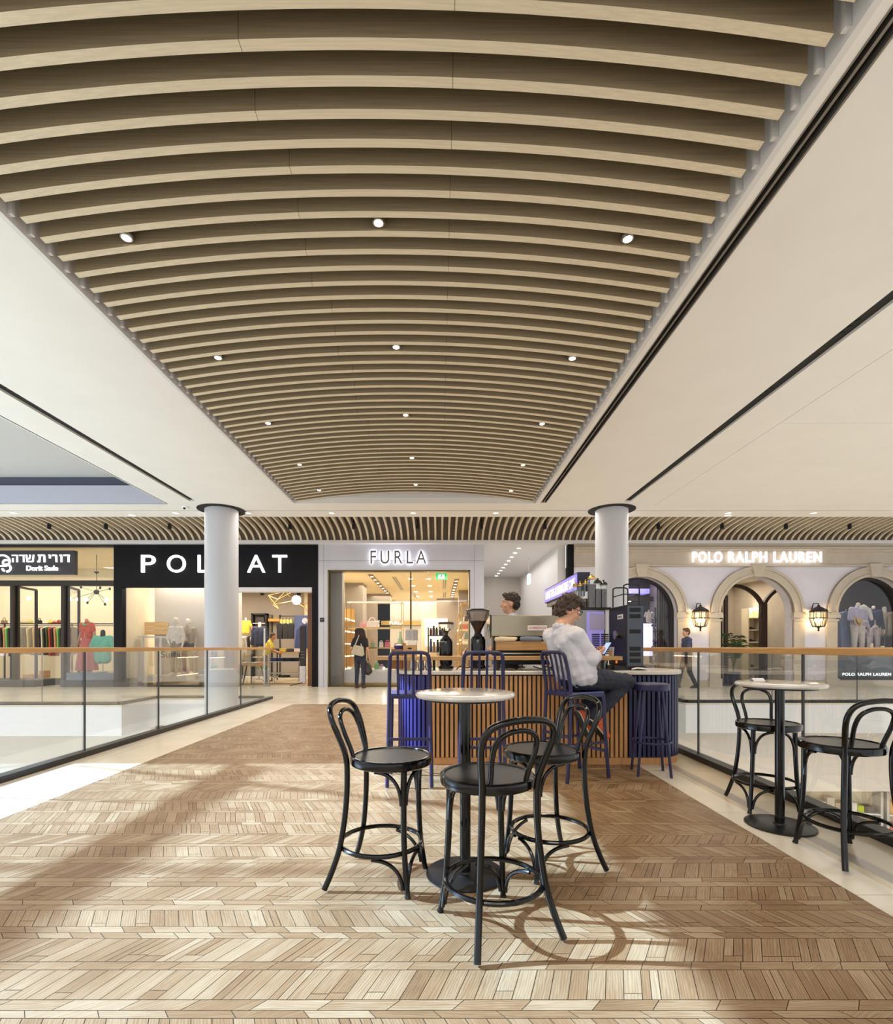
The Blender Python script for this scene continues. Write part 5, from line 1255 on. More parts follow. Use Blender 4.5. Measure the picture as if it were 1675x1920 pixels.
# items on the left part of the bar
def at_bar(px, y): return X_(px, y)
t = thing('cardboard_box', 'light brown cardboard box with a hand hole on the left of the bar', 'box', (X_(768.5, 5.5), 5.6, .9585)); c = Vector(t.location)
zt = Z_(1210, 5.5); x0, x1 = X_(756, 5.5), X_(781, 5.5)
MB().box(x0, x1, 5.5, 5.68, .9585, zt).build('box', cm((196, 158, 108)), t, smooth=0)
MB().ell((c.x, 5.4995, zt - .035), (.026, .003, .011), 14, 6).build('hand_hole', M['black'], t)
t = thing('napkin_stack', 'stack of white napkins on the cardboard box', 'napkins', (c.x, 5.59, zt + .0005))
MB().box(X_(765, 5.5), X_(781, 5.5), 5.53, 5.66, zt + .0005, zt + .055).build('napkins', cm((236, 232, 226)), t, smooth=0, bevel=.006)
t = thing('grey_cloth', 'pale grey ribbed cloth draped over a stack on the bar', 'cloth', (X_(772, 5.62), 5.62, zt + .056)); z0 = zt + .056
b = MB(); vs = []; n = 28
for h, k in ((0, 1.0), (.05, .95), (.11, 1.02), (.125, .8)):
    for i in range(n):
        a = 2 * PI * i / n; r = (.062 + .006 * math.sin(a * 9)) * k; vs.append((X_(772, 5.62) + r * 1.1 * math.cos(a), 5.6 + r * .8 * math.sin(a), z0 + h))
b.add(vs, [(j * n + i, j * n + (i + 1) % n, (j + 1) * n + (i + 1) % n, (j + 1) * n + i) for j in range(3) for i in range(n)] + [tuple(range(3 * n, 4 * n)), tuple(range(n))[::-1]]).build('cloth', cm((176, 172, 170)), t)
t = thing('wooden_crate', 'small brown wooden crate left of the cardboard box', 'crate', (X_(746, 5.5), 5.55, .9585)); z1 = Z_(1217, 5.5)
b = MB(); x0, x1 = X_(734, 5.5), X_(755, 5.5); b.box(x0, x1, 5.48, 5.495, .9585, z1); b.box(x0, x1, 5.635, 5.65, .9585, z1); b.box(x0, x0 + .012, 5.495, 5.635, .9585, z1); b.box(x1 - .012, x1, 5.495, 5.635, .9585, z1); b.box(x0 + .012, x1 - .012, 5.495, 5.635, .9585, z1 - .02)
b.build('crate', cm((140, 96, 58)), t, smooth=0)
t = thing('purple_bowl', 'purple bowl with white contents on the brown crate', 'bowl', (X_(748, 5.56), 5.56, z1 - .02)); c = Vector(t.location)
MB().lathe([(.03, .0005), (.035, .004), (.055, .045), (.058, .06), (.052, .058), (.045, .03)], 24, c).build('bowl', mat('purple_bowl', (76, 62, 130), .3), t)
MB().ell(c + Vector((0, 0, .05)), (.05, .05, .028), 16, 8).build('sugar', cm((232, 228, 230)), t)
t = thing('straw_basket', 'small straw basket behind the purple bowl', 'basket', (X_(751, 5.72), 5.70, .9585)); c = Vector(t.location)
MB().lathe([(.05, 0), (.055, .2), (.066, .27), (.066, .285), (.055, .285), (.05, .26), (.001, .24)], 20, c).build('basket', mat('straw', (190, 156, 104), .8, bump=1, bscale=60, noise=.3, nscale=30), t)
t = thing('glass_carafe', 'green glass carafe with a narrow neck standing in the straw basket', 'carafe', (c.x, c.y, 1.2)); c2 = Vector((c.x, c.y, 0))
MB().lathe([(.03, 1.205), (.044, 1.225), (.04, 1.26), (.018, 1.31), (.012, 1.36), (.016, 1.375)], 20, c2, cap=False).build('bottle', glass_mat('green_glass', (.66, .82, .7), .8, .08), t)
# wire rack with jars
t = thing('wire_bottle_rack', 'black wire rack of jars behind the smaller coffee grinder', 'rack', (X_(820, 6.2), 6.2, 0)); x0, x1 = X_(803, 6.1), X_(834, 6.1)
for x in (x0, x1):
    for y in (6.1, 6.3): MB().tube([(x, y, 0), (x, y, Z_(1176, 6.1))], .006, 6).build('post', M['black'], t)
rz = [Z_(1191, 6.1), Z_(1222, 6.1)]
for z in rz:
    b = MB(); b.box(x0, x1, 6.1, 6.3, z - .008, z); b.build('shelf', M['black'], t, smooth=0)
for i, (k, px, c_, h, nm) in enumerate(((0, 808, (120, 40, 40), .09, 'dark red'), (0, 813.5, (60, 60, 66), .12, 'grey'), (0, 819, (70, 62, 60), .1, 'smoky'), (0, 825, (54, 54, 60), .11, 'black'), (0, 830, (90, 90, 96), .09, 'silver'), (1, 808, (60, 86, 150), .16, 'blue'), (1, 814, (200, 160, 120), .12, 'amber'), (1, 821, (40, 40, 46), .15, 'black'), (1, 828, (220, 190, 140), .1, 'cream'))):
    x = X_(px, 6.18); q = thing('jar', '%s jar on the %s shelf of the black wire rack' % (nm, ('upper', 'lower')[k]), 'jar', (x, 6.2, rz[k]), 0, 'jars on the black wire rack')
    MB().lathe([(.017, .0005), (.017, h * .75), (.01, h * .85), (.01, h * .9)], 14, (x, 6.2, rz[k])).build('jar_body', cm(c_, .25), q)
    MB().lathe([(.0125, h * .88), (.0125, h)], 12, (x, 6.2, rz[k])).build('lid', M['black'], q)
for i, (px, h, r) in enumerate(((772, .1, .032), (789, .11, .036), (803, .13, .038))):
    x = X_(px, 5.25); q = thing('milk_pitcher', 'steel milk pitcher under the oak ledge, %s from the left' % ordw(i), 'pitcher', (x, 5.45, .9585), 0, 'steel pitchers on the bar counter')
    MB().lathe([(r, .0005), (r * 1.05, .02), (r * .8, h * .75), (r * .86, h), (r * .8, h), (r * .74, h * .75)], 20, (x, 5.45, .9585)).build('body', M['steel'], q)
    MB().tube(bez((x + r, 5.45, .9585 + h * .85), (x + r + .035, 5.45, .9585 + h * .85), (x + r + .03, 5.45, .9585 + .02), (x + r, 5.45, .9585 + .025), 8), .005, 6).build('handle', M['steel'], q)
rng = random.Random(4)
for i, (x, nm) in enumerate(((.2, 'below the smaller grinder'), (.62, 'below the tall grinder'), (1.0, 'below the espresso machine'))):
    pts = [(x + .05 * k + rng.uniform(-.03, .03), 5.16 + .02 * math.sin(k * 2), .966 + abs(.035 * math.sin(k * 1.3 + i))) for k in range(7)]
    q = tag(MB().tube(spline(pts, 5), .006, 6).build('power_cable', M['black']), 'loose black power cable on the bar counter %s' % nm, 'cable')
# right end: black grinder cabinet, brewer, jars and rack
gx0, gx1, gy0, gy1, gz = 1.963, 2.145, 5.2, 5.72, Z_(1134, 5.2)
t = thing('black_shop_grinder', 'tall black cabinet coffee grinder with vents at the right end of the bar', 'coffee grinder', ((gx0 + gx1) / 2, 5.46, .9585))
MB().box(gx0, gx1, gy0, gy1, 1.0, gz).build('cabinet', [M['blkmetal']], t, smooth=0, bevel=.004)
MB().box(gx0 + .012, gx1 - .002, gy0 - .006, gy0, 1.0, gz - .01).build('vent_panel', mat('slate_panel', (74, 82, 92), .5, .2), t, smooth=0)
for z in (gz - .075, gz - .14, gz - .3, 1.16, 1.10, 1.035): MB().box(gx0 + .035, gx1 - .03, gy0 - .008, gy0 - .004, z, z + .042).build('vent_slot', M['slot'], t, smooth=0)
MB().box(gx0 - .12, gx1 + .02, gy0 + .0, gy1 - .1, .9586, 1.0).build('foot_base', M['blkmetal'], t, smooth=0)
k = MB(); k.lathe([(.048, 0), (.048, .012), (.034, .016), (.03, .04), (.0, .042)], 20, (0, 0, 0), axis='x'); 
o = k.build('dial', M['steel'], t, world=False); o.location = Vector((gx0 - .042, 5.42, 1.33)) - Vector(t.location)
MB().box(gx0 - .004, gx0, 5.28, 5.44, 1.50, 1.55).build('label_plate', M['white'], t, smooth=0)
text('lettering', 'ditting', 0, 0, .11, .028, 0, M['black'], t, .001, plane=((gx0 - .005, 5.36, 1.525), (0, -1, 0), (0, 0, 1)))
MB().box(gx0 - .006, gx0, 5.45, 5.49, 1.02, 1.05).build('orange_switch', mat('orange_switch', (240, 130, 40), .4, emit=(255, 140, 40), estr=.6), t, smooth=0)
br = thing('stainless_brewer', 'stainless brewing cabinet with lilac lit panel behind the seated man', 'coffee machine', (1.8, 5.98, .9585))
bx0, bx1, by = 1.58, 1.945, 5.78
MB().box(bx0, bx1, by, by + .4, .9586, Z_(1143, by)).build('cabinet', mat('steel_cabinet', (150, 146, 140), .35, .8), br, smooth=0, bevel=.006)
MB().box(X_(1100, by) , bx1 - .02, by - .006, by, 1.06, Z_(1147, by)).build('lit_panel', mat('lilac_panel', (160, 152, 214), .3, emit=(150, 140, 226), estr=.35), br, smooth=0)
MB().box(X_(1106, by), X_(1134, by), by - .009, by - .006, 1.4, 1.585).build('notice_sheet', mat('paper', (196, 190, 232), .6), br, smooth=0)
b = MB()
for x0 in (X_(1110, by), X_(1127, by)):
    for k in range(11): b.box(x0, x0 + .088, by - .012, by - .006, 1.12 + k * .022, 1.132 + k * .022)
b.build('vent_grille', M['slot'], br, smooth=0)
MB().box(bx0, bx1 + .06, by - .02, by + .42, Z_(1143, by), Z_(1139, by)).build('top_tray', M['blkmetal'], br, smooth=0)
zt = Z_(1139, by)
for i, (px, r, h, fill, nm) in enumerate(((1079, .032, .27, .3, 'leftmost'), (1088, .034, .28, .45, 'second'), (1098, .036, .3, .4, 'third'), (1110, .05, .35, .8, 'tallest'), (1121, .045, .3, .75, 'fifth'), (1132, .042, .28, .8, 'rightmost'))):
    y = 5.9 + (.1 if i in (0, 1, 2) else 0); x = X_(px, y)
    q = thing('coffee_jar', '%s of the tall glass coffee jars with gold lids above the brewer' % nm, 'jar', (x, y, zt), 0, 'tall glass jars above the brewer')
    MB().lathe([(r, .0005), (r, h)], 24, (x, y, zt), cap=False).build('glass_tube', glass_mat('jar_glass_%d' % i, (.93, .93, .93), 1, .08), q)
    MB().lathe([(r * .93, .004), (r * .93, h * fill), (.001, h * fill + .01)], 20, (x, y, zt)).build('coffee_beans', mat('bean_fill_%d' % i, (66, 50, 40), .6, noise=.5, nscale=60), q)
    MB().lathe([(r * 1.08, h - .004), (r * 1.1, h + .01), (r * .8, h + .028), (r * .25, h + .04), (r * .28, h + .055), (.001, h + .06)], 24, (x, y, zt)).build('lid', M['brass'] if i < 4 else M['blkmetal'], q)
t = thing('tube_rack', 'rounded black tube rack standing on the black grinder cabinet', 'rack', (2.0, 5.45, gz))
def px_tube(y): return spline([P(1127, 1134, y), P(1127, 1098, y), P(1129, 1093.5, y), P(1134, 1092.5, y), P(1163, 1092.5, y), P(1169, 1094, y), P(1171, 1099, y), P(1171, 1134, y)], 5)
xA, xB = gx0 + .005, gx1 - .01
for y, nm in ((5.28, 0), (5.6, 1)):
    pts = spline([(xA, y, gz), (xA, y, gz + .19), (xA + .01, y, gz + .215), (xA + .04, y, gz + .225), (xB - .04, y, gz + .225), (xB - .01, y, gz + .215), (xB, y, gz + .19), (xB, y, gz)], 5)
    MB().tube(pts, .008, 8).build('frame_loop', M['blkmetal'], t)
for x in (xA, xB): MB().tube([(x, 5.28, gz + .12), (x, 5.6, gz + .12)], .006, 8).build('side_bar', M['blkmetal'], t)
MB().tube([(xA, 5.28, gz + .12), (xB, 5.28, gz + .12)], .006, 8).build('cross_bar', M['blkmetal'], t)
# cables and papers by the black grinder
t = tag(MB().tube(spline([(2.02, 5.17, .966), (2.06, 5.15, .985), (2.1, 5.16, .97), (2.14, 5.15, .99), (2.17, 5.17, .966), (2.1, 5.13, .975), (2.05, 5.12, .966)], 6), .007, 6).build('power_cable', M['black']), 'coiled black cable in front of the black grinder cabinet', 'cable')
t = tag(MB().tube(spline([(2.0, 5.14, .9685), (2.05, 5.125, .98), (2.12, 5.12, .975), (2.16, 5.125, .9685)], 6), .009, 6).build('white_cable', M['white']), 'white cable bundle in front of the black grinder cabinet', 'cable')
# cup of coffee and pitcher by the man
t = thing('coffee_glass', 'small glass of milky coffee on the oak ledge beside the phone', 'glass', (X_(1147, 5.2), 5.2, 1.1045)); c = Vector(t.location)
MB().lathe([(.024, .001), (.031, .095), (.029, .095), (.022, .006)], 24, c, cap=False).build('glass', glass_mat('cup_glass', (.96, .96, .96), 1, .08), t)
MB().lathe([(.001, .004), (.0215, .005), (.0265, .055), (.001, .055)], 20, c).build('coffee', cm((190, 140, 86), .3), t)
t = thing('steel_cup', 'brushed steel tumbler under the oak ledge near the seated man', 'cup', (X_(1133, 5.35), 5.35, .9585)); c = Vector(t.location)
MB().lathe([(.03, .0005), (.042, .095), (.039, .095), (.027, .006)], 24, c).build('tumbler', M['steel'], t)
# back counter with its sign
t = thing('back_counter', 'dark back counter of the coffee bar below the cafe sign', 'counter', (1.95, 7.0, 0))
MB().box(1.66, 2.45, 6.5, 8.0, 0, .9).build('cabinet', M['blkmetal'], t, smooth=0)
MB().box(1.62, 2.48, 6.46, 8.04, .9, .94).build('worktop', M['oakbar'], t, smooth=0)
sx0, sx1, sy0, sy1, sz0, sz1 = 1.68, 1.83, 6.0, 7.85, 1.885, 2.105
t = thing('cafe_sign', 'violet lit sign box reading the alternative cafe above the coffee bar', 'sign', (1.75, 6.9, 1.885))
MB().box(sx0, sx1, sy0, sy1, sz0, sz1).build('sign_box', mat('sign_navy', (34, 32, 58), .5), t, smooth=0)
MB().box(sx0 - .006, sx0, sy0 + .015, sy1 - .015, sz0 + .015, sz1 - .015).build('lit_face', mat('violet_face', (120, 104, 214), .4, emit=(112, 96, 220), estr=.85), t, smooth=0)
text('lettering', "ILAN'S THE ALTERNATIVE CAFE", 0, 0, 1.64, .12, 0, mat('lit_white', (250, 250, 240), .5, emit=(252, 250, 240), estr=1.6), t, .002, plane=((sx0 - .007, (sy0 + sy1) / 2, (sz0 + sz1) / 2), (0, -1, 0), (0, 0, 1)))
for y in (6.7, 7.6): MB().box(1.74, 1.77, y, y + .03, .94, sz0).build('post', M['blkmetal'], t, smooth=0)
MB().box(1.70, 1.80, 6.1, 7.8, sz0 - .06, sz0).build('support_beam', M['blkmetal'], t, smooth=0)
t = thing('oak_wall_shelf', 'orange brown wooden shelf in a black frame behind the seated man', 'shelf', (1.5, 6.9, .94))
MB().box(1.66, 1.95, 6.55, 7.3, 1.5, 1.54).build('board', cm((190, 110, 50), .4), t, smooth=0)
for y in (6.6, 7.25): MB().tube([(1.68, y, .94), (1.68, y, 1.7), (1.72, y, 1.74), (1.95, y, 1.74)], .01, 6).build('frame_tube', M['blkmetal'], t)
# ---------------------------------------------------------------- people and mannequins
M['denim'] = mat('dark_denim', (46, 52, 68), .8, noise=.2, nscale=20)
M['jean_near'] = mat('navy_jeans', (38, 42, 56), .8, noise=.25, nscale=18, bump=.5, bscale=26)
M['shirt_near'] = mat('pale_blue_shirt', (200, 199, 207), .8, noise=.06, nscale=12, bump=.5, bscale=16)
M['shoeorange'] = mat('orange_suede', (216, 96, 40), .7, noise=.12, nscale=24)
M['rubber'] = mat('cream_rubber', (226, 216, 196), .6)

def head_pieces(b, c, f, s=1.0, ears=True, down=0.0):
    """skull, jaw, nose, brow, ears around centre c, looking along f"""
    up = Vector((0, 0, 1)); r = f.cross(up).normalized(); u = r.cross(f).normalized()
    R = Matrix((r, f, u)).transposed()
    q = lambda x, y, z: c + (r * x + f * y + u * z) * s
    b.ell(q(0, -.012, .025), (.074 * s, .094 * s, .092 * s), 18, 12, R)
    b.ell(q(0, .022, -.035), (.058 * s, .066 * s, .078 * s), 16, 10, R)
    b.ell(q(0, .052, -.085), (.03 * s, .03 * s, .026 * s), 12, 8, R)
    b.tcap(q(0, .082, .012), q(0, .104, -.028), .010 * s, .0155 * s, 10)
    b.ell(q(0, .078, -.062), (.026 * s, .014 * s, .012 * s), 10, 8, R)
    b.ell(q(0, .07, .035), (.055 * s, .02 * s, .014 * s), 12, 8, R)
    for e in (-1, 1):
        if ears: b.ell(q(.074 * e, -.012, -.012), (.012 * s, .022 * s, .034 * s), 10, 8, R)
        b.ell(q(.04 * e, .05, -.028), (.026 * s, .026 * s, .026 * s), 10, 8, R)
    return q, R

def hand_pieces(b, w_, d, palm, s=1.0, curl=.5):
    """palm, four bent fingers of different lengths, thumb from the side of the palm; d = direction of hand, palm = palm normal"""
    d = d.normalized(); palm = (palm - d * palm.dot(d)).normalized(); side = d.cross(palm).normalized()
    k = w_ + d * .045 * s
    for o_ in (-.028, -.009, .01, .027): b.tcap(w_ + side * o_ * .6 * s, w_ + d * .085 * s + side * o_ * s, .0125 * s, .0105 * s, 8)
    for o_, ln in ((-.03, .066), (-.0105, .078), (.009, .074), (.027, .058)):
        p = w_ + d * .088 * s + side * o_ * s; a = p + (d * math.cos(curl * .5) + palm * math.sin(curl * .5)) * ln * .45 * s
        e = a + (d * math.cos(curl * 1.3) + palm * math.sin(curl * 1.3)) * ln * .33 * s; g = e + (d * math.cos(curl * 2.0) + palm * math.sin(curl * 2.0)) * ln * .28 * s
        b.tcap(p, a, .0088 * s, .0082 * s, 8); b.tcap(a, e, .0082 * s, .0076 * s, 8); b.tcap(e, g, .0076 * s, .0066 * s, 8)
    p = w_ + d * .025 * s - side * .026 * s; a = p + (d * .7 - side * .6 + palm * .35).normalized() * .042 * s; e = a + (d * .95 - side * .1 + palm * .3).normalized() * .03 * s
    b.tcap(p, a, .0125 * s, .0095 * s, 8); b.tcap(a, e, .0095 * s, .0075 * s, 8)

def figure(name, label, cat, x, y, z, ang, H, top=None, bottom=None, hair=None, skin=None, sleeve='short', headless=False, arms=None, legs=None, shoes=None, vox=.014,
           group=None, coat=False, skirt=None, lean=0.0, head_turn=0.0, hair_long=False, hem=.86, base=False, cut=None):
    s = H / 1.75; t = thing(name, label, cat, (x, y, z), 0, group)
    ca, sa = math.cos(ang), math.sin(ang); O = Vector((x, y, z))
    def W(a, b_, c): b_ += lean * max(0, c - .95); return O + Vector((a * ca - b_ * sa, a * sa + b_ * ca, c)) * s if False else O + Vector(((a * ca - b_ * sa) * s, (a * sa + b_ * ca) * s, c * s))
    sk = skin or M['skin']
    J = dict(elL=(-.235, -.03, 1.13), wrL=(-.235, .06, .89), elR=(.235, -.03, 1.13), wrR=(.235, .06, .89), knL=(-.1, .015, .5), anL=(-.105, -.02, .08), knR=(.1, .015, .5), anR=(.105, -.02, .08))
    J.update(arms or {}); J.update(legs or {})
    g = lambda k: W(*J[k])
    f = Vector((-math.sin(ang + head_turn), math.cos(ang + head_turn), -.0 - lean * .8)).normalized()
    b = MB()
    sh = {q: W((-.17 if q == 'L' else .17), 0, 1.415) for q in 'LR'}; hp = {q: W((-.088 if q == 'L' else .088), 0, .93) for q in 'LR'}
    if not headless:
        hc = W(0, .02 + lean * .12, 1.625); head_pieces(b, hc, f, s)
    b.tcap(W(0, -.01, 1.42), W(0, .01 + lean * .05, 1.55), .058 * s, .05 * s)
    for q in 'LR':
        b.tcap(W(0, 0, 1.37), sh[q], .075 * s, .056 * s); b.tcap(sh[q], g('el' + q), .052 * s, .04 * s); b.tcap(g('el' + q), g('wr' + q), .039 * s, .027 * s)
        d = (g('wr' + q) - g('el' + q)).normalized(); hand_pieces(b, g('wr' + q), d, W(0, 0, 1) - W((.1 if q == 'L' else -.1) * 10, 0, 1) if False else Vector((ca, sa, 0)) * (1 if q == 'L' else -1), s, .45)
        b.tcap(W(0, 0, 1.24), W(0, 0, .98), .084 * s, .088 * s); b.tcap(hp[q], g('kn' + q), .08 * s, .054 * s); b.tcap(g('kn' + q), g('an' + q), .054 * s, .036 * s)
        an = g('an' + q); toe = an + Vector((-sa, ca, 0)) * .16 * s + Vector((0, 0, -.045)) * s
        b.tcap(an + Vector((sa, -ca, 0)) * .03 * s + Vector((0, 0, -.04 * s)), toe, .036 * s, .03 * s)
    blob('body', b, sk, t, voxel=vox)
    if bottom is not None:
        b = MB()
        for q in 'LR':
            b.tcap(hp[q], g('kn' + q), .098 * s, .07 * s); e = g('kn' + q).lerp(g('an' + q), .93); b.tcap(g('kn' + q), e, .068 * s, .054 * s)
            b.tcap(W(0, 0, .96), hp[q], .115 * s, .1 * s)
        b.tcap(W(0, -.02, .97), W(0, -.02, .88), .118 * s, .105 * s)
        blob('trousers', b, bottom, t, voxel=vox, disp=.006 * s, dscale=.06)
    if skirt is not None:
        m_, z0, r0 = skirt
        b = MB(); n = 36; vs = []
        for i, (zz, rr) in enumerate(((1.04, .13), (.92, .17), (.6, .17 + (r0 - .17) * .45), (z0, r0))):
            for k in range(n):
                a = 2 * PI * k / n; w_ = rr + (.0 if i < 2 else .018 * (i - 1) * math.sin(9 * a)); vs.append(W(w_ * math.cos(a), w_ * .8 * math.sin(a), zz))
        b.add(vs, [(j * n + i, j * n + (i + 1) % n, (j + 1) * n + (i + 1) % n, (j + 1) * n + i) for j in range(3) for i in range(n)] + [tuple(range(n)), tuple(range(3 * n, 4 * n))[::-1]]).build('skirt', m_, t)
    if top is not None:
        b = MB()
        for q in 'LR':
            b.tcap(W(0, 0, 1.36), W((-.168 if q == 'L' else .168), 0, 1.41), .1 * s, .072 * s)
            e = g('el' + q); a = sh[q]
            if sleeve == 'short': b.tcap(a, a.lerp(e, .62), .068 * s, .062 * s)
            if sleeve == 'long': b.tcap(a, e, .066 * s, .054 * s); b.tcap(e, e.lerp(g('wr' + q), .9), .054 * s, .044 * s)
            if sleeve == 'rolled': b.tcap(a, e, .066 * s, .056 * s); b.tcap(e, e.lerp(g('wr' + q), .3), .056 * s, .05 * s)
            x_ = -.07 if q == 'L' else .07
            b.tcap(W(x_, 0, 1.3), W(x_, -.01, 1.05), .115 * s, .105 * s); b.tcap(W(x_, -.01, 1.05), W(x_, -.01, hem + .1), .108 * s, .112 * s)
        if coat:
            for x_ in (-.09, .09): b.tcap(W(x_, -.01, 1.0), W(x_, -.01, coat), .12 * s, .115 * s)
        b.tcap(W(0, -.012, 1.42), W(0, -.005, 1.475), .082 * s, .066 * s)
        blob('coat' if coat else 'shirt', b, top, t, voxel=vox, disp=.007 * s, dscale=.07)
    if shoes is not None:
        for q in 'LR':
            an = g('an' + q); b = MB(); fw = Vector((-sa, ca, 0))
            b.tcap(an - fw * .035 * s + Vector((0, 0, -.035 * s)), an + fw * .15 * s + Vector((0, 0, -.05 * s)), .043 * s, .034 * s); b.tcap(an + Vector((0, 0, -.0)), an + fw * .08 * s + Vector((0, 0, -.035 * s)), .044 * s, .038 * s)
            blob('shoe', b, shoes, t, voxel=vox * .8, smooth_it=2)
    if hair is not None and not headless:
        r = Vector((f.y, -f.x, 0)).normalized(); u = Vector((0, 0, 1)); R = Matrix((r, f, r.cross(f))).transposed(); b = MB()
        q = lambda x_, y_, z_: hc + (r * x_ + f * y_ + u * z_) * s
        b.ell(q(0, -.02, .05), (.083 * s, .098 * s, .088 * s), 16, 12, R); b.ell(q(0, -.055, .0), (.076 * s, .062 * s, .08 * s), 14, 10, R); b.ell(q(0, .045, .098), (.06 * s, .045 * s, .03 * s), 12, 8, R)
        if hair_long:
            for x_ in (-.06, 0, .06): b.tcap(q(x_, -.06, .05), q(x_ * 1.3, -.07, -.14), .085 * s, .06 * s)
            for x_ in (-.095, .095): b.tcap(q(x_, -.01, .03), q(x_ * 1.25, -.02, -.13), .055 * s, .06 * s)
        blob('hair', b, hair, t, voxel=vox * .8, smooth_it=2, disp=.012 * s, dscale=.03)
    if base: MB().lathe([(.001, .001), (.16, .001), (.16, .014), (.001, .014)], 24, O).build('stand_base', M['steel'], t)
    return t

# woman outside the bag shop
wx, wy = X_(676, 14.5), 14.45
wm = figure('person', 'woman with curly dark hair, black top and beige shoulder bag facing the bag shop window', 'person', wx, wy, 0, math.radians(-12), 1.74,
            top=cm((30, 28, 30)), bottom=M['denim'], hair=M['hair'], sleeve='short', shoes=cm((90, 60, 44)), hair_long=True,
            arms=dict(wrR=(.25, .08, .86), elL=(-.25, -.06, 1.14), wrL=(-.2, .08, .98)), vox=.011)
t = thing('shoulder_bag', 'large beige shoulder bag hanging from the left shoulder of the woman', 'bag', (X_(672, 14.3), 14.3, 1.0))
zt, zb = Z_(1209, 14.25), Z_(1231, 14.25)
b = MB(); b.prism([(X_(659, 14.25), zb + .08), (X_(680, 14.25), zb), (X_(684, 14.25), zb + .05), (X_(682, 14.25), zt - .05), (X_(665, 14.25), zt)], 'y', 14.13, 14.24); b.build('body', cm((186, 172, 150)), t, smooth=0, bevel=.02)
MB().tube(spline([(X_(666, 14.2), 14.18, zt - .02), (X_(671, 14.3), 14.26, 1.42), (X_(674, 14.4), 14.38, 1.56), (X_(673, 14.5), 14.52, 1.5), (X_(679, 14.3), 14.25, zt - .06)], 6), .014, 8).build('strap', cm((206, 194, 176)), t)
t = thing('handbag', 'small dark brown bag carried in the right hand of the woman', 'bag', (X_(690, 14.4), 14.45, .5)); c = P(690, 1252, 14.45)
b = MB(); b.tcap(c + Vector((-.03, 0, .09)), c + Vector((0, 0, -.12)), .06, .1); b.tcap(c + Vector((.03, 0, .05)), c + Vector((.06, 0, -.1)), .05, .07); blob('body', b, cm((52, 42, 40), .5), t, voxel=.012, disp=.01)
MB().tube(spline([c + Vector((-.05, 0, .1)), c + Vector((-.03, 0, .2)), c + Vector((.0, 0, .27)), c + Vector((.03, 0, .2)), c + Vector((.03, 0, .08))], 5), .01, 6).build('handle', cm((52, 42, 40), .5), t)
# barista
bx, byy = X_(960, 6.1), 6.1
ba = figure('person', 'young dark-haired barista in profile behind the espresso machine', 'person', bx + .0, byy, 0, math.radians(84), 1.865, top=cm((206, 208, 220)), bottom=cm((40, 40, 46)),
            hair=M['hair'], sleeve='short', shoes=M['black'], arms=dict(elR=(.25, .05, 1.12), wrR=(.2, .26, 1.1), elL=(-.25, .03, 1.12), wrL=(-.2, .24, 1.08)), vox=.007, skin=M['skin'])
b = MB(); c = Vector((bx, byy, 0)); b.prism([(byy - .11, .55), (byy + .11, .55), (byy + .09, 1.3), (byy - .09, 1.3)], 'x', bx - .165, bx - .155); b.build('apron', cm((52, 52, 96)), ba, smooth=0)
# yellow-shirted man in the menswear shop
figure('person', 'man in a yellow T-shirt bending over the folded clothes in the black fronted shop', 'person', X_(499, 17.1), 17.1, 0, math.radians(-80), 1.68, top=cm((222, 200, 70)), bottom=cm((60, 58, 60)),
       hair=cm((70, 56, 44)), sleeve='short', shoes=M['black'], lean=.28, arms=dict(elR=(.22, .2, 1.12), wrR=(.16, .4, 1.05), elL=(-.22, .2, 1.12), wrL=(-.16, .4, 1.05)), vox=.013, skin=M['skin_dark'])
# passer-by at the stone shop front
figure('person', 'person in a dark blue jacket walking past the pilaster left of the lantern', 'person', X_(1288, 14.3), 14.3, 0, math.radians(90), 1.74, top=cm((62, 72, 96)), bottom=cm((40, 42, 50)), hair=cm((104, 72, 52)), sleeve='long', shoes=M['black'],
       arms=dict(elR=(.23, -.1, 1.13), wrR=(.23, -.02, .9), elL=(-.23, .08, 1.14), wrL=(-.22, .24, .98)), legs=dict(knR=(.1, .12, .5), anR=(.1, .2, .085), knL=(-.1, -.03, .5), anL=(-.1, -.22, .1)), vox=.013)

# ---------------------------------------------------------------- the seated man
mx = Vector((.906, .423, 0)); ml = Vector((-.423, .906, 0)); UP = Vector((0, 0, 1))
sm_ = thing('person', 'man in glasses, pale shirt and jeans seated at the bar looking at a phone', 'person', (1.26, 4.6, .79))
b = MB()
HC = Vector((1.24, 4.705, 1.545)); hf = Vector((.93, .08, -.4)).normalized()
hq, HR = head_pieces(b, HC, hf, 1.06)
nk = Vector((1.15, 4.67, 1.40)); b.tcap(nk, HC + Vector((-.01, 0, -.06)), .066, .058); b.tcap(nk, Vector((1.16, 4.665, 1.32)), .066, .07)
SC_ = Vector((1.175, 4.665, 1.285)); PV = Vector((1.275, 4.62, .93))
shR, shL = SC_ - ml * .185 + UP * .02, SC_ + ml * .185 + UP * .02
elR, elL = Vector((1.385, 4.475, 1.085)), Vector((1.40, 4.90, 1.10))
wrR, wrL = Vector((1.488, 4.66, 1.125)), Vector((1.505, 4.84, 1.118))
ph = Vector((1.60, 4.755, 1.185))
hipR, hipL = PV - ml * .095 + mx * .03 - UP * .01, PV + ml * .095 + mx * .03 - UP * .01
knR, knL = Vector((1.78, 4.73, .865)), Vector((1.72, 4.94, .85))
anR, anL = Vector((1.46, 4.655, .545)), Vector((1.385, 4.77, .60))
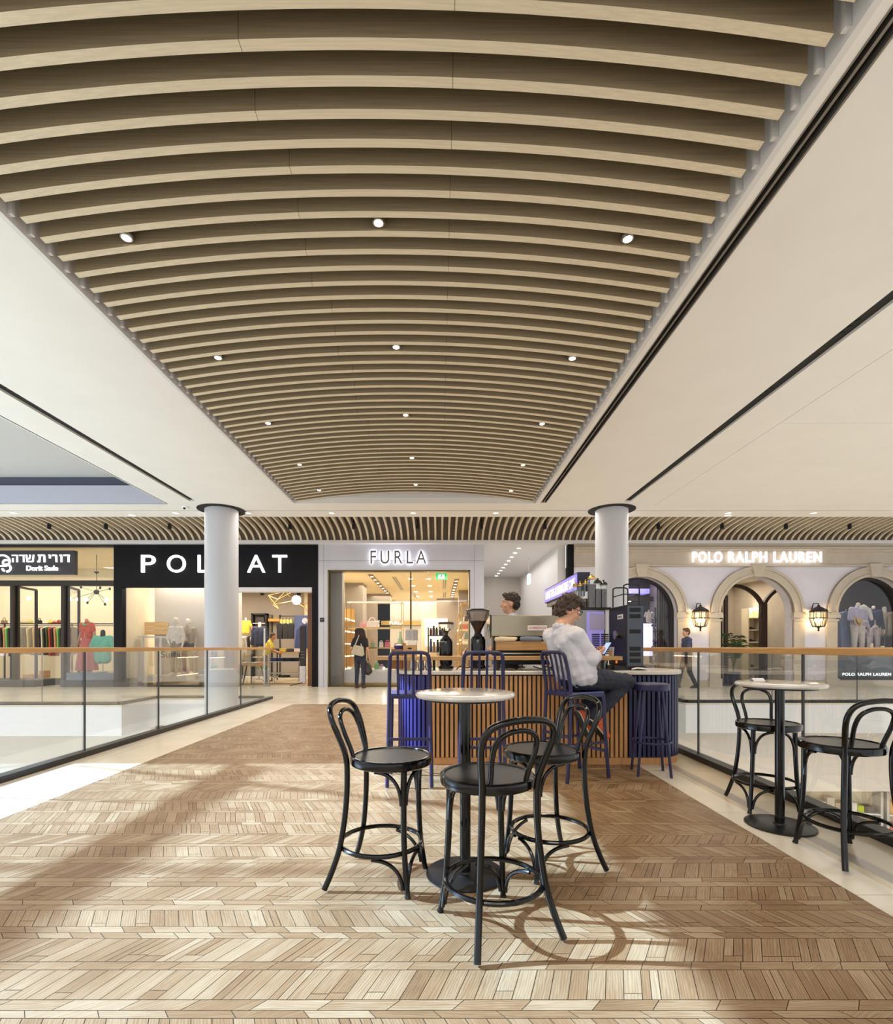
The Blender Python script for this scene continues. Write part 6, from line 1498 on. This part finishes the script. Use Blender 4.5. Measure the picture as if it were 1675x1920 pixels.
for sh_, el, wr, hp_, kn, an in ((shR, elR, wrR, hipR, knR, anR), (shL, elL, wrL, hipL, knL, anL)):
    b.tcap(SC_, sh_, .08, .06); b.tcap(sh_, el, .058, .046); b.tcap(el, wr, .044, .031)
    b.tcap(hp_, kn, .085, .06); b.tcap(kn, an, .056, .04)
b.tcap(SC_, PV, .095, .1)
hand_pieces(b, wrR, (ph - wrR) + Vector((0, 0, -.012)), Vector((-.2, .9, .5)), 1.05, .75)
hand_pieces(b, wrL, (ph + Vector((.0, .02, -.03)) - wrL), Vector((-.1, -.8, .6)), 1.05, .8)
blob('body', b, M['skin'], sm_, voxel=.0058, smooth_it=3)
# shirt
b = MB()
for o_ in (-.085, 0, .085):
    b.tcap(SC_ + ml * o_ + UP * (.01 - abs(o_) * .3), SC_.lerp(PV, .5) + ml * o_ * 1.1 + mx * .01, .118, .138); b.tcap(SC_.lerp(PV, .5) + ml * o_ * 1.1 + mx * .01, PV + ml * o_ * 1.1 + UP * .02, .138, .142)
b.tcap(PV + mx * .02 + UP * .01 - ml * .06, PV + mx * .02 + UP * .01 + ml * .06, .14, .14)
b.tcap(SC_.lerp(PV, .5) + mx * .07, PV + mx * .085 + UP * .05, .12, .125)
for sh_, el, wr in ((shR, elR, wrR), (shL, elL, wrL)):
    b.tcap(SC_ + UP * .02, sh_, .108, .085); b.tcap(sh_, el, .084, .070); b.tcap(sh_.lerp(el, .5), el + (el - wr) * .08, .078, .067); b.tcap(el, el.lerp(wr, .82), .067, .047)
    for q_ in (.25, .45, .68):      # cloth rolls of the sleeve
        p_ = sh_.lerp(el, q_); d_ = (el - sh_).normalized(); n_ = d_.cross(UP).normalized(); b.tcap(p_ - n_ * .05 + d_ * .02, p_ + n_ * .05 - d_ * .02, .036, .03)
for q_, a_ in ((.15, .05), (.4, -.04), (.62, .06), (.82, -.05)):   # soft folds round the waist
    p_ = SC_.lerp(PV, q_); b.tcap(p_ - ml * .17 + UP * a_ + mx * .03, p_ - ml * .06 - UP * a_ * .7 - mx * .1, .026, .03); b.tcap(p_ - ml * .165 + mx * .02, p_ - ml * .11 + UP * a_ * 1.4 + mx * .1, .024, .028)
for k in range(8):   # standing collar
    a = 2 * PI * k / 8; e = nk + Vector((math.cos(a) * .066, math.sin(a) * .066, -.005)); b.ell(e, (.022, .022, .028), 8, 6)
blob('shirt', b, M['shirt_near'], sm_, voxel=.0062, smooth_it=2, disp=.016, dscale=.075)
b = MB(); b.tcap(elR.lerp(wrR, .76), elR.lerp(wrR, .9), .049, .045, 18); blob('right_cuff', b, M['shirt_near'], sm_, voxel=.006)
# jeans
b = MB()
for hp_, kn, an in ((hipR, knR, anR), (hipL, knL, anL)):
    b.tcap(hp_ - mx * .03, hp_.lerp(kn, .5), .118, .098); b.tcap(hp_.lerp(kn, .5), kn, .098, .08); b.ell(kn + mx * .015, (.082, .082, .082)); b.tcap(kn, an.lerp(kn, .04), .08, .06)
b.tcap(PV - UP * .01 - ml * .07, PV - UP * .01 + ml * .07, .126, .126)
blob('jeans', b, M['jean_near'], sm_, voxel=.0062, smooth_it=2, disp=.009, dscale=.045)
b = MB()
for kn, an in ((knR, anR), (knL, anL)): b.tcap(an.lerp(kn, .1), an - UP * .035, .05, .045)
blob('socks', b, M['black'], sm_, voxel=.006)
# hair: short, wavy, swept back
b = MB(); s = 1.06
for (x, y, z, rr) in ((0, -.03, .06, (.092, .1, .085)), (0, -.07, .01, (.084, .066, .09)), (0, .03, .098, (.075, .075, .042)), (0, -.085, -.035, (.066, .045, .06)), (.05, -.02, .085, (.045, .07, .05)), (-.05, -.02, .085, (.045, .07, .05)), (0, .075, .098, (.05, .04, .03)), (.078, -.035, .03, (.018, .05, .05)), (-.078, -.035, .03, (.018, .05, .05))):
    b.ell(hq(x, y, z), tuple(v * s for v in rr), 14, 10, HR)
blob('hair', b, mat('wavy_brown_hair', (58, 42, 30), .55, noise=.5, nscale=26, bump=1, bscale=50), sm_, voxel=.006, smooth_it=1, disp=.026, dscale=.03)
# glasses
b = MB()
for e in (-1, 1):
    cpts = [hq(.036 * e + .027 * math.cos(a), .098, .012 + .019 * math.sin(a)) for a in [2 * PI * k / 18 for k in range(18)]]
    b.tube(cpts, .0032, 6, closed=True); b.tube([hq(.062 * e, .096, .018), hq(.082 * e, .05, .018), hq(.082 * e, -.012, .014), hq(.08 * e, -.03, -.01)], .003, 6)
b.tube([hq(-.01, .1, .018), hq(0, .104, .022), hq(.01, .1, .018)], .003, 6)
b.build('glasses', M['black'], sm_)
for e in (-1, 1): MB().ell(hq(.034 * e, .078, .012), .0125, 10, 8).build('eye', M['mannequin'], sm_)
b = MB()
for e in (-1, 1): b.tcap(hq(.016 * e, .092, .044), hq(.056 * e, .078, .042), .006, .004, 6)
b.build('eyebrows', M['hair'], sm_)
# orange shoes, heels up, toes on the foot rest
def trainer(heel, toe, side, nm):
    d = (toe - heel).normalized(); up = side.cross(d).normalized()
    if up.z < 0 and up.dot(mx) < 0: up = -up
    if up.dot(mx) < 0: up = -up
    b = MB(); q = lambda a, h: heel + (toe - heel) * a + up * h
    b.tcap(q(.1, .035), q(.86, .02), .044, .036); b.tcap(q(.12, .07), q(.45, .045), .042, .04)
    o = blob('shoe', b, M['shoeorange'], sm_, voxel=.006, smooth_it=2)
    for nm_, m_, off_, k_ in (('midsole', M['rubber'], -.006, .72), ('outsole', M['black'], -.018, .8)):
        b = MB(); b.tcap(q(.06, off_), q(.9, off_ - .006), .0455, .0395); so_ = blob(nm_, b, m_, sm_, voxel=.006, smooth_it=1)
        for v in so_.data.vertices:
            w_ = v.co + Vector(sm_.location) - q(.5, off_ - .003); h = w_.dot(up); v.co += up * (-h * k_)
    b = MB()
    for a in (.34, .43, .52): b.tube([q(a, .062) - side * .024, q(a, .083 - a * .04), q(a, .062) + side * .024], .005, 6)
    b.build('laces', M['rubber'], sm_)
trainer(anR + Vector((-.03, 0, -.035)), Vector((1.585, 4.665, .325)), ml, 'right')
trainer(anL + Vector((-.05, -.03, -.03)), Vector((1.44, 4.745, .345)), ml, 'left')
t = thing('mobile_phone', 'mobile phone with a lit bluish screen held by the seated man', 'phone', ph)
pd = (mx * .62 + UP * .78).normalized(); pn = (UP * .62 - mx * .78).normalized(); ps = pd.cross(pn).normalized()
b = MB(); b.bar(ph - pd * .075, ph + pd * .075, .073, .009, up=pn); b.build('case', M['black'], t, smooth=0, bevel=.003)
b = MB(); b.bar(ph - pd * .069 + pn * .0048, ph + pd * .069 + pn * .0048, .066, .0008, up=pn); b.build('screen', mat('phone_screen', (150, 170, 220), .2, emit=(150, 176, 235), estr=.9), t, smooth=0)

# ---------------------------------------------------------------- mannequins and goods of the shops
t = thing('plinth_spotlight', 'small bright spotlight on the white plinth behind the bag shop glass', 'spotlight', P(720, 1253, 15.42)); c = Vector(t.location)
MB().lathe([(.03, .06), (.045, .05), (.045, -.02), (.035, -.03)], 16, c + Vector((0, .02, 0)), axis='y').build('can', M['brass'], t)
MB().ell(c + Vector((0, -.012, 0)), (.032, .012, .032), 12, 8).build('lamp_glow', mat('bright_lamp', (255, 250, 230), .5, emit=(255, 244, 214), estr=40), t)
MB().cyl((c.x, c.y + .03, Z_(1256, 15.4)), (c.x, c.y + .03, c.z - .02), .012, n=8).build('stem', M['brass'], t)
MQ = M['mannequin']
rdm = figure('mannequin', 'headless mannequin in an orange red patterned jacket and long coral skirt', 'mannequin', X_(163, 15.6), 15.6, .43, math.radians(172), 1.82, top=mat('orange_print', (208, 92, 66), .8, noise=.35, nscale=16), skin=M['skin'], sleeve='short', headless=True, skirt=(mat('coral_skirt', (206, 108, 98), .8, noise=.1, nscale=8), .04, .3), base=True, hem=.95)
b = MB(); c = Vector((X_(163, 15.6), 15.6, .43 + 1.475 * 1.04)); b.tube([c + Vector((.1 * math.cos(a), .09 * math.sin(a), -.03 + .05 * math.sin(a))) for a in [2 * PI * k / 24 for k in range(24)]], .028, 8, closed=True); b.build('necklace', cm((96, 190, 110), .4), rdm)
def bust(label, x, y, z, H, m, ang=PI, stand=None, neck=None, sleeve='short', name='mannequin_bust'):
    t = thing(name, label, 'mannequin', (x, y, z)); O = Vector((x, y, z)); s = H / .75; b = MB(); ca, sa = math.cos(ang), math.sin(ang)
    q = lambda a, d, h: O + Vector((a * ca - d * sa, a * sa + d * ca, h)) * s
    for e in (-1, 1):
        b.tcap(q(0, 0, .56), q(.17 * e, 0, .6), .1 * s, .075 * s); b.tcap(q(.07 * e, 0, .5), q(.07 * e, 0, .12), .115 * s, .11 * s)
        if sleeve: b.tcap(q(.17 * e, 0, .6), q(.25 * e, 0, .4 if sleeve == 'short' else .12), .07 * s, .065 * s)
    blob('garment', b, m, t, voxel=.014, disp=.008, dscale=.07)
    b = MB(); b.tcap(q(0, 0, .6), q(0, 0, .76), .055 * s, .05 * s); blob('neck', b, neck or MQ, t, voxel=.012)
    if stand is not None: MB().cyl((x, y, stand), (x, y, z + .1), .015).build('stand_pole', M['steel'], t); MB().lathe([(.001, stand + .0005), (.14, stand + .0005), (.14, stand + .012)], 20, (x, y, 0)).build('stand_base', M['steel'], t)
    return t
tl = bust('dress form in a loose teal green top beside the orange dressed mannequin', X_(193, 15.4), 15.4, .66, 1.0, mat('teal_top', (110, 190, 164), .8, noise=.1, nscale=8), stand=.425, neck=M['black'])
for i, (px, c_, c2, nm) in enumerate(((330, (222, 212, 198), (150, 140, 128), 'cream shirt, left of the pair'), (352.5, (180, 166, 148), (96, 90, 90), 'beige jacket, right of the pair'))):
    figure('mannequin', 'white mannequin in a %s in the Summer window' % nm, 'mannequin', X_(px, 15.65 + .5 * i), 15.65 + .5 * i, .301, math.radians(176 + 12 * i), 1.84, top=cm(c_), bottom=cm(c2), skin=MQ, sleeve='rolled' if i == 0 else 'long', shoes=cm((240, 236, 230)), arms=dict(elR=(.26, 0, 1.13), wrR=(.12, .16, .98)) if i == 0 else None)
figure('mannequin', 'mannequin in a long grey cardigan and white trainers inside the black fronted shop', 'mannequin', X_(446, 17.0), 17.0, 0, math.radians(200), 1.86, top=cm((206, 200, 194)), bottom=cm((52, 56, 66)), skin=cm((222, 190, 90), .5), sleeve='long', shoes=cm((240, 240, 240)), coat=.72)
bust('torso form in a yellow T-shirt at the back of the black fronted shop', X_(461, 19.4), 19.4, Z_(1190, 19.4), .62, cm((224, 196, 70)))
bust('torso form in a navy jacket over white inside the black fronted shop', X_(487, 18.2), 18.2, Z_(1213, 18.2), .85, cm((44, 50, 76)), sleeve='long', stand=0)
# poster
t = thing('wall_poster', 'tall blue poster of a person in a dark jacket inside the black fronted shop', 'poster', (X_(562, 20.3), 20.3, 1.2)); y_ = 20.3
MB().box(X_(552, y_), X_(578, y_), y_, y_ + .05, Z_(1216, y_), Z_(1154, y_)).build('sheet', cm((92, 104, 150)), t, smooth=0)
b = MB(); b.prism([(X_(553, y_), Z_(1216, y_)), (X_(578, y_), Z_(1216, y_)), (X_(578, y_), Z_(1172, y_)), (X_(568, y_), Z_(1170, y_)), (X_(556, y_), Z_(1182, y_))], 'y', y_ - .006, y_ - .001); b.build('printed_jacket', cm((60, 68, 112)), t, smooth=0)
MB().lathe([(.001, -.006), (.12, -.006), (.12, -.001), (.001, -.001)], 20, (X_(572, y_), y_, Z_(1164, y_)), axis='y').build('printed_face', cm((214, 206, 214)), t)
# goods table
t = thing('clothes_table', 'steel framed display table stacked with folded jeans in the black fronted shop', 'table', (X_(533, 16.3), 16.3, 0)); y_ = 16.0
x0, x1 = X_(503, y_), X_(563, y_); lv = [Z_(1240, y_), Z_(1262, y_), Z_(1270, y_)]
for x in (x0, x1):
    for yy in (y_, y_ + .6): MB().box(x - .015, x + .015, yy - .015, yy + .015, 0, lv[0]).build('leg', M['steel'], t, smooth=0)
for z in lv: MB().box(x0, x1, y_, y_ + .6, z - .02, z).build('shelf', M['steel'], t, smooth=0)
def stack(label, x, y, z, wd, n, m, group, dp=.3):
    t = thing('folded_clothes', label, 'clothes', (x, y, z), 0, group)
    for k in range(n): MB().box(-wd / 2 + .004 * (k % 2), wd / 2 - .004 * ((k + 1) % 2), -dp / 2, dp / 2, .001 + k * .028, .026 + k * .028).build('folded_garment', m, t, world=False, smooth=0, bevel=.008)
    return t
for i, (c_, nm) in enumerate((((60, 66, 104), 'blue'), ((50, 54, 84), 'indigo'), ((36, 38, 56), 'dark navy'), ((30, 30, 36), 'black'))):
    stack('%s folded jeans, %s from the left on the clothes table' % (nm, ordw(i)), x0 + .14 + i * .24, y_ + .2, lv[0] + .001, .22, 4, cm(c_), 'folded jeans on the clothes table')
for i, (c_, nm) in enumerate((((206, 190, 140), 'tan'), ((60, 56, 54), 'dark grey'), ((150, 70, 60), 'brick'))):
    stack('%s folded clothes, %s from the left under the clothes table' % (nm, ordw(i)), x0 + .2 + i * .3, y_ + .2, (lv[1] if i == 2 else lv[2]) + .001, .22, 2 if i != 1 else 2, cm(c_), 'folded clothes under the clothes table') if i != 2 else None
t = thing('clothes_table', 'wooden table of folded shirts behind the jeans table in the black fronted shop', 'table', (X_(535, 17.6), 17.6, 0)); y2 = 17.5
x0, x1 = X_(508, y2), X_(563, y2); zt = Z_(1222, y2)
for x in (x0 + .03, x1 - .03):
    for yy in (y2 + .03, y2 + .6): MB().box(x - .02, x + .02, yy - .02, yy + .02, 0, zt - .03).build('leg', M['blkmetal'], t, smooth=0)
MB().box(x0, x1, y2, y2 + .64, zt - .03, zt).build('tabletop', M['oakbar'], t, smooth=0)
for i, (c_, n, nm) in enumerate((((50, 54, 62), 4, 'slate'), ((220, 196, 72), 4, 'yellow'), ((60, 64, 66), 4, 'grey green'), ((226, 222, 216), 4, 'white'))):
    stack('%s folded shirts, %s from the left on the wooden table' % (nm, ordw(i)), x0 + .13 + i * .255, y2 + .25, zt + .001, .23, n, cm(c_), 'folded shirts on the wooden table')
t = thing('low_goods_table', 'low round table of folded pale clothes behind the balustrade in the black fronted shop', 'table', (X_(475, 16.25), 16.25, 0)); c = Vector(t.location)
MB().lathe([(.001, .58), (.5, .58), (.5, .62), (.001, .62)], 28, c).build('tabletop', M['oakbar'], t)
for k in range(3):
    a = 2 * PI * k / 3; MB().cyl(c + Vector((.4 * math.cos(a), .4 * math.sin(a), 0)), c + Vector((.25 * math.cos(a), .25 * math.sin(a), .58)), .02).build('leg', M['blkmetal'], t)
for i, (dx, dy, c_, nm) in enumerate(((-.25, -.1, (214, 206, 186), 'cream'), (.05, -.2, (196, 190, 176), 'stone'), (.3, -.05, (214, 150, 140), 'pinkish'), (.05, .2, (176, 180, 160), 'sage'))):
    stack('%s folded clothes on the low round table' % nm, c.x + dx, c.y + dy, .621, .22, 3, cm(c_), 'folded clothes on the low round table')
# back wall shelving and hanging bags
t = thing('wall_shelving', 'black framed wall shelving with a bag at the back of the black fronted shop', 'shelving', (X_(485, 20.2), 20.2, 0)); y_ = 20.1
x0, x1 = X_(471, y_), X_(500, y_); za, zb = Z_(1150, y_), Z_(1180, y_)
b = MB(); b.box(x0, x0 + .06, y_, y_ + .29, 0, za); b.box(x1 - .06, x1, y_, y_ + .29, 0, za); b.box(x0, x1, y_, y_ + .29, za - .06, za); b.build('frame', M['black'], t, smooth=0)
for z in (zb, Z_(1168, y_), .8): MB().box(x0 + .06, x1 - .06, y_ + .01, y_ + .29, z - .03, z).build('shelf', M['paleint'], t, smooth=0)
handbag(X_(487, y_), y_ + .14, Z_(1168, y_), .34, .24, cm((66, 62, 62)), 'dark holdall on the top of the black framed wall shelving')
t = thing('orange_shelf', 'orange ledge on black uprights right of the black framed shelving', 'shelf', (X_(514, 20.2), 20.2, 0))
MB().box(X_(503, y_), X_(524, y_), y_, y_ + .3, Z_(1165, y_), Z_(1160, y_)).build('ledge', cm((216, 146, 66)), t, smooth=0)
for px in (506, 521): MB().box(X_(px, y_) - .02, X_(px, y_) + .02, y_ + .26, y_ + .3, 0, Z_(1152, y_)).build('upright', M['black'], t, smooth=0)
for i, (px, c_) in enumerate(((525, (34, 34, 38)), (536, (40, 38, 36)), (546, (36, 36, 40)))):
    garment(X_(px, 19.3), 19.3, Z_(1168, 19.3), .24, .62, .16, 0, cm(c_), 'black bag-like jacket on the back wall display, %s from the left' % ordw(i), 'black jackets at the back of the black fronted shop')
for i, px in enumerate((528, 534, 540, 546)):
    garment(X_(px, 20.2), 20.2, Z_(1160, 20.2), .12, .3, .1, 0, cm((222, 206, 120)), 'yellow garment on the high back rail, %s from the left' % ordw(i), 'yellow garments on the high back rail')
t = tag(MB().tube([(X_(523, 20.2), 20.2, Z_(1158, 20.2) + .06), (X_(552, 20.2), 20.2, Z_(1158, 20.2) + .06)], .015, 6).build('high_rail', M['black']), 'thin black high rail with yellow garments at the back of the shop', 'clothes rail')
for i, (px, c_) in enumerate(((462, (206, 190, 150)), (468, (50, 50, 54)), (474, (190, 170, 140)), (480, (60, 58, 60)))):
    garment(X_(px, 18.9), 18.9, Z_(1192, 18.9), .3, .55, .05, 1.3, cm(c_), '%s hanging garment, %s from the left below the yellow T-shirt' % (('cream', 'black', 'tan', 'charcoal')[i], ordw(i)), 'garments below the yellow T-shirt')
t = tag(MB().tube([(X_(457, 18.9), 18.9, Z_(1190, 18.9) + .05), (X_(485, 18.9), 18.9, Z_(1190, 18.9) + .05), (X_(485, 18.9), 18.9, 0)], .014, 6).build('clothes_rail', M['steel']), 'steel clothes rail below the yellow T-shirt form', 'clothes rail')
t = thing('red_cap', 'red baseball cap on the shelf of the black fronted shop', 'cap', (X_(476, 19.8), 19.8, Z_(1179, 19.8))); c = Vector(t.location)
b = MB(); b.ell(c + Vector((0, 0, .0)), (.1, .1, .09), 14, 8); b.build('crown', cm((214, 80, 60)), t); MB().box(c.x - .08, c.x + .08, c.y - .18, c.y - .08, c.z - .01, c.z + .005).build('peak', cm((214, 80, 60)), t, smooth=0)
# banner, wooden post, security gate
t = thing('pull_up_banner', 'dark standing banner with white lettering inside the shop doorway', 'banner', (X_(568, 15.5), 15.5, 0)); y_ = 15.5
x0, x1 = X_(562.5, y_), X_(573.5, y_)
MB().box(x0, x1, y_, y_ + .02, Z_(1250, y_), Z_(1174, y_)).build('dark_panel', cm((64, 60, 62)), t, smooth=0)
MB().box(x0 - .01, x1, y_ - .02, y_ - .001, Z_(1281, y_), Z_(1249, y_)).build('white_sheet', cm((222, 216, 220)), t, smooth=0)
b = MB(); 
for k in range(3): b.bar((x0 + .04, y_ - .003, 1.05 - k * .09), (x1 - .04, y_ - .003, 1.05 - k * .09), .03, .004, up=(0, 0, 1))
b.build('printed_lines', M['white'], t, smooth=0)
for e in (-1, 1): MB().tube(bez((x0 + .1, y_ + .01, .09), (x0 + .1 - .1, y_ - .12 * e, .06), (x0 - .1, y_ - .2 * e, .04), (x0 - .24, y_ - .22 * e, .012), 8), .012, 6).build('foot', M['black'], t)
MB().tube([(x1, y_ + .03, .05), (x1, y_ + .03, 2.0)], .01, 6).build('mast', M['black'], t)
struct(MB().box(X_(577, 15.3), X_(584.5, 15.3), 15.3, 15.4, 0, 2.86).build('trim_20', cm((120, 76, 44), .5), smooth=0))
t = thing('security_gate', 'pale steel anti-theft gate posts at the left of the shop doorway', 'security gate', (X_(500, 15.2), 15.2, 0)); y_ = 15.25
for px, m_, h in ((495.5, M['white'], 1178), (503, M['steel'], 1228)): MB().box(X_(px, y_) - .02, X_(px, y_) + .02, y_, y_ + .06, .06, Z_(h, y_)).build('post', m_, t, smooth=0, bevel=.008)
MB().box(X_(493, y_), X_(506, y_), y_ - .03, y_ + .1, 0, .06).build('foot_plate', M['steel'], t, smooth=0)
MB().box(X_(496, y_), X_(502.5, y_), y_ + .025, y_ + .035, .1, Z_(1229, y_)).build('clear_panel', M['shopglass'], t, smooth=0)
# stone shop windows
t = thing('display_platform', 'dark display platform under the mannequins of the right arch window', 'platform', (13.0, 16.3, 0))
MB().box(AX[2] - AR - .2, AX[2] + 2.2, 15.3, 17.3, .001, .8).build('platform', M['darkwood'], t, smooth=0)
figure('mannequin', 'headless mannequin with lilac shirt, white knit over the shoulders and pale trousers', 'mannequin', X_(1609, 15.75), 15.75, .801, math.radians(176), 1.98, top=cm((196, 190, 216)), bottom=cm((222, 214, 206)), skin=MQ, headless=True, sleeve='long', shoes=cm((120, 110, 150)), arms=dict(elR=(.24, .02, 1.13), wrR=(.1, .2, 1.08)))
t = thing('knit_scarf', 'white knitted jumper tied over the shoulders of the mannequin with a hat', 'jumper', (X_(1611, 15.85), 15.85, 1.55)); b = MB(); c = Vector((X_(1611, 15.85), 15.78, 2.38))
b.tcap(c + Vector((-.2, 0, -.02)), c + Vector((0, -.1, .08)), .07, .08); b.tcap(c + Vector((0, -.1, .08)), c + Vector((.22, -.02, -.02)), .08, .075); b.tcap(c + Vector((.2, -.06, -.02)), c + Vector((.26, -.1, -.3)), .07, .05); blob('knit', b, cm((236, 232, 226)), t, voxel=.014, disp=.012)
t = thing('straw_hat', 'straw hat with a black band held by the lilac shirted mannequin', 'hat', P(1608, 1166, 15.40)); c = Vector(t.location)
Rh = Euler((math.radians(70), 0, .5)).to_matrix(); 
b = MB(); b.lathe([(.17, 0), (.1, .01), (.095, .09), (.07, .11), (.001, .115)], 28); b.v = [c + Rh @ v for v in b.v]; b.build('hat', mat('straw_hat', (216, 176, 116), .8, bump=.6, bscale=80), t)
b = MB(); b.lathe([(.102, .012), (.101, .04)], 28, cap=False); b.v = [c + Rh @ v for v in b.v]; b.build('hat_band', M['black'], t)
figure('mannequin', 'headless mannequin in a navy blazer and white trousers in the right arch window', 'mannequin', X_(1638, 16.3), 16.3, .801, math.radians(168), 1.92, top=cm((62, 66, 104)), bottom=cm((240, 226, 222)), skin=MQ, headless=True, sleeve='long', hem=.84)
bust('headless form in a beige belted coat beside the navy blazer', X_(1659, 16.9), 16.9, 1.5, 1.0, cm((206, 192, 164)), sleeve=None, stand=.801)
garment(X_(1586, 16.0), 16.0, Z_(1146, 16.0), .5, 1.25, .12, .1, cm((120, 134, 164)), 'pale blue denim garment hanging at the left of the right arch window', None)
for i, px in enumerate((1634, 1655)):
    t = tag(MB().lathe([(.05, .981), (.05, .981 + (.33 if i == 0 else .25))], 18, (X_(px, 15.18), 15.18 + .0, -.0)).build('white_candle', M['mannequin']), '%s white pillar candle standing on the dark window panel' % ('taller', 'shorter')[i], 'candle')
bust('bust in a cream coat above the lit panel in the left arch window', X_(1217, 16.64), 16.64, Z_(1168, 16.64) + .0, .42, cm((214, 204, 190)), sleeve='short')
t = thing('flower_garland', 'dark floral garland hanging beside the lit panel in the left arch window', 'garland', (X_(1229, 16.3), 16.3, 2.2)); rng = random.Random(2)
b = MB(); b.tube([(X_(1229, 16.3), 16.3, 0), (X_(1229, 16.3), 16.3, 2.5)], .02, 6); b.build('stem', M['darkframe'], t)
for nm, c_, n in (('dark_flowers', (46, 44, 74), 34), ('pale_flowers', (206, 196, 206), 16)):
    b = MB()
    for k in range(n): b.ell((X_(1229, 16.3) + rng.uniform(-.1, .1), 16.3 + rng.uniform(-.1, .1), rng.uniform(.3, 2.4)), rng.uniform(.025, .05), 8, 6)
    o = b.build(nm, cm(c_), t); o['kind'] = 'stuff'

# ---------------------------------------------------------------- lower level shop seen through the right balustrade
pal = [((226, 120, 110), 'coral'), ((214, 204, 186), 'cream'), ((120, 112, 104), 'grey'), ((206, 214, 70), 'lime'), ((196, 176, 150), 'tan'), ((236, 228, 220), 'white'), ((210, 84, 70), 'red'), ((150, 136, 120), 'taupe'), ((226, 180, 90), 'amber')]
rng = random.Random(6)
for u in range(3):
    ux = 9.2 + u * 1.9; uy = 14.2 - u * .45
    t = thing('shop_shelving', 'pale shelving of boxes on the lower floor, %s from the left below the balustrade' % ordw(u), 'shelving', (ux, uy, -5.4), math.radians(-14)); 
    for x in (-.9, .9): MB().box(x - .03, x + .03, -.2, .2, 0, 2.7).build('side_panel', M['paleint'], t, world=False, smooth=0)
    MB().box(-.87, .87, .17, .2, 0, 2.7).build('back_panel', M['cream'], t, world=False, smooth=0)
    R_ = Matrix.Rotation(math.radians(-14), 3, 'Z'); k = 0
    for j in range(5):
        z = .1 + j * .5; MB().box(-.87, .87, -.2, .169, z - .04, z).build('shelf', M['white'], t, world=False, smooth=0)
        x = -.84
        while x < .66:
            wd, h = rng.uniform(.16, .3), rng.uniform(.16, .36); c_, nm = rng.choice(pal)
            p = Vector((ux, uy, -5.4)) + R_ @ Vector((x + wd / 2, -.02, z + .0005))
            q = tag(MB().box(-wd / 2 + .008, wd / 2 - .008, -.14, .14, 0, h).build('goods_box', cm(c_), smooth=0, bevel=.01), '%s box, %s along shelf %s of the %s lower floor unit' % (nm, ordw(k % 8), ('one', 'two', 'three', 'four', 'five')[j], ordw(u)), 'box', 'boxes on the lower floor shelving')
            q.location = p; q.rotation_euler.z = math.radians(-14); x += wd; k += 1
